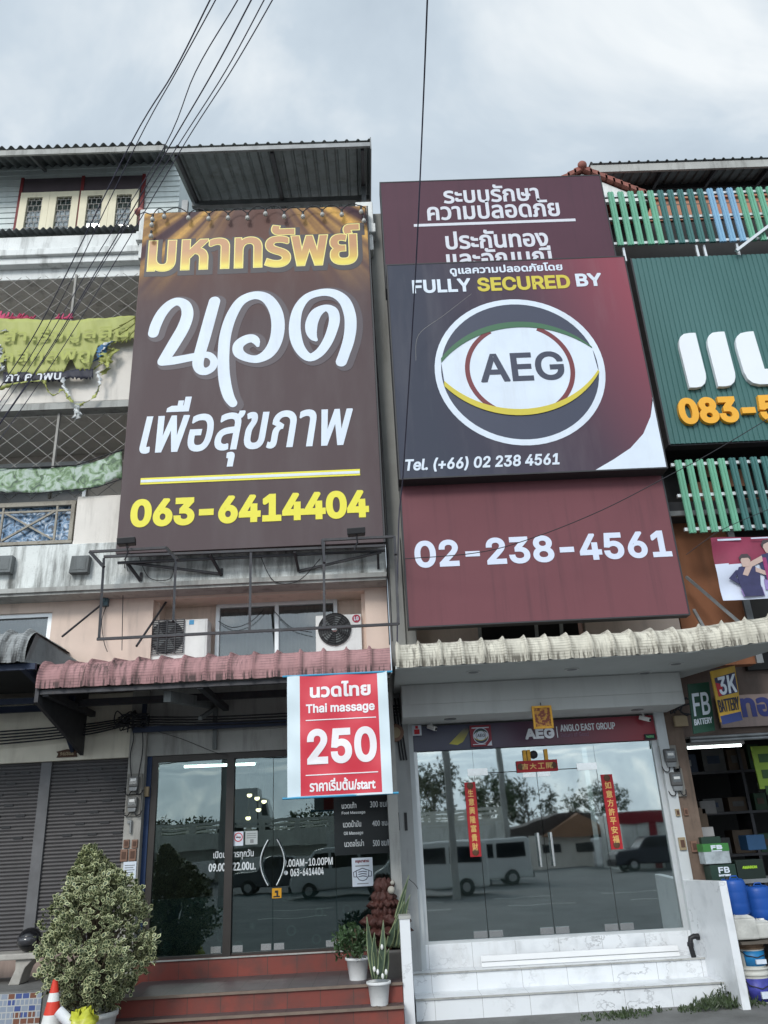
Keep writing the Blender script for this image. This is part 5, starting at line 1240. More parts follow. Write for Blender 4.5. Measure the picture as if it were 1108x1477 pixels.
for i, pts in enumerate(([(188,785,10.6),(182,800,11.1),(178,845,11.5),(176,938,11.5)], [(182,812,11.2),(186,838,11.5),(177,858,11.6),(170,800,11.5)], [(155,870,11.68),(147,895,11.65),(150,925,11.6),(155,940,11.5)], [(200,800,11.1),(215,833,11.3),(245,835,11.2),(252,812,11)], [(375,800,11.1),(395,838,11.3),(430,838,11.3),(462,806,11)], [(315,896,12.05),(335,905,12.05),(360,898,12.05),(380,880,12.05)], [(394,880,12.05),(420,905,12.05),(450,912,12.0)])):
    cable(pts, ('dangling black wire beside the blue grey junction box', 'looped black wire under the left floodlight', 'thin wire dropping from the blue grey junction box', 'sagging black wire loop left of the steel cage middle', 'sagging black wire loop right of the steel cage middle', 'black wire drooping across the left window pane', 'black wire drooping across the right window pane')[i], .006, M['cable'], name='drop_cable')
# bundled lines under the awnings, each its own cable
for i in range(5):
    o = i*5.2
    cable([(-40,1058+o*.9,12.2), (60,1051+o*.8,12.2), (130,1044+o*.7,12.2), (186,1036+o*.45,12.18)], 'black utility line under the grey awning, %s of five' % ('topmost', 'second', 'middle', 'fourth', 'lowest')[i], .012, M['cable'], group='utility lines under the awnings', name='utility_line')
for i in range(4):
    o = i*3.6
    cable([(186,1034+o,12.18), (300,1034+o*1.1,12.2), (430,1028+o*1.2,12.2), (575,1018+o*1.2,12.2)], 'black utility line across the grey lintel over the massage shop, %s of four' % ('topmost', 'second', 'third', 'lowest')[i], .011, M['cable'], group='utility lines under the awnings', name='utility_line')
cable([(216,1052,12.3), (260,1065,12.33), (310,1085,12.35), (330,1089,12.35)], 'thin loose wire slanting down the grey lintel', .004, M['cable'], name='drop_cable')
cable([(186,1040,12.2), (193,1062,12.25), (188,1090,12.27), (190,1125,12.27)], 'black wire running down the pillar to the electricity meters', .008, M['cable'], name='drop_cable')
cable([(205,1040,12.2), (206,1080,12.27), (200,1120,12.27), (199,1145,12.27)], 'second black wire running down the meter pillar', .008, M['cable'], name='drop_cable')
cc_ = W(188, 1040, 12.1); m = MB(); rng = random.Random(8)
for k in range(6): m.tube(spline([tuple(cc_+Vector((rng.uniform(-.25,.3), rng.uniform(-.1,.1), rng.uniform(-.15,.15)))) for _ in range(6)], 5), .01, 5)
tag(m.build('cable_coil', M['cable']), 'tangled knot of black cable on top of the meter pillar', 'cable')
for i in range(3):
    m = MB(); x = XX(575+i*2, 1030, 12.3); m.tube([(x+.02*i, 12.28, 3.2), (x-.05+.02*i, 12.27, 3.7), (x-.1+.03*i, 12.2, 4.1)], .012, 6)
    tag(m.build('drop_cable', M['cable']), 'black cable on the shared pillar behind the price banner, %s' % ('left strand', 'middle strand', 'right strand')[i], 'cable')

# ================================================================== meters, switches, little plates on the pillars
def meter(px, py, Y, label, w_=.14, h_=.2, dark=False):
    c = W(px, py, Y); a = thing('electricity_meter', label, 'electricity meter', (c.x, Y, c.z-h_/2), 'electricity meters')
    m = MB(); m.box(c.x-w_*.75, c.x+w_*.75, Y+.05, Y+.065, c.z-h_*.8, c.z+h_*.7); m.build('backboard', mat('meter_board', (.22,.21,.19), .8), a)
    m = MB(); m.box(c.x-w_/2, c.x+w_/2, Y-.03, Y+.05, c.z-h_*.25, c.z+h_/2); m.build('body', mat('meter_body', (.09,.09,.09) if dark else (.16,.16,.155), .5), a, .02)
    m = MB(); m.box(c.x-w_*.36, c.x+w_*.36, Y-.036, Y-.03, c.z-.01, c.z+h_*.36); m.build('window', M['winglass'], a)
    m = MB(); m.box(c.x-w_*.26, c.x+w_*.26, Y-.04, Y-.0365, c.z+.03, c.z+.065); m.build('dial_plate', M['whiteplast'], a)
    m = MB(); m.prism([(c.x-w_*.42,c.z-h_*.26),(c.x+w_*.42,c.z-h_*.26),(c.x+w_*.34,c.z-h_*.5),(c.x-w_*.34,c.z-h_*.5)], Y-.02, Y+.05); m.build('terminal_cover', M['steelgrey'], a)
    m = MB()
    for s in (-1, 1): m.tube(spline([(c.x+s*.03,Y+.01,c.z-h_*.5),(c.x+s*.06,Y,c.z-h_*.75),(c.x+s*.11,Y+.02,c.z-h_*.7),(c.x+s*.13,Y+.05,c.z-h_*.45)], 5), .008, 5)
    m.build('lead', M['cable'], a)
meter(193, 1130, 12.22, 'grey electricity meter upper one on the pillar beside the roller shutter')
meter(191, 1160, 12.22, 'grey electricity meter lower one on the pillar beside the roller shutter')
meter(967, 1093, 12.32, 'dark electricity meter upper one on the stained pillar by the battery shop', .17, .26, True)
meter(976, 1127, 12.32, 'dark electricity meter lower one on the stained pillar by the battery shop', .17, .26, True)
plm = mat('brown_plate', ph(140,108,92,.75), .7, .15, 6); pls = mat('tan_plate', ph(168,150,120,.75), .6, .1, 6); plk = mat('plate_inset', ph(96,70,58,.75), .7)
def plate(px, py, w_, h_, Y, label, m_=plm, inset=True):
    c = W(px, py, Y); a = thing('wall_switch', label, 'wall switch', (c.x, Y, c.z-h_/2), 'small plates on the shop pillars')
    m = MB(); m.box(c.x-w_/2, c.x+w_/2, Y, Y+.03, c.z-h_/2, c.z+h_/2); m.build('plate', m_, a, .005)
    m = MB(); m.box(c.x-w_*.28, c.x+w_*.28, Y-.006, Y, c.z-h_*.28, c.z+h_*.3); m.build('rocker', plk, a)
for px, py, w_, h_, l in ((182,1217,.08,.11,'upper left'), (194,1217,.08,.11,'upper right'), (178.5,1234,.1,.16,'lower left'), (191,1233,.1,.16,'lower right')):
    plate(px, py, w_, h_, 12.27, 'small brown plate, %s of four on the meter pillar' % l)
plate(978, 1172, .06, .1, 12.33, 'small tan plate, left of a pair on the white tiled pillar', pls); plate(990, 1171, .06, .1, 12.37, 'small brown plate, right of a pair on the stained pillar', plm)
plate(985, 1217, .1, .17, 12.33, 'larger tan plate low on the white tiled pillar', pls); plate(1002, 1221, .09, .15, 12.37, 'larger brown plate with white inset low on the stained pillar', plm)
c = W(187, 1254, 12.28); m = MB(); m.box(c.x-.09, c.x+.09, 12.28, 12.299, c.z-.12, c.z+.1); a = tag(m.build('paper_notice', M['white']), 'white paper notice on the meter pillar just above the variegated bush', 'notice')
m = MB()
for k in range(5): m.box(c.x-.07, c.x+.07-.02*(k % 2), 12.276, 12.28, c.z+.05-k*.03, c.z+.056-k*.03)
m.build('printed_line', M['black'], a)
c = W(189, 1189, 12.27); m = MB(); m.box(c.x-.012, c.x+.012, 12.25, 12.29, c.z-.12, c.z+.06); m.box(c.x-.05, c.x-.012, 12.25, 12.28, c.z+.01, c.z+.05); tag(m.build('pipe_tap', M['steelgrey'], bev=.004), 'small grey tap pipe on the pillar under the meters', 'tap')
c = W(212, 1142, 12.42); m = MB(); m.box(c.x-.035, c.x+.035, 12.38, 12.46, c.z-.07, c.z+.07); tag(m.build('door_buzzer', pls, bev=.006), 'cream door buzzer on the blue door jamb', 'door buzzer')
c = W(570, 1057, 12.25); m = MB(); m.lathe([(.13,0),(.13,.02),(.1,.03)], 0, 0, 24); m.v = [(c.x+p[0], 12.25-p[2], c.z+p[1]) for p in m.v]; o = m.build('round_plaque', plm, loc=(c.x, 12.25, c.z)); tag(o, 'round brown plaque on the shared pillar beside the price banner', 'plaque')
m = MB(); m.lathe([(.08,0),(.07,.008)], 0, 0, 20); m.v = [(c.x+p[0], 12.22-p[2], c.z+p[1]) for p in m.v]; m.build('inner_ring', pls, o)
for px, py in ((574,1185), (585.5,1185)):
    c = W(px, py, 12.3); m = MB(); m.box(c.x-.02, c.x+.02, 12.285, 12.3, c.z-.12, c.z+.12); tag(m.build('pillar_label', M['black']), 'thin vertical dark label on the shared pillar, %s one' % ('left' if px < 580 else 'right'), 'label')
# house number plate over the shutters
c = W(97, 1087, 12.33); t = thing('house_number_plate', 'small brown house number plate over the roller shutters', 'number plate', c)
m = MB(); m.prism([(c.x-.15,c.z-.05),(c.x+.15,c.z-.05),(c.x+.13,c.z),(c.x+.16,c.z+.035),(c.x,c.z+.065),(c.x-.16,c.z+.035),(c.x-.13,c.z)], 12.32, 12.349); m.build('board', mat('brown_number_board', ph(88,60,44,.7), .7), t)
text('number_lettering', '96/303', None, 12.32, pls, t, .003, .003, bx=(c.x-.1, c.x+.1, c.z-.03, c.z+.025))

# ================================================================== signs at the glass security shop
YF2 = 12.41
fr4 = (XX(596,1067,YF2), XX(945,1048,YF2), ZZ(770,1075.5,YF2), ZZ(770,1040,YF2))
fm2, N, L, P = newmat('navy_to_maroon_fascia'); P.inputs['Roughness'].default_value = .35
sp = N.new('ShaderNodeSeparateXYZ'); L.new(pos(N, L), sp.inputs[0]); rp = N.new('ShaderNodeValToRGB'); L.new(maprange(N, L, sp.outputs[0], fr4[0], fr4[1], 0, 1), rp.inputs[0])
rp.color_ramp.elements[0].position = .25; rp.color_ramp.elements[0].color = (*ph(52,54,78), 1); rp.color_ramp.elements[1].position = .95; rp.color_ramp.elements[1].color = (*ph(140,36,50), 1)
k = rp.color_ramp.elements.new(.6); k.color = (*ph(92,44,64), 1); L.new(rp.outputs[0], P.inputs['Base Color'])
fs_ = thing('fascia_sign', 'navy to maroon fascia board reading AEG over the glass doors', 'sign', ((fr4[0]+fr4[1])/2, YF2, fr4[2]))
m = MB(); m.box(fr4[0], fr4[1], YF2, YF2+.04, fr4[2], fr4[3]); m.build('board', fm2, fs_)
SIL = mat('silver_letters', (.62,.63,.66), .35, .03, 3, metal=.3)
text('raised_lettering', 'AEG', (757,799,1050.5,1066), YF2, SIL, fs_, .012, .03, s=-.05)
text('lettering', 'ANGLO EAST GROUP', (808,887,1043.5,1053.5), YF2, SIL, fs_, .0025, .012, s=-.05)
text('small_lettering', 'Return of Good', (809,849,1056,1062.5), YF2, mat('faint_letters', ph(130,96,120), .5), fs_, 0, .004, s=-.05)
a = box4(803, 804, 1048, 1064, YF2); m = MB(); m.box(a[0], a[0]+.012, YF2-.01, YF2, a[2], a[3]); m.build('divider', SIL, fs_)
gp, N, L, P = newmat('grey_yellow_print'); sp = N.new('ShaderNodeSeparateXYZ'); L.new(pos(N, L), sp.inputs[0]); q0, q1 = ZZ(660,1080,YF2), ZZ(660,1050,YF2)
L.new(mixc(N, L, maprange(N, L, sp.outputs[2], q0, q1, 0, 1), ph(206,196,60), ph(64,64,84)), P.inputs['Base Color'])
m = MB(); m.prism([(lambda p: (p.x, p.z))(W(a, b, YF2)) for a, b in ((648,1073),(660,1074.5),(668,1070),(680,1049),(672,1047.5))], YF2-.004, YF2); m.build('printed_stripe', gp, fs_)
sq = box4(678.5, 709, 1046, 1076.5, 12.37); t = thing('square_sign', 'small maroon square sign with round eye emblem on the navy fascia', 'sign', ((sq[0]+sq[1])/2, 12.37, sq[2]))
m = MB(); m.box(sq[0], sq[1], 12.37, 12.395, sq[2], sq[3]); m.build('panel', mat('maroon_square', ph(128,34,50), .4), t)
emblem(t, (sq[0]+sq[1])/2, (sq[2]+sq[3])/2, (sq[1]-sq[0])*.37, 12.37, .001)
m = MB(); m.box(sq[0]+.03, sq[1]-.03, 12.366, 12.37, sq[3]-.045, sq[3]-.03); m.box(sq[0]+.03, sq[1]-.1, 12.366, 12.37, sq[2]+.025, sq[2]+.035); m.prism([(sq[1]-.005,sq[2]+.005),(sq[1]-.005,sq[2]+.08),(sq[1]-.08,sq[2]+.005)], 12.366, 12.37); m.build('printed_line', WHT, t)
lb_ = box4(594.5, 608, 1046, 1061, 12.36); t = thing('safety_label', 'small white and red label at the left end of the navy fascia', 'label', ((lb_[0]+lb_[1])/2, 12.36, lb_[2]))
m = MB(); m.box(*lb_[:2], 12.36, 12.379, *lb_[2:]); m.build('plate', M['white'], t)
m = MB(); m.box(lb_[0]+.03, lb_[1]-.03, 12.355, 12.36, lb_[2]+.02, lb_[2]+.09); m.box(lb_[0]+.05, lb_[1]-.05, 12.355, 12.36, lb_[2]+.1, lb_[3]-.01); m.build('red_mark', mat('red_mark', ph(190,40,50), .5), t)
for px, py in ((623,1049), (929,1036)):
    c = W(px, py, 12.3); t = thing('security_camera', 'small white security camera under the canopy %s' % ('over the navy end of the fascia' if px < 700 else 'over the red end of the fascia'), 'security camera', c)
    m = MB(); m.tube([(c.x-.02,12.32,c.z+.12),(c.x,12.3,c.z+.03)], .015, 6); m.build('mount', M['whiteplast'], t)
    m = MB(); m.bar((c.x-.05,12.33,c.z+.02), (c.x+.05,12.2,c.z-.04), .06, .06); m.build('body', M['whiteplast'], t, .01)
    m = MB(); m.lathe([(.022,0),(.02,.01)], 0, 0, 12); m.v = [(c.x+.052+p[0], 12.2-p[2], c.z-.04+p[1]) for p in m.v]; m.build('lens', M['black'], t)
dg = box4(930, 945.5, 1058.5, 1066.5, 12.38); t = thing('door_number_sign', 'tiny black sign with green digits at the red end of the fascia', 'sign', (dg[0], 12.38, dg[2]))
m = MB(); m.box(dg[0], dg[1], 12.38, 12.399, dg[2], dg[3]); m.build('panel', M['black'], t)
text('digit_lettering', '96/302', None, 12.38, mat('green_digits', ph(110,190,130), .5), t, .002, .003, bx=(dg[0]+.025, dg[1]-.025, dg[2]+.022, dg[3]-.022))
# gold plaque hung from the canopy
gq_ = box4(768.5, 797, 1018, 1051, 11.55); t = thing('gold_plaque', 'gilt framed red and gold plaque hanging under the white canopy', 'plaque', ((gq_[0]+gq_[1])/2, 11.55, gq_[2]))
GOLD = mat('gilt', ph(200,150,60,.8), .35, .2, 12, metal=.6)
m = MB(); e = .03; m.box(gq_[0], gq_[0]+e, 11.54, 11.575, gq_[2], gq_[3]); m.box(gq_[1]-e, gq_[1], 11.54, 11.575, gq_[2], gq_[3]); m.box(gq_[0]+e, gq_[1]-e, 11.54, 11.575, gq_[3]-e, gq_[3]); m.box(gq_[0]+e, gq_[1]-e, 11.54, 11.575, gq_[2], gq_[2]+e); m.build('frame', GOLD, t)
gpm, N, L, P = newmat('red_gold_pattern'); n_ = noise(N, L, pos(N, L), 26, 3); L.new(mixc(N, L, maprange(N, L, n_, .45, .55, 0, 1), ph(130,60,40), ph(196,140,50)), P.inputs['Base Color'])
m = MB(); m.box(gq_[0]+e, gq_[1]-e, 11.555, 11.57, gq_[2]+e, gq_[3]-e); m.build('picture', gpm, t)
m = MB(); m.tube([((gq_[0]+gq_[1])/2, 11.56, gq_[3]-.01), ((gq_[0]+gq_[1])/2, 11.585, gq_[3]+.05)], .006, 5); m.build('hook', M['steel'], t)
# red couplets
RP = mat('red_paper', ph(168,34,42,.95), .5, .08, 4); GP = mat('gold_ink', ph(222,186,110,.95), .4, .05, 4)
def couplet(label, body, r, Y, vertical):
    t = thing('red_couplet', label, 'couplet', ((r[0]+r[1])/2, Y, r[2]), 'red paper couplets on the glass doors')
    m = MB(); nx = 1; m.box(r[0], r[1], Y, Y+.004, r[2], r[3]); m.build('paper', RP, t)
    n = len(body)
    for i, ch in enumerate(body):
        if vertical:
            h = (r[3]-r[2])*.84/n; zt_ = r[3]-(r[3]-r[2])*.09-h*i; b = (r[0]+.04, r[1]-.04, zt_-h*.9, zt_-h*.08)
        else:
            w_ = (r[1]-r[0])*.8/n; xl = r[0]+(r[1]-r[0])*.1+w_*i; b = (xl+w_*.08, xl+w_*.9, r[2]+.04, r[3]-.04)
        text('character', ch, None, Y, GP, t, .0015, .003, bx=b)
    fm_ = mat('dark_gold_print', ph(90,60,40), .5)
    for b in (((r[0]+r[1])/2, r[2]+.06), ((r[0]+r[1])/2, r[3]-.05)) if vertical else ((r[0]+.06, (r[2]+r[3])/2), (r[1]-.06, (r[2]+r[3])/2)):
        m = MB(); m.ball((b[0], Y-.0, b[1]), .05, 10, sy=.08); m.build('printed_flower', fm_, t)
    return t
YG = 12.478
couplet('vertical red paper couplet with gold characters left of the door handles', '生意興隆富貴財', (XX(674,1180,YG), XX(690,1180,YG), ZZ(682,1236,YG), ZZ(677,1128.5,YG)), YG, True)
couplet('vertical red paper couplet with gold characters right of the door handles', '如意方許平安福', (XX(874,1170,YG), XX(891,1170,YG), ZZ(890,1225,YG), ZZ(874,1117,YG)), YG, True)
hc = box4(745.5, 804.5, 1096.5, 1113, 12.45); couplet('wide horizontal red banner with four gold characters above the glass doors', '吉大工開', hc, 12.45, False)
cz2 = ZZ(775, 1090, 12.46)
t = thing('hanging_ornament', 'small gold and dark hanging ornaments above the horizontal red banner', 'ornament', (XX(775,1090,12.46), 12.46, cz2-.1))
for px in (757, 763, 788): x = XX(px, 1090, 12.46); m = MB(); m.box(x-.025, x+.025, 12.455, 12.465, cz2-.07, cz2+.09); m.build('paper_strip', GOLD, t)
m = MB(); m.ball((XX(770,1087,12.46), 12.46, cz2+.02), .06, 10, sy=.4); m.build('rosette', M['black'], t)

# ================================================================== lettering and stickers on the massage glass
YM = 12.493
LG_ = mat('window_letters', (.62,.66,.68), .5, .03, 3)
def glass_text(name, label, rows, cat='window lettering'):
    c = W((rows[0][1][0]+rows[0][1][1])/2, rows[0][1][3], YM); t = thing(name, label, cat, c)
    for body, px, b in rows: text('lettering', body, px, YM, LG_, t, b, .002, s=-.04)
    return t
glass_text('window_lettering', 'white opening hours lettering across the middle mullion of the massage shop', [('เปิดบริการทุกวัน', (308,366,1226,1240), .0015), ('09.00 - 22.00น.', (301,369,1244,1256), .003)])
glass_text('window_lettering', 'white English hours and phone number lettering right of the curved handles', [('9.00AM-10.00PM', (409,480,1238,1249), .0025), ('063-6414404', (419,467,1252,1263), .0025)])
c = W(412.5, 1259, YM); m = MB(); m.ball((c.x, YM, c.z), .03, 12, sy=.06); tag(m.build('phone_icon', LG_), 'round white phone icon before the number on the massage glass', 'icon')
pr = thing('price_list', 'dark glass price list with white rows reading 300, 400, 500 behind the price banner', 'price list', W(525,1240,YM))
pm_ = box4(482, 569, 1140, 1232, YM); m = MB(); m.box(pm_[0], pm_[1], YM, YM+.003, pm_[2], pm_[3]); m.build('dark_film', mat('dark_price_film', (.012,.016,.018), .25), pr)
for body, px in (('นวดเท้า', (493,514,1157,1166)), ('300 ชม/hr', (534,566,1155,1164)), ('Foot Massage', (493,527,1170,1175)), ('นวดน้ำมัน', (495,521,1183,1193)), ('400 ชม/hr', (537,568,1183,1191)), ('Oil Massage', (496,524,1199,1205)), ('นวดอโรม่า', (497,525,1211,1221)), ('500 ชม/hr', (538,566,1211,1220))):
    text('price_row', body, px, YM, LG_, pr, .0012, .002, s=-.04)
def sticker(name, label, px, Y, m_, cat='sticker'):
    b = box4(*px, Y); t = thing(name, label, cat, ((b[0]+b[1])/2, Y, b[2])); m = MB(); m.box(b[0], b[1], Y, Y+.004, b[2], b[3]); m.build('sheet', m_, t); return t, b
t, b = sticker('no_smoking_sticker', 'square no smoking sticker on the massage glass', (337,351,1199.5,1220), YM-.002, M['white'])
cx0, cz0 = (b[0]+b[1])/2, (b[2]+b[3])/2+.02; ocx, ocz = cx, cz; cx, cz = cx0, cz0
m = MB(); disc(m, .062, YM-.006, YM-.003, 32, ri=.05); m.bar((cx0-.04, YM-.0045, cz0+.04), (cx0+.04, YM-.0045, cz0-.04), .012, .003); m.build('red_ring', mat('red_ring', ph(200,40,50), .5), t)
m = MB(); m.box(cx0-.035, cx0+.035, YM-.0035, YM-.002, cz0-.008, cz0+.006); m.build('cigarette', M['black'], t); cx, cz = ocx, ocz
t, b = sticker('grey_notice_sticker', 'pale grey notice sticker right of the no smoking sticker', (354,371.5,1198.5,1218), YM-.002, mat('pale_grey_sticker', (.42,.46,.46), .5))
m = MB()
for k in range(3): m.box(b[0]+.02, b[1]-.02, YM-.005, YM-.002, b[3]-.04-k*.028, b[3]-.03-k*.028)
m.box(b[0]+.07, b[0]+.12, YM-.005, YM-.002, b[2]+.02, b[2]+.07); m.build('printed_line', M['steelgrey'], t)
t, b = sticker('yellow_sticker', 'small yellow sticker with dark hand sign between the door handles', (392.5,406,1281,1295.5), YM-.004, mat('yellow_sticker_print', ph(206,150,30,.9), .5))
m = MB(); m.box(b[0]+.04, b[1]-.05, YM-.007, YM-.004, b[3]-.06, b[3]-.03); m.box(b[1]-.07, b[1]-.045, YM-.0075, YM-.0045, b[3]-.1, b[3]-.03); m.box(b[0]+.02, b[1]-.02, YM-.007, YM-.004, b[2]+.012, b[2]+.03); m.build('dark_mark', M['black'], t)
t, b = sticker('face_mask_poster', 'white poster showing a face mask outline on the massage glass', (508,538,1237,1278.5), YM-.006, M['white'], 'poster')
x_, z_ = (b[0]+b[1])/2, (b[2]+b[3])/2-.03
m = MB(); q = lambda pts: m.tube([(x_+a, YM-.007, z_+c_) for a, c_ in pts], .006, 5)
q([(-.09,.05),(-.05,.06),(0,.08),(.05,.06),(.09,.05),(.085,-.02),(.05,-.07),(0,-.085),(-.05,-.07),(-.085,-.02),(-.09,.05)])
for z in (.03, 0, -.03): q([(-.06,z+.0),(0,z+.01),(.06,z)])
for s in (-1, 1): q([(s*.09,.045),(s*.13,.03),(s*.125,-.03),(s*.08,-.03)])
m.build('mask_outline', mat('poster_navy', ph(60,64,84), .5), t)
text('poster_lettering', 'กรุณาสวม', None, YM-.006, mat('poster_maroon', ph(120,60,70), .5), t, .003, .002, bx=(x_-.1, x_+.1, b[3]-.075, b[3]-.03))
m = MB(); m.box(x_-.1, x_+.1, YM-.008, YM-.006, b[3]-.115, b[3]-.1); m.box(x_-.08, x_+.08, YM-.008, YM-.006, b[2]+.03, b[2]+.042); m.build('printed_line', M['steelgrey'], t)

# ================================================================== hanging signs and goods of the battery shop
def hung(name, label, q, Y, m_, skew=.0):
    p = [W(*a, Y) for a in q]; t = thing(name, label, 'hanging sign', ((p[0].x+p[1].x)/2, Y, p[2].z))
    m = MB(); m.hexa([(a.x, a.y, a.z) for a in (p[3], p[2], p[1], p[0])], [(a.x, a.y+.03, a.z) for a in (p[3], p[2], p[1], p[0])]); m.build('panel', m_, t); return t, p
def warp(ob, t, p, tl, tr, br, bl):   # place a flat unit-square lettering into a quad given in panel fractions
    pass
def quad_text(nm, body, p, f, Y, m_, t, bold=.02):
    """lettering fitted into the panel quad p at fractions f=(u0,u1,v0,v1) measured from the top left"""
    fnt = None if any(ord(c) > 0x500 for c in body) else INTER
    bxs = letter_mb(glyphs(body, fnt), (0, 1, 0, 1), 0, bold, .004)
    out = []
    for x, y, z in bxs.v:
        u = f[0]+(f[1]-f[0])*x; v = f[2]+(f[3]-f[2])*(1-z)
        a = p[0].lerp(p[1], u); b = p[3].lerp(p[2], u); c = a.lerp(b, v); out.append((c.x, c.y-.002+y*.8, c.z))
    bxs.v = out; return bxs.build(nm, m_, t)
GSG = mat('dark_green_sign', ph(30,74,58,.85), .45, .08, 3); t, p = hung('hanging_sign', 'dark green hanging sign reading FB BATTERY', [(992,987),(1022.5,983.5),(1031.7,1053.5),(1001,1058.5)], 11.5, GSG)
quad_text('lettering', 'FB', p, (.12,.9,.2,.66), 11.5, WHT, t, .02); quad_text('lettering', 'BATTERY', p, (.08,.92,.72,.84), 11.5, WHT, t, .012)
t, p = hung('hanging_sign', 'yellow hanging sign reading 3K BATTERY with navy top panel', [(1024.6,968.4),(1060,960),(1071,1037),(1040,1041.5)], 11.2, mat('yellow_sign', ph(198,158,52,.85), .45, .1, 4, streak=.3))
def qpoly(nm, p, pts, m_, t, off=.002):
    vs = []
    for u, v in pts:
        a = p[0].lerp(p[1], u); b = p[3].lerp(p[2], u); c = a.lerp(b, v); vs.append((c.x, c.y-off, c.z))
    m = MB(); n = len(vs); m.add(vs+[(x, y+off*.9, z) for x, y, z in vs], [list(range(n)), list(range(2*n-1, n-1, -1))]); return m.build(nm, m_, t)
qpoly('navy_panel', p, [(.1,.15),(.95,.12),(.97,.5),(.13,.52)], mat('navy_sign_panel', ph(52,52,84), .5), t); qpoly('red_panel', p, [(.1,.24),(.38,.3),(.3,.5),(.13,.52)], mat('red_sign_panel', ph(170,40,54), .5), t, .004)
quad_text('lettering', '3K', [a-Vector((0,.005,0)) for a in p], (.2,.94,.15,.5), 11.2, WHT, t, .03); quad_text('lettering', 'BATTERY', [a-Vector((0,.002,0)) for a in p], (.03,.95,.58,.82), 11.2, mat('navy_letters', ph(34,34,50), .5), t, .014)
qpoly('blue_strip', p, [(.02,.89),(.98,.86),(1.0,1.02),(.05,1.05)], mat('blue_strip', ph(40,56,110), .5), t, .003)
sb = box4(1036, 1200, 1000, 1046, 12.42); sb = (sb[0], 9.5, sb[2], sb[3])
t = thing('shop_sign', 'dusty pink signboard with navy Thai letters behind the hanging battery signs', 'sign', (sb[0], 12.4, sb[2])); m = MB(); m.box(sb[0], sb[1], 12.41, 12.45, sb[2], sb[3]); m.build('panel', mat('dusty_pink_board', ph(150,132,126,.8), .6, .1, 2, streak=.3), t)
text('thai_lettering', 'ทอ', (1069,1113,1006,1034), 12.41, mat('navy_thai_letters', ph(44,52,116,.9), .5), t, .02, .006, s=-.03)
c = W(982, 1040, 12.36); m = MB(); m.box(c.x-.1, c.x+.1, 12.33, 12.399, c.z-.08, c.z+.08); tag(m.build('junction_box', pls, bev=.008), 'tan junction box at the top of the stained pillar', 'junction box')
m = MB(); rng = random.Random(5)
for k in range(4): m.tube(spline([(c.x+rng.uniform(-.15,.2), 12.32, c.z+rng.uniform(.05,.35)) for _ in range(5)], 5), .012, 5)
tag(m.build('cable_coil', M['cable']), 'tangled black cable above the tan junction box', 'cable')
CHD = mat('chart_dark', ph(60,90,50), .6)
gsn = box4(1090, 1150, 1075, 1137, 13.2); t = thing('green_chart', 'yellow green product chart at the right of the battery shop interior', 'chart', (gsn[0], 13.2, gsn[2]))
m = MB(); m.box(gsn[0], gsn[1], 13.2, 13.23, gsn[2], gsn[3]); m.build('panel', mat('lime_chart', ph(150,180,70,.8), .6, .1, 4), t)
for i in range(3):
    for j in range(3): m = MB(); m.box(gsn[0]+.08+i*.26, gsn[0]+.25+i*.26, 13.19, 13.2, gsn[3]-.25-j*.24, gsn[3]-.12-j*.24); m.build('chart_picture', CHD, t)

def carton(name, label, px, Y, dep, m_face, cat='box', m_top=None, letters=None, b=.0):
    q = box4(*px, Y); t = thing(name, label, cat, ((q[0]+q[1])/2, Y, q[2]))
    m = MB(); m.box(q[0], q[1], Y, Y+dep, q[2], q[3]); m.build('body', m_face, t, .006)
    if m_top: m = MB(); m.box(q[0]-.004, q[1]+.004, Y-.004, Y+dep, q[2]+(q[3]-q[2])*.62, q[3]+.004); m.build('upper_band', m_top, t)
    for body, u, v, mm_ in letters or []:
        text('lettering', body, None, Y-.005, mm_, t, b or .004, .003, bx=(q[0]+(q[1]-q[0])*u[0], q[0]+(q[1]-q[0])*u[1], q[2]+(q[3]-q[2])*v[0], q[2]+(q[3]-q[2])*v[1]))
    return t, q
GRN = mat('battery_green', ph(64,128,64,.85), .5, .1, 5); GRB = mat('battery_pale_print', ph(176,186,190,.8), .5, .3, 9); DKB = mat('battery_dark_green', ph(36,60,50,.85), .5, .1, 5); DKR = mat('battery_black_green', ph(26,40,34,.85), .5, .1, 5); LIM = mat('lime_letters', ph(150,190,50,.9), .5)
tb_ = box4(1005, 1200, 1270, 1278, 12.0); t = thing('goods_table', 'low dark table carrying battery boxes at the battery shop entrance', 'table', (5.2, 12.2, 0))
zt_ = ZZ(1040, 1270.5, 12.0)
m = MB(); m.box(4.33, 7, 12.0, 12.6, zt_-.05, zt_); m.build('tabletop', M['steelgrey'], t)
for x in (4.4, 6.9):
    for y in (12.05, 12.52): m = MB(); m.box(x, x+.05, y, y+.05, .06, zt_-.05); m.build('leg', M['steel'], t)
carton('battery_box', 'black and green battery box reading FB with white flashes, under the bright green one', (1026,1062.5,1247,1270.5), 12.02, .25, DKB, letters=[('FB', (.3,.74), (.48,.86), WHT), ('BATTERY', (.28,.76), (.28,.4), WHT)])
a, q = carton('battery_box', 'bright green and white battery box reading FB, topmost of its stack', (1016,1052.5,1217,1246), 12.03, .22, GRB, m_top=GRN, letters=[('FB', (.3,.75), (.72,.94), WHT), ('BATTERY', (.3,.72), (.62,.68), WHT)], b=.006)
carton('battery_box', 'green lidded battery box behind the bright green FB box', (1012,1040,1207,1218), 12.3, .2, DKB)
carton('battery_box', 'near black battery box with lime AMARON lettering', (1063.5,1103,1240,1270.5), 12.04, .3, DKR, letters=[('AMARON', (.2,.74), (.58,.72), LIM)])
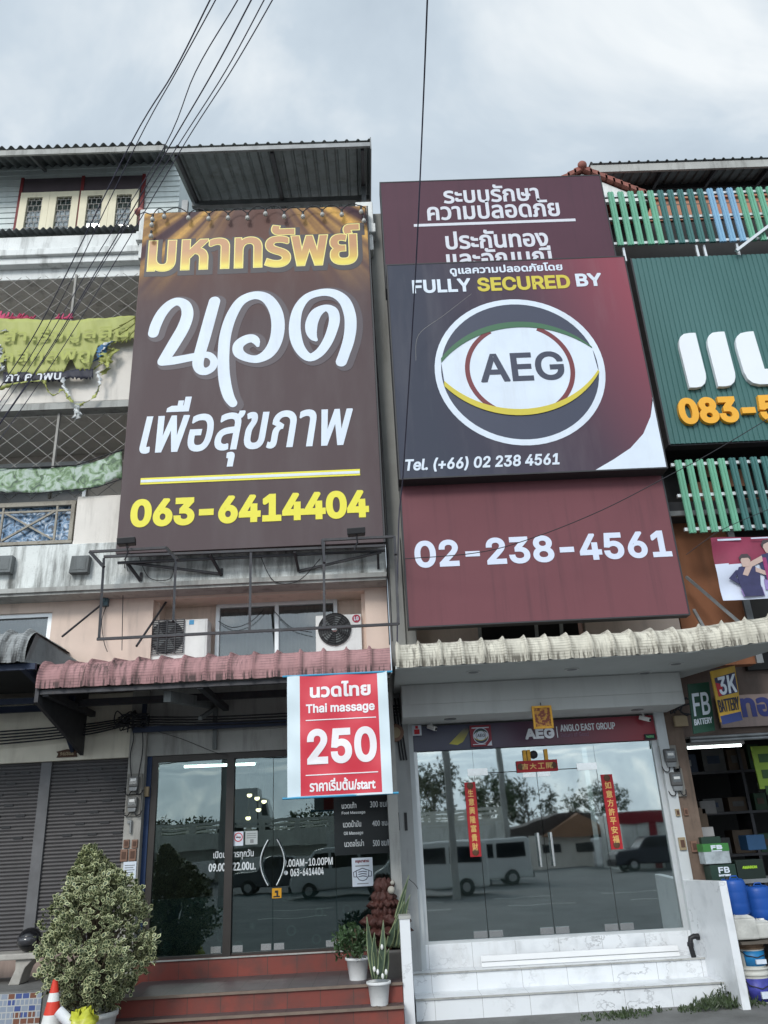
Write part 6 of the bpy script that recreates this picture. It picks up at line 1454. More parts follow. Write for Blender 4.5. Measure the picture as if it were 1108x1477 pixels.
# stored goods left of the boxes, in the gloom
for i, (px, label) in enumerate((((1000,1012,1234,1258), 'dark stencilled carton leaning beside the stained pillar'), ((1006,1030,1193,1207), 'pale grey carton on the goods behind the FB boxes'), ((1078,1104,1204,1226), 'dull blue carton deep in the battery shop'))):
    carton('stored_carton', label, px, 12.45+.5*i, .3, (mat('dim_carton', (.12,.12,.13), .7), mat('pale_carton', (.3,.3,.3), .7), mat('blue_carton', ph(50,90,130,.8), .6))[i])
# blue drums, jerrycans, buckets: a stack at the corner
BLU = mat('blue_drum_plastic', ph(32,84,168,.85), .42, .1, 4, streak=.2, scol=(.02,.05,.12))
def drum(px, Y, label):
    q = box4(*px, Y); r = (q[1]-q[0])/2; cxd = (q[0]+q[1])/2; t = thing('blue_drum', label, 'drum', (cxd, Y+r, q[2]), 'blue plastic drums')
    h = q[3]-q[2]
    m = MB(); n = 28; m.lathe([(r*.9,q[2]),(r,q[2]+.03),(r,q[2]+h*.28),(r*.99,q[2]+h*.31),(r,q[2]+h*.34),(r,q[2]+h*.6),(r*.99,q[2]+h*.63),(r,q[2]+h*.66),(r,q[2]+h*.86),(r*.93,q[2]+h*.95),(r*.8,q[2]+h),(r*.78,q[2]+h-.012),(.01,q[2]+h-.012)], cxd, Y+r, n); m.build('body', BLU, t)
    m = MB(); m.lathe([(.03,q[2]+h-.012),(.03,q[2]+h+.02),(.0,q[2]+h+.021)], cxd-.06, Y+r, 12); m.build('cap', M['black'], t)
    m = MB(); m.tube([(cxd-.05,Y+r*.6,q[2]+h),(cxd-.03,Y+r*.55,q[2]+h+.035),(cxd+.04,Y+r*.55,q[2]+h+.035),(cxd+.06,Y+r*.6,q[2]+h)], .01, 6); m.build('handle', BLU, t)
drum((1050,1084.5,1268,1320), 11.5, 'blue plastic drum on the left, partly covering its neighbour'); drum((1083,1122,1278,1328), 11.72, 'blue plastic drum on the right, cut by the photo edge')
bd = W(1090, 1357, 11.5)
t = thing('goods_rack', 'dark low shelf board between the white jerrycans and the buckets', 'rack', (bd.x+.2, 11.6, 0))
m = MB(); m.box(bd.x-.22, bd.x+1.2, 11.42, 11.85, bd.z-.03, bd.z); m.build('board', mat('rack_board', (.1,.085,.07), .8, .2, 5), t)
for x in (bd.x-.2, bd.x+1.1):
    m = MB(); m.box(x, x+.04, 11.8, 11.84, .02, bd.z-.03); m.build('leg', M['steel'], t)
JC = mat('milky_jerrycan', ph(206,206,200,.8), .45, .22, 6, speck=.3, scol=(.3,.28,.25))
def jerry(px, Y, label):
    q = box4(*px, Y); h = q[3]-q[2]; t = thing('jerrycan', label, 'jerrycan', ((q[0]+q[1])/2, Y+.1, q[2]), 'white jerrycans on the shelf')
    m = MB(); x0, x1 = q[0], q[1]
    m.hexa([(x0,Y,q[2]),(x1,Y,q[2]),(x1-.01,Y+.01,q[2]+h*.82),(x0+.01,Y+.01,q[2]+h*.82)], [(x0,Y+.2,q[2]),(x1,Y+.2,q[2]),(x1-.01,Y+.19,q[2]+h*.82),(x0+.01,Y+.19,q[2]+h*.82)])
    m.build('body', JC, t, .02)
    m = MB(); m.hexa([(x0+.012,Y+.012,q[2]+h*.82),(x1-.012,Y+.012,q[2]+h*.82),(x1-.08,Y+.06,q[2]+h*.95),(x0+.05,Y+.06,q[2]+h*.95)], [(x0+.012,Y+.188,q[2]+h*.82),(x1-.012,Y+.188,q[2]+h*.82),(x1-.08,Y+.15,q[2]+h*.95),(x0+.05,Y+.15,q[2]+h*.95)]); m.build('shoulder', JC, t, .012)
    m = MB(); m.lathe([(.035,q[2]+h*.93),(.035,q[2]+h*1.02),(.0,q[2]+h*1.021)], x1-.11, Y+.1, 14); m.build('cap', M['whiteplast'], t)
    m = MB(); m.tube([(x0+.06,Y+.1,q[2]+h*.93),(x0+.1,Y+.1,q[2]+h*1.0),(x1-.18,Y+.1,q[2]+h*1.0)], .014, 8); m.build('handle', JC, t)
jerry((1060,1094,1318,1356), 11.46, 'milky white jerrycan on the left of the shelf'); jerry((1091,1118,1326,1354), 11.55, 'milky white jerrycan on the right, cut by the photo edge')
BK = mat('white_bucket', ph(214,214,206,.82), .4, .06, 5, speck=.15)
def bucket(px, Y, label, lab, rust=False):
    q = box4(*px, Y); r = (q[1]-q[0])/2; cxd, cyd = (q[0]+q[1])/2, Y+(q[1]-q[0])/2; h = q[3]-q[2]
    t = thing('paint_bucket', label, 'bucket', (cxd, cyd, q[2]), 'paint buckets under the shelf')
    m = MB(); m.lathe([(r*.84,q[2]),(r*.93,q[2]+h*.8)], cxd, cyd, 28); m.build('body', BK, t)
    m = MB(); m.lathe([(r*.95,q[2]+h*.78),(r,q[2]+h*.8),(r,q[2]+h*.86),(r*.96,q[2]+h*.87),(r*.96,q[2]+h*.95),(r,q[2]+h*.96),(r,q[2]+h),(.01,q[2]+h)], cxd, cyd, 28); m.build('lid', mat('rusty_lid', ph(150,120,96,.7), .7, .2, 6, speck=.5) if rust else BK, t)
    n = 16; vs = []
    for z, rr in ((q[2]+h*.1, r*.855), (q[2]+h*.72, r*.925)):
        for k in range(n+1): an_ = -math.pi*.5-1.0+2.0*k/n; vs.append((cxd+(rr+.003)*math.cos(an_), cyd+(rr+.003)*math.sin(an_), z))
    m = MB(); m.add(vs, [(k, k+1, n+2+k, n+1+k) for k in range(n)], 0, True); l = solid(m.build('paper_label', lab, t), .002)
    m = MB(); m.box(cxd-.03, cxd+.1, cyd-r-.012, cyd-r+.02, q[2]+h*.2, q[2]+h*.38); m.build('label_patch', M['white'], t)
    m = MB(); m.tube([(cxd-r*.98,cyd,q[2]+h*.8),(cxd-r*.7,cyd-r*.75,q[2]+h*.55),(cxd,cyd-r*1.02,q[2]+h*.46),(cxd+r*.7,cyd-r*.75,q[2]+h*.55),(cxd+r*.98,cyd,q[2]+h*.8)], .006, 6); m.build('handle', M['steel'], t)
    return t, cxd, cyd, r, q
bucket((1078,1122,1397,1452), 11.5, 'lower white paint bucket with violet blue label standing on the ground', mat('violet_label', ph(70,74,160,.85), .45, .35, 9))
bucket((1073,1112,1362,1398), 11.52, 'upper white paint bucket with sky blue label and rusty lid', mat('sky_label', ph(40,130,190,.85), .45, .1, 8), True)

# ================================================================== massage shop steps
RT_ , N, L, P = newmat('terracotta_tile'); P.inputs['Roughness'].default_value = .55
p = pos(N, L); br = N.new('ShaderNodeTexBrick'); sp = N.new('ShaderNodeSeparateXYZ'); L.new(p, sp.inputs[0]); cb = N.new('ShaderNodeCombineXYZ'); L.new(sp.outputs[0], cb.inputs[0]); L.new(sp.outputs[1], cb.inputs[1]); L.new(cb.outputs[0], br.inputs['Vector'])
br.offset = 0; br.inputs['Scale'].default_value = 1; br.inputs['Brick Width'].default_value = .4; br.inputs['Row Height'].default_value = 10; br.inputs['Mortar Size'].default_value = .006
br.inputs['Color1'].default_value = (*ph(150,72,60,.68), 1); br.inputs['Color2'].default_value = (*ph(138,66,56,.68), 1); br.inputs['Mortar'].default_value = (*ph(96,62,54,.8), 1)
L.new(mixc(N, L, maprange(N, L, noise(N, L, p, 3, 7, .65), .44, .7, 0, .65), br.outputs[0], (.05,.042,.038)), P.inputs['Base Color'])
TD, N, L, P = newmat('dark_tread_tile'); P.inputs['Roughness'].default_value = .5
p = pos(N, L); br = N.new('ShaderNodeTexBrick'); L.new(p, br.inputs['Vector']); br.offset = 0; br.inputs['Scale'].default_value = 1; br.inputs['Brick Width'].default_value = .3; br.inputs['Row Height'].default_value = .3; br.inputs['Mortar Size'].default_value = .005
br.inputs['Color1'].default_value = (*ph(98,84,84,.8), 1); br.inputs['Color2'].default_value = (*ph(88,78,80,.8), 1); br.inputs['Mortar'].default_value = (*ph(60,54,52,.8), 1); L.new(mixc(N, L, maprange(N, L, noise(N, L, p, 2, 6), .45, .75, 0, .4), br.outputs[0], (.14,.13,.12)), P.inputs['Base Color'])
sx_0 = XX(168, 1440, 11.2)
t = tag(thing('entrance_steps', 'terracotta tiled steps with dark treads leading up to the massage shop', 'steps', ((sx_0+.2)/2, 11.5, 0)))
m = MB(); m.box(-3.48, .2, 12.36, 12.75, 0, .757); m.build('riser_block', RT_, t)
m = MB(); m.box(sx_0, .195, 11.13, 12.36, 0, .505); m.build('riser_block', RT_, t)
m = MB(); m.box(sx_0, .193, 10.92, 11.13, 0, .295); m.build('riser_block', RT_, t)
for y0_, y1_, z_ in ((11.1, 12.36, .505), (10.88, 11.13, .295)):
    m = MB(); m.box(sx_0-.01, .197, y0_+.02, y1_, z_+.002, z_+.015); m.build('tread', TD, t)
    m = MB(); m.box(sx_0-.012, .198, y0_, y0_+.03, z_-.012, z_+.018); m.build('nosing', mat('grey_nosing', ph(132,116,104,.8), .7, .2, 5), t)
m = MB(); m.box(-3.48, .2, 12.34, 12.37, .745, .762); m.build('nosing', M['greywall'], t)

# small ceiling lamps inside the massage shop and dim stock on the battery shop shelves
WLM = emis('warm_lamp', (1,.86,.5), 6)
for i, (px, py) in enumerate(((360,1147), (371,1151.5), (381,1156), (373,1168), (358,1180))):
    c = W(px, py, 14.6); t = thing('ceiling_lamp', 'small warm lamp glowing inside the massage shop above the no smoking sticker', 'lamp', c, 'warm lamps inside the massage shop')
    m = MB(); m.ball(tuple(c), .045, 10, sz=.8); m.build('bulb', WLM, t)
    m = MB(); m.lathe([(.05,c.z+.02),(.02,c.z+.09),(.008,c.z+.1),(.008,4.28)], c.x, c.y, 10); m.build('holder', M['steel'], t)
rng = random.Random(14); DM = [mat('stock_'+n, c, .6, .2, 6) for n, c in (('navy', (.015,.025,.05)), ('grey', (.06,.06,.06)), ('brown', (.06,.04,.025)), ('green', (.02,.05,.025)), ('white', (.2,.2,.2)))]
k = 0
for z in (1.64, 2.29, 2.94):
    x = 5.08
    while x < 6.9:
        w_ = rng.uniform(.18, .42); h = rng.uniform(.18, .45)
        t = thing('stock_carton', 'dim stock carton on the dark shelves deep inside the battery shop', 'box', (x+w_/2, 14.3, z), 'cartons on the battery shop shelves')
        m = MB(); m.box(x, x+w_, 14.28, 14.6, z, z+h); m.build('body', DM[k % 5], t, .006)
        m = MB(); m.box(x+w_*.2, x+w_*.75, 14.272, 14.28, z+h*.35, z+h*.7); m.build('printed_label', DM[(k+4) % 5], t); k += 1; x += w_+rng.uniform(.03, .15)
for px, py, w_, h, label in ((1012, 1180, .2, .3, 'dim brown parcel hanging on the wall beside the stained pillar'), (1022, 1165, .25, .2, 'dim tangled grey packet above the FB battery boxes')):
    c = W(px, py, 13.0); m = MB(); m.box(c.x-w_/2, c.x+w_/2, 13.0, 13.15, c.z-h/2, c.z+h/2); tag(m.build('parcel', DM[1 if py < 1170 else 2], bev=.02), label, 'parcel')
# ================================================================== plants and loose things at the foot of the shops
def leaf_mats(name, inner, edge):
    return [mat(name+'_green', inner, .45, .35, 9, spec=.4), mat(name+'_edge', edge, .5, .2, 9)]
def add_leaf(m, p, d, nrm, ln, wd, mi=(0, 1), edge=.3):
    d = d.normalized(); s = d.cross(nrm)
    if s.length < 1e-4: s = d.orthogonal()
    s.normalize(); n = s.cross(d)
    prof = [(0,0,0), (.3,.42,.03), (.65,.5,.02), (1,0,-.08), (.65,-.5,.02), (.3,-.42,.03)]
    out = [p+d*(a*ln)+s*(b*wd)+n*(c*ln) for a, b, c in prof]
    c = p+d*ln*.5-n*ln*.03
    inn = [c+(q-c)*(1-edge) for q in out]
    o = len(m.v); m.v += [tuple(q) for q in out+inn]
    m.f.append([o+6+i for i in range(6)]); m.m.append(mi[0]); m.sm.append(False)
    if edge:
        for i in range(6): m.f.append([o+i, o+(i+1) % 6, o+6+(i+1) % 6, o+6+i]); m.m.append(mi[1]); m.sm.append(False)
def rv(rng): return Vector((rng.gauss(0,1), rng.gauss(0,1), rng.gauss(0,1))).normalized()
# variegated bush
YBU = 10.6
bc = W(140, 1400, YBU); bx_c = W(140, 1340, YBU).x
t = thing('variegated_bush', 'large rounded bush of cream edged green leaves in front of the roller shutters', 'bush', (bx_c, YBU, 0))
rng = random.Random(21)
ztop, zbot = ZZ(128, 1232, YBU), ZZ(130, 1462, YBU)
outline = [(1212,127,130),(1228,122,137),(1245,113,152),(1262,103,178),(1285,90,205),(1310,76,216),(1335,60,212),(1355,52,230),(1380,52,232),(1400,56,222),(1420,62,200),(1440,76,180),(1458,100,160)]
def lim(y):
    for a, b in zip(outline, outline[1:]):
        if a[0] <= y <= b[0]:
            f = (y-a[0])/(b[0]-a[0]); return a[1]+(b[1]-a[1])*f, a[2]+(b[2]-a[2])*f
    return outline[-1][1:]
m = MB(); br_ = MB(); n = 0
for k in range(820):
    y = 1458-236*rng.random()**.8*.985; l, r = lim(y)
    a0 = rng.uniform(0, 2*math.pi); rad = rng.random()**.33
    cxp, hw = (l+r)/2, (r-l)/2
    c = W(cxp+hw*.93*rad*math.cos(a0), y, YBU); c.y += hw*.0098*rad*math.sin(a0)*.85
    sz = rng.uniform(.05, .11) if y > 1262 else .04
    ctr = Vector((bx_c, YBU, c.z-.15)); outd = (c-ctr).normalized()
    if k % 9 == 0: br_.tube([Vector((bx_c, YBU, .55)), ctr.lerp(c, .5)-Vector((0,0,.1)), c], [.014, .009, .005], 5)
    for q in range(15):
        dd = (rv(rng)+outd*.8+Vector((0,-.2,.35))).normalized(); p = c+rv(rng)*sz*rng.random()
        add_leaf(m, p, dd, (rv(rng)*.5+outd+Vector((0,0,.6))).normalized(), rng.uniform(.038,.078), rng.uniform(.028,.05), edge=rng.uniform(.22,.42))
VG = leaf_mats('variegated', (.036,.06,.025), (.46,.48,.27))
m.build('foliage', VG, t); br_.build('branches', mat('bush_twig', (.09,.07,.05), .8), t)
m = MB(); m.lathe([(.2,.0),(.27,.42),(.29,.43),(.29,.48),(.26,.48),(.25,.44),(.01,.44)], bx_c+.02, YBU, 28); m.build('pot', mat('white_pot', (.6,.6,.58), .5, .1, 4, speck=.2), t)
m = MB(); m.tube([(bx_c,YBU,.4),(bx_c+.03,YBU,.9),(bx_c-.02,YBU,1.5)], [.035,.025,.012], 8); m.build('trunk', M['darkwood'], t)
# mosaic faced ledge, bench, helmet
MZ, N, L, P = newmat('blue_brown_mosaic'); P.inputs['Roughness'].default_value = .35
p = pos(N, L); sp = N.new('ShaderNodeSeparateXYZ'); L.new(p, sp.inputs[0]); cb = N.new('ShaderNodeCombineXYZ'); L.new(sp.outputs[0], cb.inputs[0]); L.new(sp.outputs[2], cb.inputs[1])
br = N.new('ShaderNodeTexBrick'); L.new(cb.outputs[0], br.inputs['Vector']); br.inputs['Scale'].default_value = 1; br.inputs['Brick Width'].default_value = .085; br.inputs['Row Height'].default_value = .065; br.inputs['Mortar Size'].default_value = .006; br.offset = .35; br.squash = .6; br.squash_frequency = 2
wn = N.new('ShaderNodeTexWhiteNoise'); sn = N.new('ShaderNodeVectorMath'); sn.operation = 'SNAP'; L.new(cb.outputs[0], sn.inputs[0]); sn.inputs[1].default_value = (.085,.065,1); L.new(sn.outputs[0], wn.inputs['Vector'])
rp = N.new('ShaderNodeValToRGB'); rp.color_ramp.interpolation = 'CONSTANT'; L.new(wn.outputs[0], rp.inputs[0]); rp.color_ramp.elements[0].color = (*ph(150,160,176,.8), 1); rp.color_ramp.elements[1].position = .8; rp.color_ramp.elements[1].color = (*ph(128,84,66,.8), 1)
k = rp.color_ramp.elements.new(.55); k.color = (*ph(74,92,150,.8), 1)
L.new(mixc(N, L, br.outputs['Fac'], rp.outputs[0], (.42,.43,.42)), P.inputs['Base Color'])
lz_ = ZZ(30, 1430, 11.0)
t = thing('tiled_ledge', 'raised concrete ledge faced with blue, brown and white mosaic tiles below the stone bench', 'ledge', (-6.5, 11.5, 0))
m = MB(); m.box(-9.5, XX(60, 1440, 11.0), 11.0, 11.02, 0, lz_-.02); m.build('mosaic_facing', MZ, t)
m = MB(); m.box(-9.5, -3.55, 11.021, 12.72, 0, lz_); m.build('slab', M['forecourt'], t)
m = MB(); m.box(-9.5, -3.55, 12.33, 12.46, lz_, zfl); m.build('skirting', mat('pinkish_skirting', ph(176,156,146,.8), .8, .1, 2, streak=.3), t)
t = thing('stone_bench', 'pale stone bench with curved legs at the left edge before the shutters', 'bench', (-5.2, 11.6, lz_))
bz_ = ZZ(20, 1376, 11.5); STN = mat('pale_terrazzo', ph(190,186,178,.75), .7, .15, 8, speck=.4, scol=(.2,.19,.18))
m = MB(); m.box(-6.4, XX(53, 1378, 11.5), 11.5, 11.9, bz_-.07, bz_); m.build('seat', STN, t, .012)
for px in (32, -70):
    x = XX(px, 1400, 11.55); m = MB(); h = bz_-.07-lz_
    m.prism([(x-.16,lz_),(x-.02,lz_),(x+.0,lz_+h*.35),(x+.03,lz_+h*.65),(x+.13,lz_+h),(x-.1,lz_+h),(x-.09,lz_+h*.6),(x-.12,lz_+h*.35)], 11.55, 11.85); m.build('leg', STN, t, .01)
c = W(43, 1355, 11.65); t = thing('helmet', 'black motorcycle helmet resting on the stone bench beside the bush', 'helmet', (c.x, 11.65, bz_))
m = MB(); m.ball((c.x, 11.65, bz_+.14), .145, 20, sz=.98, sy=1.1); m.v = [(x, y, max(z, bz_+.01)) for x, y, z in m.v]; m.build('shell', mat('gloss_black', (.012,.012,.014), .18, .05, 3, spec=.5), t)
m = MB()
for k in range(7):
    a0 = -math.pi/2-.9+1.8*k/6
m.add([(c.x+.15*math.cos(-math.pi/2-1+2*k/12), 11.65+.165*math.sin(-math.pi/2-1+2*k/12), bz_+.09+.1*j) for j in (0, 1) for k in range(13)], [(k, k+1, 14+k, 13+k) for k in range(12)], 0, True); solid(m.build('visor', mat('smoke_visor', (.05,.05,.055), .08, .05, 3, spec=.6), t), .004)
# traffic cone
c = W(80, 1413, 9.9); t = thing('traffic_cone', 'orange red traffic cone with white band in front of the variegated bush', 'traffic cone', (c.x, 9.9, .012))
CO = mat('cone_orange', ph(214,62,44,.9), .5, .1, 5, streak=.2); CWB = mat('cone_white_band', (.66,.66,.64), .5, .08, 5)
zt_ = c.z; rad = lambda z: .025+(zt_-z)*.19
for z0_, z1_, mm_, nm in ((.05, zt_-.42, CO, 'body'), (zt_-.42, zt_-.32, CWB, 'reflective_band'), (zt_-.32, zt_-.2, CO, 'body'), (zt_-.2, zt_-.12, CWB, 'reflective_band'), (zt_-.12, zt_, CO, 'tip')):
    m = MB(); m.lathe([(rad(z0_), z0_), (rad(z1_), z1_)], c.x, 9.9, 24); m.build(nm, mm_, t)
m = MB(); m.box(c.x-.19, c.x+.19, 9.71, 10.09, .012, .05); m.build('base', CO, t, .01)
# paper roll and yellow bag on a block
blk = W(115, 1490, 9.7)
m = MB(); zb_ = ZZ(110, 1478, 9.75)-.1; m.box(blk.x-.3, blk.x+.35, 9.6, 9.95, .012, zb_); tag(m.build('concrete_block', M['forecourt'], bev=.01), 'low concrete block under the white roll and yellow bag', 'block')
a, b = W(84, 1458, 9.75), W(104, 1478, 9.75)
m = MB(); m.tube([a, b], .055, 16); tag(m.build('paper_roll', mat('white_paper_roll', (.7,.71,.74), .6, .05, 8)), 'white paper roll beside the traffic cone', 'paper roll')
c = W(120, 1470, 9.75); rng = random.Random(3); m = MB(); m.ball((c.x, 9.75, c.z-.02), .14, 14, sz=.8)
m.v = [(x+rng.uniform(-.04,.04), y+rng.uniform(-.04,.04), z+rng.uniform(-.04,.03)) for x, y, z in m.v]
for k in range(5): m.hexa([tuple(W(108+k*6, 1457, 9.74)+Vector((0,0,-.05))), tuple(W(112+k*6, 1457, 9.74)+Vector((0,0,-.05))), tuple(W(111+k*6, 1455+k % 2*3, 9.72)), tuple(W(109+k*6, 1456+k % 3, 9.72))], [tuple(W(108+k*6, 1457, 9.76)+Vector((0,0,-.05))), tuple(W(112+k*6, 1457, 9.76)+Vector((0,0,-.05))), tuple(W(111+k*6, 1455+k % 2*3, 9.74)), tuple(W(109+k*6, 1456+k % 3, 9.74))])
tag(m.build('plastic_bag', mat('yellow_plastic', ph(206,208,70,.75), .3, .15, 9)), 'crumpled yellow plastic bag beside the white roll', 'bag')

# potted plants at the massage shop
def pot(t, cx_, cy_, z0_, r0, r1, h, m_):
    m = MB(); m.lathe([(r0,z0_),(r0+(r1-r0)*.8,z0_+h*.85),(r1*1.02,z0_+h*.86),(r1*1.08,z0_+h*.9),(r1*1.08,z0_+h),(r1*.98,z0_+h),(r1*.95,z0_+h*.92),(.01,z0_+h*.92)], cx_, cy_, 26); m.build('pot', m_, t)
WP = mat('white_plastic_pot', (.66,.67,.67), .45, .06, 5, speck=.15)
p0 = G(516.5, 1415, .52); sc = p0.y*1.0
wpx = (XX(535,1382,p0.y)-XX(498.5,1382,p0.y))/2; hh = ZZ(516,1382,p0.y)-.52; cy_ = p0.y+wpx*.8
t = thing('potted_shrub', 'small dark green leafy shrub in a white pot on the upper massage step', 'potted plant', (p0.x, cy_, .52))
pot(t, p0.x, cy_, .52, wpx*.68, wpx*.93, hh, WP)
rng = random.Random(12); m = MB(); st = MB()
fx0, fx1, fz0, fz1 = XX(482,1360,cy_), XX(536,1360,cy_), ZZ(510,1384,cy_), ZZ(510,1330,cy_)
for k in range(75):
    a0 = rng.uniform(0, 6.28); rd = rng.random()**.5; c = Vector(((fx0+fx1)/2+(fx1-fx0)*.5*rd*math.cos(a0), cy_+.25*rd*math.sin(a0), fz0+(fz1-fz0)*(.15+.8*rng.random())*(1-.35*rd*rd)))
    if k % 4 == 0: st.tube([(p0.x+rng.uniform(-.04,.04), cy_, .52+hh*.9), tuple(c)], .006, 5)
    for q in range(9): add_leaf(m, c+rv(rng)*.04, (rv(rng)+Vector((0,-.2,.5))).normalized(), rv(rng)+Vector((0,-.3,1)), rng.uniform(.05,.08), rng.uniform(.022,.035), edge=0)
m.build('foliage', leaf_mats('dark_shrub', (.04,.075,.03), (.05,.08,.03)), t); st.build('stems', mat('woody_stem', (.16,.12,.08), .8), t)
SNK = leaf_mats('sansevieria', (.055,.085,.055), (.2,.24,.13))
def blade(m, base, tip, w_, rng):
    base, tip = Vector(base), Vector(tip); n = 9; vs = []; ax = (tip-base).normalized(); s = ax.cross(Vector((rng.uniform(-.4,.4), 1, 0))).normalized(); bend = Vector((rng.uniform(-.03,.03), rng.uniform(-.02,.04), 0))
    for i in range(n+1):
        t_ = i/n; c = base.lerp(tip, t_)+bend*math.sin(math.pi*t_); ww = w_*(1-t_**3)*(.7+.5*math.sin(math.pi*min(1, t_*1.1)))*.5+.001
        tw = s*ww; dp = Vector((0, .25*ww, 0))
        vs += [tuple(c-tw), tuple(c-tw*.72-dp*.5), tuple(c+dp), tuple(c+tw*.72-dp*.5), tuple(c+tw)]
    fs = [(i*5+j, i*5+j+1, (i+1)*5+j+1, (i+1)*5+j) for i in range(n) for j in range(4)]
    o = len(m.v); m.v += vs
    for q, f in enumerate(fs): m.f.append([a+o for a in f]); m.m.append(1 if q % 4 in (0, 3) else 0); m.sm.append(True)
p1 = G(547.5, 1447, .31); wpx = (XX(565,1413,p1.y)-XX(530,1413,p1.y))/2; hh = ZZ(547,1413,p1.y)-.31; cy1 = min(p1.y+wpx*.8, 11.04)
t = thing('snake_plant', 'snake plant with upright blades in a white pot on the lower massage step', 'potted plant', (p1.x, cy1, .31))
pot(t, p1.x, cy1, .31, wpx*.7, wpx*.93, hh, WP)
rng = random.Random(31)
for bp, tp in (((540,1412),(529,1322)), ((544,1412),(540,1345)), ((548,1412),(553,1327)), ((551,1412),(556,1352)), ((546,1412),(546,1372)), ((554,1412),(561,1368))):
    m = MB(); blade(m, W(*bp, cy1), W(*tp, cy1+rng.uniform(-.05,.08)), .075, rng); solid(m.build('blade', SNK, t), .006)
for px, py in ((545,1402), (552,1408), (557,1402), (551,1366), (540,1398)):
    m = MB(); m.ball(tuple(W(px, py, cy1-.06)), .018, 8, sz=1.8); m.build('white_bud', M['whiteplast'], t)
# carved planter with tall succulents
cy2 = 11.75; c = W(556, 1340, cy2); t = thing('carved_planter', 'tiered reddish brown carved planter with frilled rims at the shared pillar', 'planter', (c.x, cy2, .52))
CRV = mat('carved_red_brown', ph(88,52,46,.62), .6, .35, 9, speck=.6, scol=(.03,.02,.02), bump=.6, bs=40)
def frill(z_, r_, h_, lob, seed):
    rng = random.Random(seed); m = MB(); n = 64; vs = []; rings = [(.55,0),(.9,.35),(1.05,.6),(.85,.8),(.7,1)]
    for q, (rr, zz_) in enumerate(rings):
        for k in range(n):
            an_ = 2*math.pi*k/n; f = 1+(.1*math.sin(lob*an_+seed)+.09*math.sin(lob*2*an_+seed*2))*(1 if q in (1, 2, 3) else .4)
            vs.append((c.x+r_*rr*f*math.cos(an_), cy2+r_*rr*f*math.sin(an_)*.9, z_+h_*zz_+.025*math.sin(lob*an_*1.5+q)))
    fs = [(q*n+k, q*n+(k+1) % n, (q+1)*n+(k+1) % n, (q+1)*n+k) for q in range(len(rings)-1) for k in range(n)]
    m.add(vs, fs, 0, True); m.add(vs[-n:], [list(range(n))]); return m
zA_, zB_ = ZZ(556,1368,cy2), ZZ(556,1270,cy2); H_ = zB_-zA_
for i, (f0, rr, f1, lob) in enumerate(((0,.2,.34,7), (.16,.31,.16,9), (.3,.3,.18,8), (.4,.17,.26,6), (.58,.2,.12,9), (.64,.15,.2,6), (.8,.13,.22,5))):
    frill(zA_+H_*f0, rr, H_*f1, lob, i+1).build('carved_tier', CRV, t)
m = MB(); m.ball((c.x+.1, cy2-.12, zA_+H_*.86), .05, 10); m.ball((c.x+.12, cy2-.14, zA_+H_*.97), .03, 8); m.build('pale_finial', mat('pale_finial_stone', (.4,.38,.33), .7), t)
pot_c = W(571, 1390, 11.55)
t2 = thing('potted_succulent', 'tall dark succulent blades leaning right from a big grey pot by the white cheek wall', 'potted plant', (pot_c.x, 11.55, .52))
m = MB(); z0_ = .52; zr = ZZ(571,1368,11.55); m.lathe([(.15,z0_),(.22,z0_+(zr-z0_)*.8),(.25,zr-.03),(.25,zr),(.2,zr),(.01,zr-.03)], pot_c.x-.03, 11.6, 24); m.build('pot', mat('dark_grey_pot', (.1,.095,.09), .7, .2, 5), t2)
rng = random.Random(77)
for bp, tp in (((566,1366),(590,1262)), ((570,1366),(585,1283)), ((562,1366),(583,1300)), ((573,1366),(592,1290)), ((568,1366),(577,1318)), ((560,1366),(570,1330)), ((575,1366),(588,1320))):
    m = MB(); blade(m, W(*bp, 11.55), W(*tp, 11.45+rng.uniform(-.08,.08)), .08, rng); solid(m.build('blade', SNK, t2), .006)
cable([(590,1268,11.4), (598,1275,11.3), (603,1282,11.3)], 'thin bare twig bending right from the succulent tips', .004, M['cable'], name='twig', cat='twig')
m = MB(); pc = G(520, 1458, .31); rng = random.Random(4)
for k in range(26):
    q = G(rng.uniform(536, 585), rng.uniform(1462, 1477), .31); add_leaf(m, Vector((q.x, 10.9+rng.uniform(-.02,.2), .312)), Vector((rng.uniform(-1,1), rng.uniform(-1,1), .1)), Vector((0,0,1)), .05, .02, edge=0)
tag(m.build('fallen_leaves', leaf_mats('dry_leaf', (.14,.1,.06), (.2,.15,.1)), loc=(0,10.9,.3)), 'scattered dry leaves on the lowest massage step under the snake plant', 'leaves', kind='stuff')

# loose things at the marble steps
a = W(693.5, 1376, 12.32); b = W(978, 1361, 12.32)
m = MB(); m.hexa([(a.x,12.3,.474),(b.x,12.3,.474),(b.x,12.36,.60),(a.x,12.36,.60)], [(a.x,12.34,.474),(b.x,12.34,.474),(b.x,12.39,.60),(a.x,12.39,.60)]); o = tag(m.build('white_board', mat('white_board_plastic', (.7,.71,.72), .5, .03, 4)), 'long white plastic board leaning on the riser below the glass doors', 'board')
m = MB(); m.box(a.x+.005, b.x-.005, 12.318, 12.326, .53, .535); m.build('groove', M['steelgrey'], o)
c = W(996, 1352, 12.15)
m = MB(); m.tube([(c.x,12.15,.475),(c.x-.02,12.15,.62),(c.x,12.15,.70),(c.x+.05,12.15,.72),(c.x+.11,12.15,.71)], .034, 10); o = tag(m.build('drain_pipe', M['black']), 'black elbow pipe standing beside the right cheek wall on the marble step', 'pipe')
m = MB(); m.tube([(c.x+.08,12.15,.712),(c.x+.12,12.15,.71)], .042, 10); m.tube([(c.x-.02,12.15,.6),(c.x-.015,12.15,.65)], .042, 10); m.build('collar', M['black'], o)
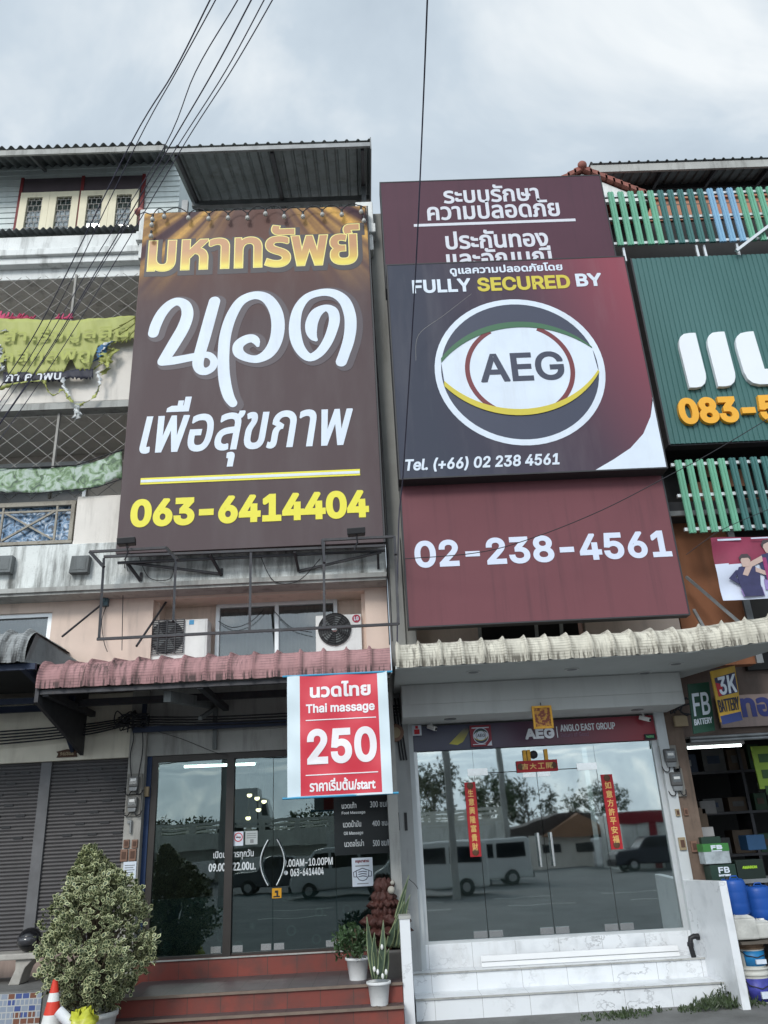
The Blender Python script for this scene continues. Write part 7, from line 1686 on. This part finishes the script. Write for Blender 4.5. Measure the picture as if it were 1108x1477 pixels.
# weeds
WG = leaf_mats('weed', (.04,.06,.025), (.1,.1,.05))
rng = random.Random(9); m = MB()
for k in range(1100):
    f = rng.random(); px = 840+270*f; py = 1472-24*f+rng.uniform(-4, 6)
    dens = .06+.6*max(0, 1-abs(px-1050)/75)+.45*max(0, 1-abs(px-905)/45)*(py > 1462)
    if rng.random() > dens: continue
    q = G(px, py, .0); q.y = min(q.y, 11.57) if px < 1080 else q.y
    h = rng.uniform(.02,.06)*(1+2.6*max(0, 1-abs(px-1040)/60)*rng.random())
    for s in range(3): add_leaf(m, Vector((q.x+rng.uniform(-.03,.03), q.y+rng.uniform(-.03,.03), .005+h*rng.random()*.7)), Vector((rng.uniform(-1,1), rng.uniform(-1,1), rng.uniform(.6,2))), Vector((rng.uniform(-1,1), -1, .3)), h, .012+.012*rng.random(), edge=0)
tag(m.build('weeds', WG, loc=(4,11,0)), 'ragged green weeds growing at the foot of the marble steps and buckets', 'weeds', kind='stuff')
t = thing('weed_plant', 'tallest sprig of weed standing against the right end of the lowest marble riser', 'weed', (W(1043,1450,11.5).x, 11.5, 0)); m = MB(); st = MB()
for px, py in ((1040,1416), (1046,1424), (1034,1428), (1052,1432)):
    tp = W(px, py, 11.5); bs_ = Vector((W(1043,1450,11.5).x, 11.5, 0)); st.tube([bs_, bs_.lerp(tp, .5)+Vector((.02,0,0)), tp], .004, 5)
    for q in range(16): add_leaf(m, bs_.lerp(tp, rng.uniform(.25, 1)), Vector((rng.uniform(-1,1), rng.uniform(-1,1), .4)), Vector((0,0,1)), .05, .02, edge=0)
m.build('foliage', WG, t); st.build('stems', WG[0], t)

# ================================================================== across the road: what the shop glass mirrors
def RWp(x, y, Yv): p = W(x, y, Yv); p.y = 25-Yv; return p
CON = mat('flyover_concrete', (.68,.67,.6), .9, .15, .6, streak=.25, scol=(.2,.19,.17))
t = thing('flyover', 'pale concrete flyover with post and rail parapets mirrored in the massage shop glass', 'flyover', (-20, -37, 0))
zd0 = RWp(260, 1228, 60).z; zd1 = RWp(260, 1212, 60).z; zr = RWp(260, 1188, 60).z
fx0, fx1 = -90, 9
m = MB(); m.box(fx0, fx1, -45, -35, zd0, zd1); m.box(fx0, fx1, -44, -36.2, zd0-.7, zd0); m.build('deck', CON, t)
for y in (-35.3, -44.7):
    m = MB(); m.box(fx0, fx1, y, y+.3, zd1, zd1+.35); m.box(fx0, fx1, y+.05, y+.25, zr-.2, zr); m.box(fx0, fx1, y+.08, y+.22, (zd1+zr)/2+.05, (zd1+zr)/2+.2)
    x = fx0
    while x < fx1: m.box(x, x+.4, y+.01, y+.29, zd1+.35, zr-.2); x += 2.4
    m.build('parapet', CON, t)
for x in (-60, -44, -28, -12, 4):
    m = MB(); m.box(x, x+1.2, -42, -38, 0, zd0-.7); m.build('pier', CON, t)
WLL = mat('white_compound_wall', (.75,.75,.71), .85, .1, .8, streak=.4, scol=(.2,.19,.17))
wl, wr = RWp(606, 1220, 46), RWp(735, 1215, 46)
t = thing('compound_wall', 'white panelled compound wall mirrored in the left panes of the security shop', 'wall', ((wl.x+wr.x)/2, -21, 0))
m = MB(); m.box(wl.x-5, wr.x, -21.2, -21, 0, RWp(660,1193,46).z); m.build('panel', WLL, t)
m = MB(); x = wl.x-5
while x < wr.x: m.box(x, x+.15, -21, -20.9, 0, RWp(660,1193,46).z+.08); x += 1.3
m.box(wl.x-5, wr.x, -21.26, -20.94, RWp(660,1193,46).z+.08, RWp(660,1193,46).z+.16); m.build('post', WLL, t)
TYR = mat('tyre', (.02,.02,.02), .8); VGL = mat('vehicle_glass', (.015,.018,.02), .08, .05, 3, spec=.6); HUB = mat('wheel_hub', (.4,.4,.4), .4, .05, 4, metal=.5)
def vehicle(name, label, cat, x0, x1, y, prof, win, m_body, wid=1.7, group=None):
    """side profile prof in fractions of length, metres up; the broad side faces the shops"""
    Ln = x1-x0; t = thing(name, label, cat, ((x0+x1)/2, y-wid/2, 0), group)
    m = MB(); m.prism([(x0+a*Ln, b) for a, b in prof], y-wid, y); m.build('body', m_body, t, .06)
    for wpoly in win:
        m = MB(); m.prism([(x0+a*Ln, b) for a, b in wpoly], y-wid-.01, y+.012); m.build('window', VGL, t)
    for f in (.18, .8):
        for yy in (y-.02, y-wid-.18+.02):
            m = MB(); m.lathe([(.33,0),(.33,.2)], 0, 0, 20); m.v = [(x0+f*Ln+p[0], yy+p[2]-.0, .33+p[1]) for p in m.v]; wl_ = m.build('wheel', TYR, t)
            m = MB(); m.lathe([(.18,0),(.18,.22)], 0, 0, 14); m.v = [(x0+f*Ln+p[0], yy+p[2]-.01, .33+p[1]) for p in m.v]; m.build('hub', HUB, wl_)
    m = MB(); m.box(x0-.03, x0+.02, y-wid+.1, y-.1, .62, .8); m.build('headlight', HUB, t)
    m = MB(); m.box(x0-.06, x0+.05, y-wid+.05, y-.05, .3, .55); m.box(x1-.05, x1+.06, y-wid+.05, y-.05, .3, .55); m.build('bumper', M['black'], t)
    return t
VAN = [(.02,.3),(.0,.55),(.01,.95),(.1,1.15),(.24,1.9),(.32,1.98),(.97,1.98),(1,1.85),(1,.3)]
VW = [[(.14,1.18),(.245,1.78),(.36,1.78),(.36,1.18)], [(.39,1.18),(.39,1.78),(.64,1.78),(.64,1.18)], [(.67,1.18),(.67,1.78),(.94,1.78),(.95,1.18)]]
VWM = mat('white_vehicle_paint', (.62,.63,.62), .25, .03, 2, spec=.5); DKM = mat('dark_vehicle_paint', (.03,.034,.045), .25, .05, 2, spec=.5)
a = RWp(617, 1255, 40); vehicle('van', 'white passenger van mirrored in the left pane of the security shop', 'van', a.x, a.x+4.8, -15, VAN, VW, VWM, group='white vans across the road')
a = RWp(418, 1255, 38); vehicle('van', 'white passenger van mirrored under the phone lettering of the massage shop', 'van', a.x, a.x+4.6, -13, VAN, VW, VWM, group='white vans across the road')
a = RWp(536, 1230, 34); vehicle('van', 'white passenger van mirrored beside the face mask poster', 'van', a.x, a.x+4.6, -9.5, VAN, VW, VWM, group='white vans across the road')
PK_ = [(.0,.35),(.0,.8),(.04,.98),(.27,1.1),(.36,1.62),(.4,1.7),(.63,1.7),(.68,1.2),(.69,1.1),(1,1.08),(1,.35)]
PW = [[(.31,1.12),(.37,1.58),(.49,1.6),(.49,1.12)], [(.51,1.12),(.51,1.6),(.62,1.6),(.65,1.12)]]
a = RWp(338, 1280, 45); vehicle('pickup', 'dark pickup truck mirrored behind the curved door handles', 'pickup', a.x, a.x+4.9, -19, PK_, PW, mat('dark_grey_vehicle_paint', (.07,.075,.085), .25, .05, 2, spec=.5))
a = RWp(885, 1262, 48); vehicle('pickup', 'dark pickup truck mirrored in the right pane of the security shop', 'pickup', a.x, a.x+4.9, -22, PK_, PW, DKM)
# lorry on the flyover
a = RWp(318, 1180, 62); b = RWp(392, 1180, 62); t = thing('lorry', 'white box lorry on the flyover mirrored in the massage shop glass', 'lorry', ((a.x+b.x)/2, -37.8, zd1))
m = MB(); m.box(a.x, a.x+(b.x-a.x)*.74, -38.9, -36.6, zd1+.7, zd1+3.3); m.build('cargo_box', VWM, t, .03)
xc = a.x+(b.x-a.x)*.76; m = MB(); m.prism([(xc,zd1+.5),(b.x,zd1+.5),(b.x,zd1+1.3),(b.x-.35,zd1+2.5),(xc,zd1+2.6)], -38.8, -36.7); m.build('cab', VWM, t, .05)
m = MB(); m.prism([(xc+.3,zd1+1.4),(b.x-.15,zd1+1.4),(b.x-.42,zd1+2.3),(xc+.3,zd1+2.3)], -38.82, -36.68); m.build('window', VGL, t)
for f in (.1, .25, .85):
    m = MB(); m.lathe([(.48,0),(.48,2.3)], 0, 0, 18); m.v = [(a.x+(b.x-a.x)*f+p[0], -38.9+p[2], zd1+.48+p[1]) for p in m.v]; m.build('wheel', TYR, t)
# gabled house and red framed white building
a, b = RWp(765, 1225, 56), RWp(855, 1215, 56); hz = RWp(810, 1205, 56).z; hp = RWp(820, 1172, 56).z
t = thing('house', 'brown gable roofed house mirrored in the right glass door', 'house', ((a.x+b.x)/2, -34, 0))
m = MB(); m.box(a.x, b.x, -36, -31.2, 0, hz); m.build('wall', M['cream'], t)
ROOF = mat('brown_roof', (.07,.055,.05), .8, .2, 1); m = MB(); xm = (a.x+b.x)/2+1
m.prism([(a.x-4,hz-.3),(b.x+1,hz-.3),(xm+1.4,hp),(xm-.6,hp)], -36.5, -31.4); m.build('roof', ROOF, t)
m = MB(); m.prism([(xm-2.2,hz-.1),(xm+2.8,hz-.1),(xm+.3,hp-.1)], -31.4, -30.6); m.build('gable', mat('tan_gable', ph(170,130,104,.7), .8), t)
for x in (a.x+.8, a.x+3): m = MB(); m.box(x, x+1.2, -31.2, -31.16, .9, hz-.5); m.build('window', VGL, t)
a, b = RWp(903, 1235, 50), RWp(965, 1235, 50); t = thing('shop_building', 'white fronted building with red frame mirrored in the right pane of the security shop', 'building', ((a.x+b.x)/2, -26, 0)); zt_ = RWp(930, 1172, 50).z
m = MB(); m.box(a.x, b.x+6, -30, -25, 0, zt_); m.build('wall', WLL, t)
RDF = mat('red_frame_paint', ph(150,40,52,.8), .6); m = MB()
m.box(a.x-.2, b.x+6, -25, -24.9, zt_-.6, zt_+.1); m.box(a.x+1.6, a.x+2.0, -25, -24.92, 0, zt_-.6); m.box(b.x+1, b.x+1.4, -25, -24.92, 0, zt_-.6); m.build('red_frame', RDF, t)
m = MB(); m.box(a.x+2.2, b.x+.8, -25, -24.95, 0, 1.6); m.build('door', M['steelgrey'], t)
# trees
BARK = mat('bark', (.1,.08,.06), .9, .25, 4, bump=.4)
def tree(name, label, x, y, h, cr_, seed, ms, n=260, trunk=.35):
    rng = random.Random(seed); t = thing(name, label, 'tree', (x, y, 0), 'trees across the road')
    m = MB(); top = Vector((x+rng.uniform(-.4,.4), y, h*.62)); m.tube([(x,y,0),(x+.1,y,h*.3),tuple(top)], [trunk*.6, trunk*.42, trunk*.2], 8)
    lv = MB()
    cl = []
    for k in range(9):
        d = rv(rng); c = Vector((x, y, h*.68))+Vector((d.x*cr_*.75, d.y*cr_*.75, d.z*h*.24)); cl.append((c, cr_*rng.uniform(.32,.55))); m.tube([tuple(top.lerp(Vector((x,y,h*.3)), rng.random()*.6)), tuple(c)], [trunk*.16, .03], 5)
    m.build('trunk', BARK, t)
    for k in range(n):
        c, r_ = cl[k % 9]; d = rv(rng); p = c+d*r_*rng.random()**.4
        for q in range(5): add_leaf(lv, p+rv(rng)*.25, rv(rng), d+Vector((0,0,.5)), rng.uniform(.25,.45), rng.uniform(.14,.22), edge=0)
    lv.build('crown', ms, t)
TL = leaf_mats('tree', (.07,.1,.045), (.08,.1,.05)); TL2 = leaf_mats('dry_tree', (.075,.085,.045), (.1,.1,.06))
tree('tree', 'dark leafy tree under the flyover mirrored left of the massage mullion', RWp(255,1250,70).x, -48, 4.6, 2.6, 5, TL)
tree('tree', 'tall pale tree mirrored at the left edge of the security shop glass', RWp(625,1180,70).x, -45, 10, 3.2, 6, TL2)
tree('tree', 'broad tree mirrored beneath the left door fitting of the security shop', RWp(700,1180,70).x, -45, 7.4, 2.6, 7, TL)
tree('tree', 'leafy tree mirrored between the security shop door handles', RWp(765,1190,80).x, -55, 6.5, 3, 8, TL2)
tree('tree', 'dark tree mirrored left of the white price list', RWp(455,1215,75).x, -50, 5, 2.8, 9, TL)
tree('tree', 'far tree mirrored beside the white building with the red frame', RWp(870,1200,90).x, -65, 6.5, 3.5, 10, TL)
tree('tree', 'tree mirrored beside the blue left jamb of the massage shop', RWp(222,1250,70).x, -48, 4.6, 2, 11, TL2)
# utility poles and their lines
def pole(px, Yv, label):
    b = RWp(px, 1240, Yv); t = thing('utility_pole', label, 'utility pole', (b.x, b.y, 0), 'utility poles across the road')
    m = MB(); m.bar((b.x,b.y,0), (b.x,b.y,9.5), .26); m.build('shaft', M['greywall'], t)
    for z in (8.9, 8.2, 7.4): m = MB(); m.box(b.x-1, b.x+1, b.y-.05, b.y+.05, z, z+.1); m.build('crossarm', M['steelgrey'], t)
    for dx_ in (-.9, -.3, .3, .9): m = MB(); m.lathe([(.04,9.0),(.07,9.05),(.04,9.12),(.06,9.2),(.01,9.25)], b.x+dx_, b.y, 8); m.build('insulator', M['whiteplast'], t)
    return b
pole(655, 33, 'concrete utility pole mirrored in the left pane of the security shop'); pole(321, 36, 'concrete utility pole mirrored beside the massage shop mullion'); pole(735, 44, 'farther utility pole mirrored between the glass doors')
for i, z in enumerate((5.4, 6.0, 6.6, 7.4, 8.0, 8.6)):
    m = MB(); m.tube([(-30+6*k, -8.5-.1*i, z+.5*math.sin(k*1.57)**2*-.6+k*.04) for k in range(13)], .022, 5)
    tag(m.build('street_cable', M['cable']), 'black street cable across the road mirrored in the shop glass, %s of six' % ('lowest','second','third','fourth','fifth','topmost')[i], 'cable', 'street cables across the road')
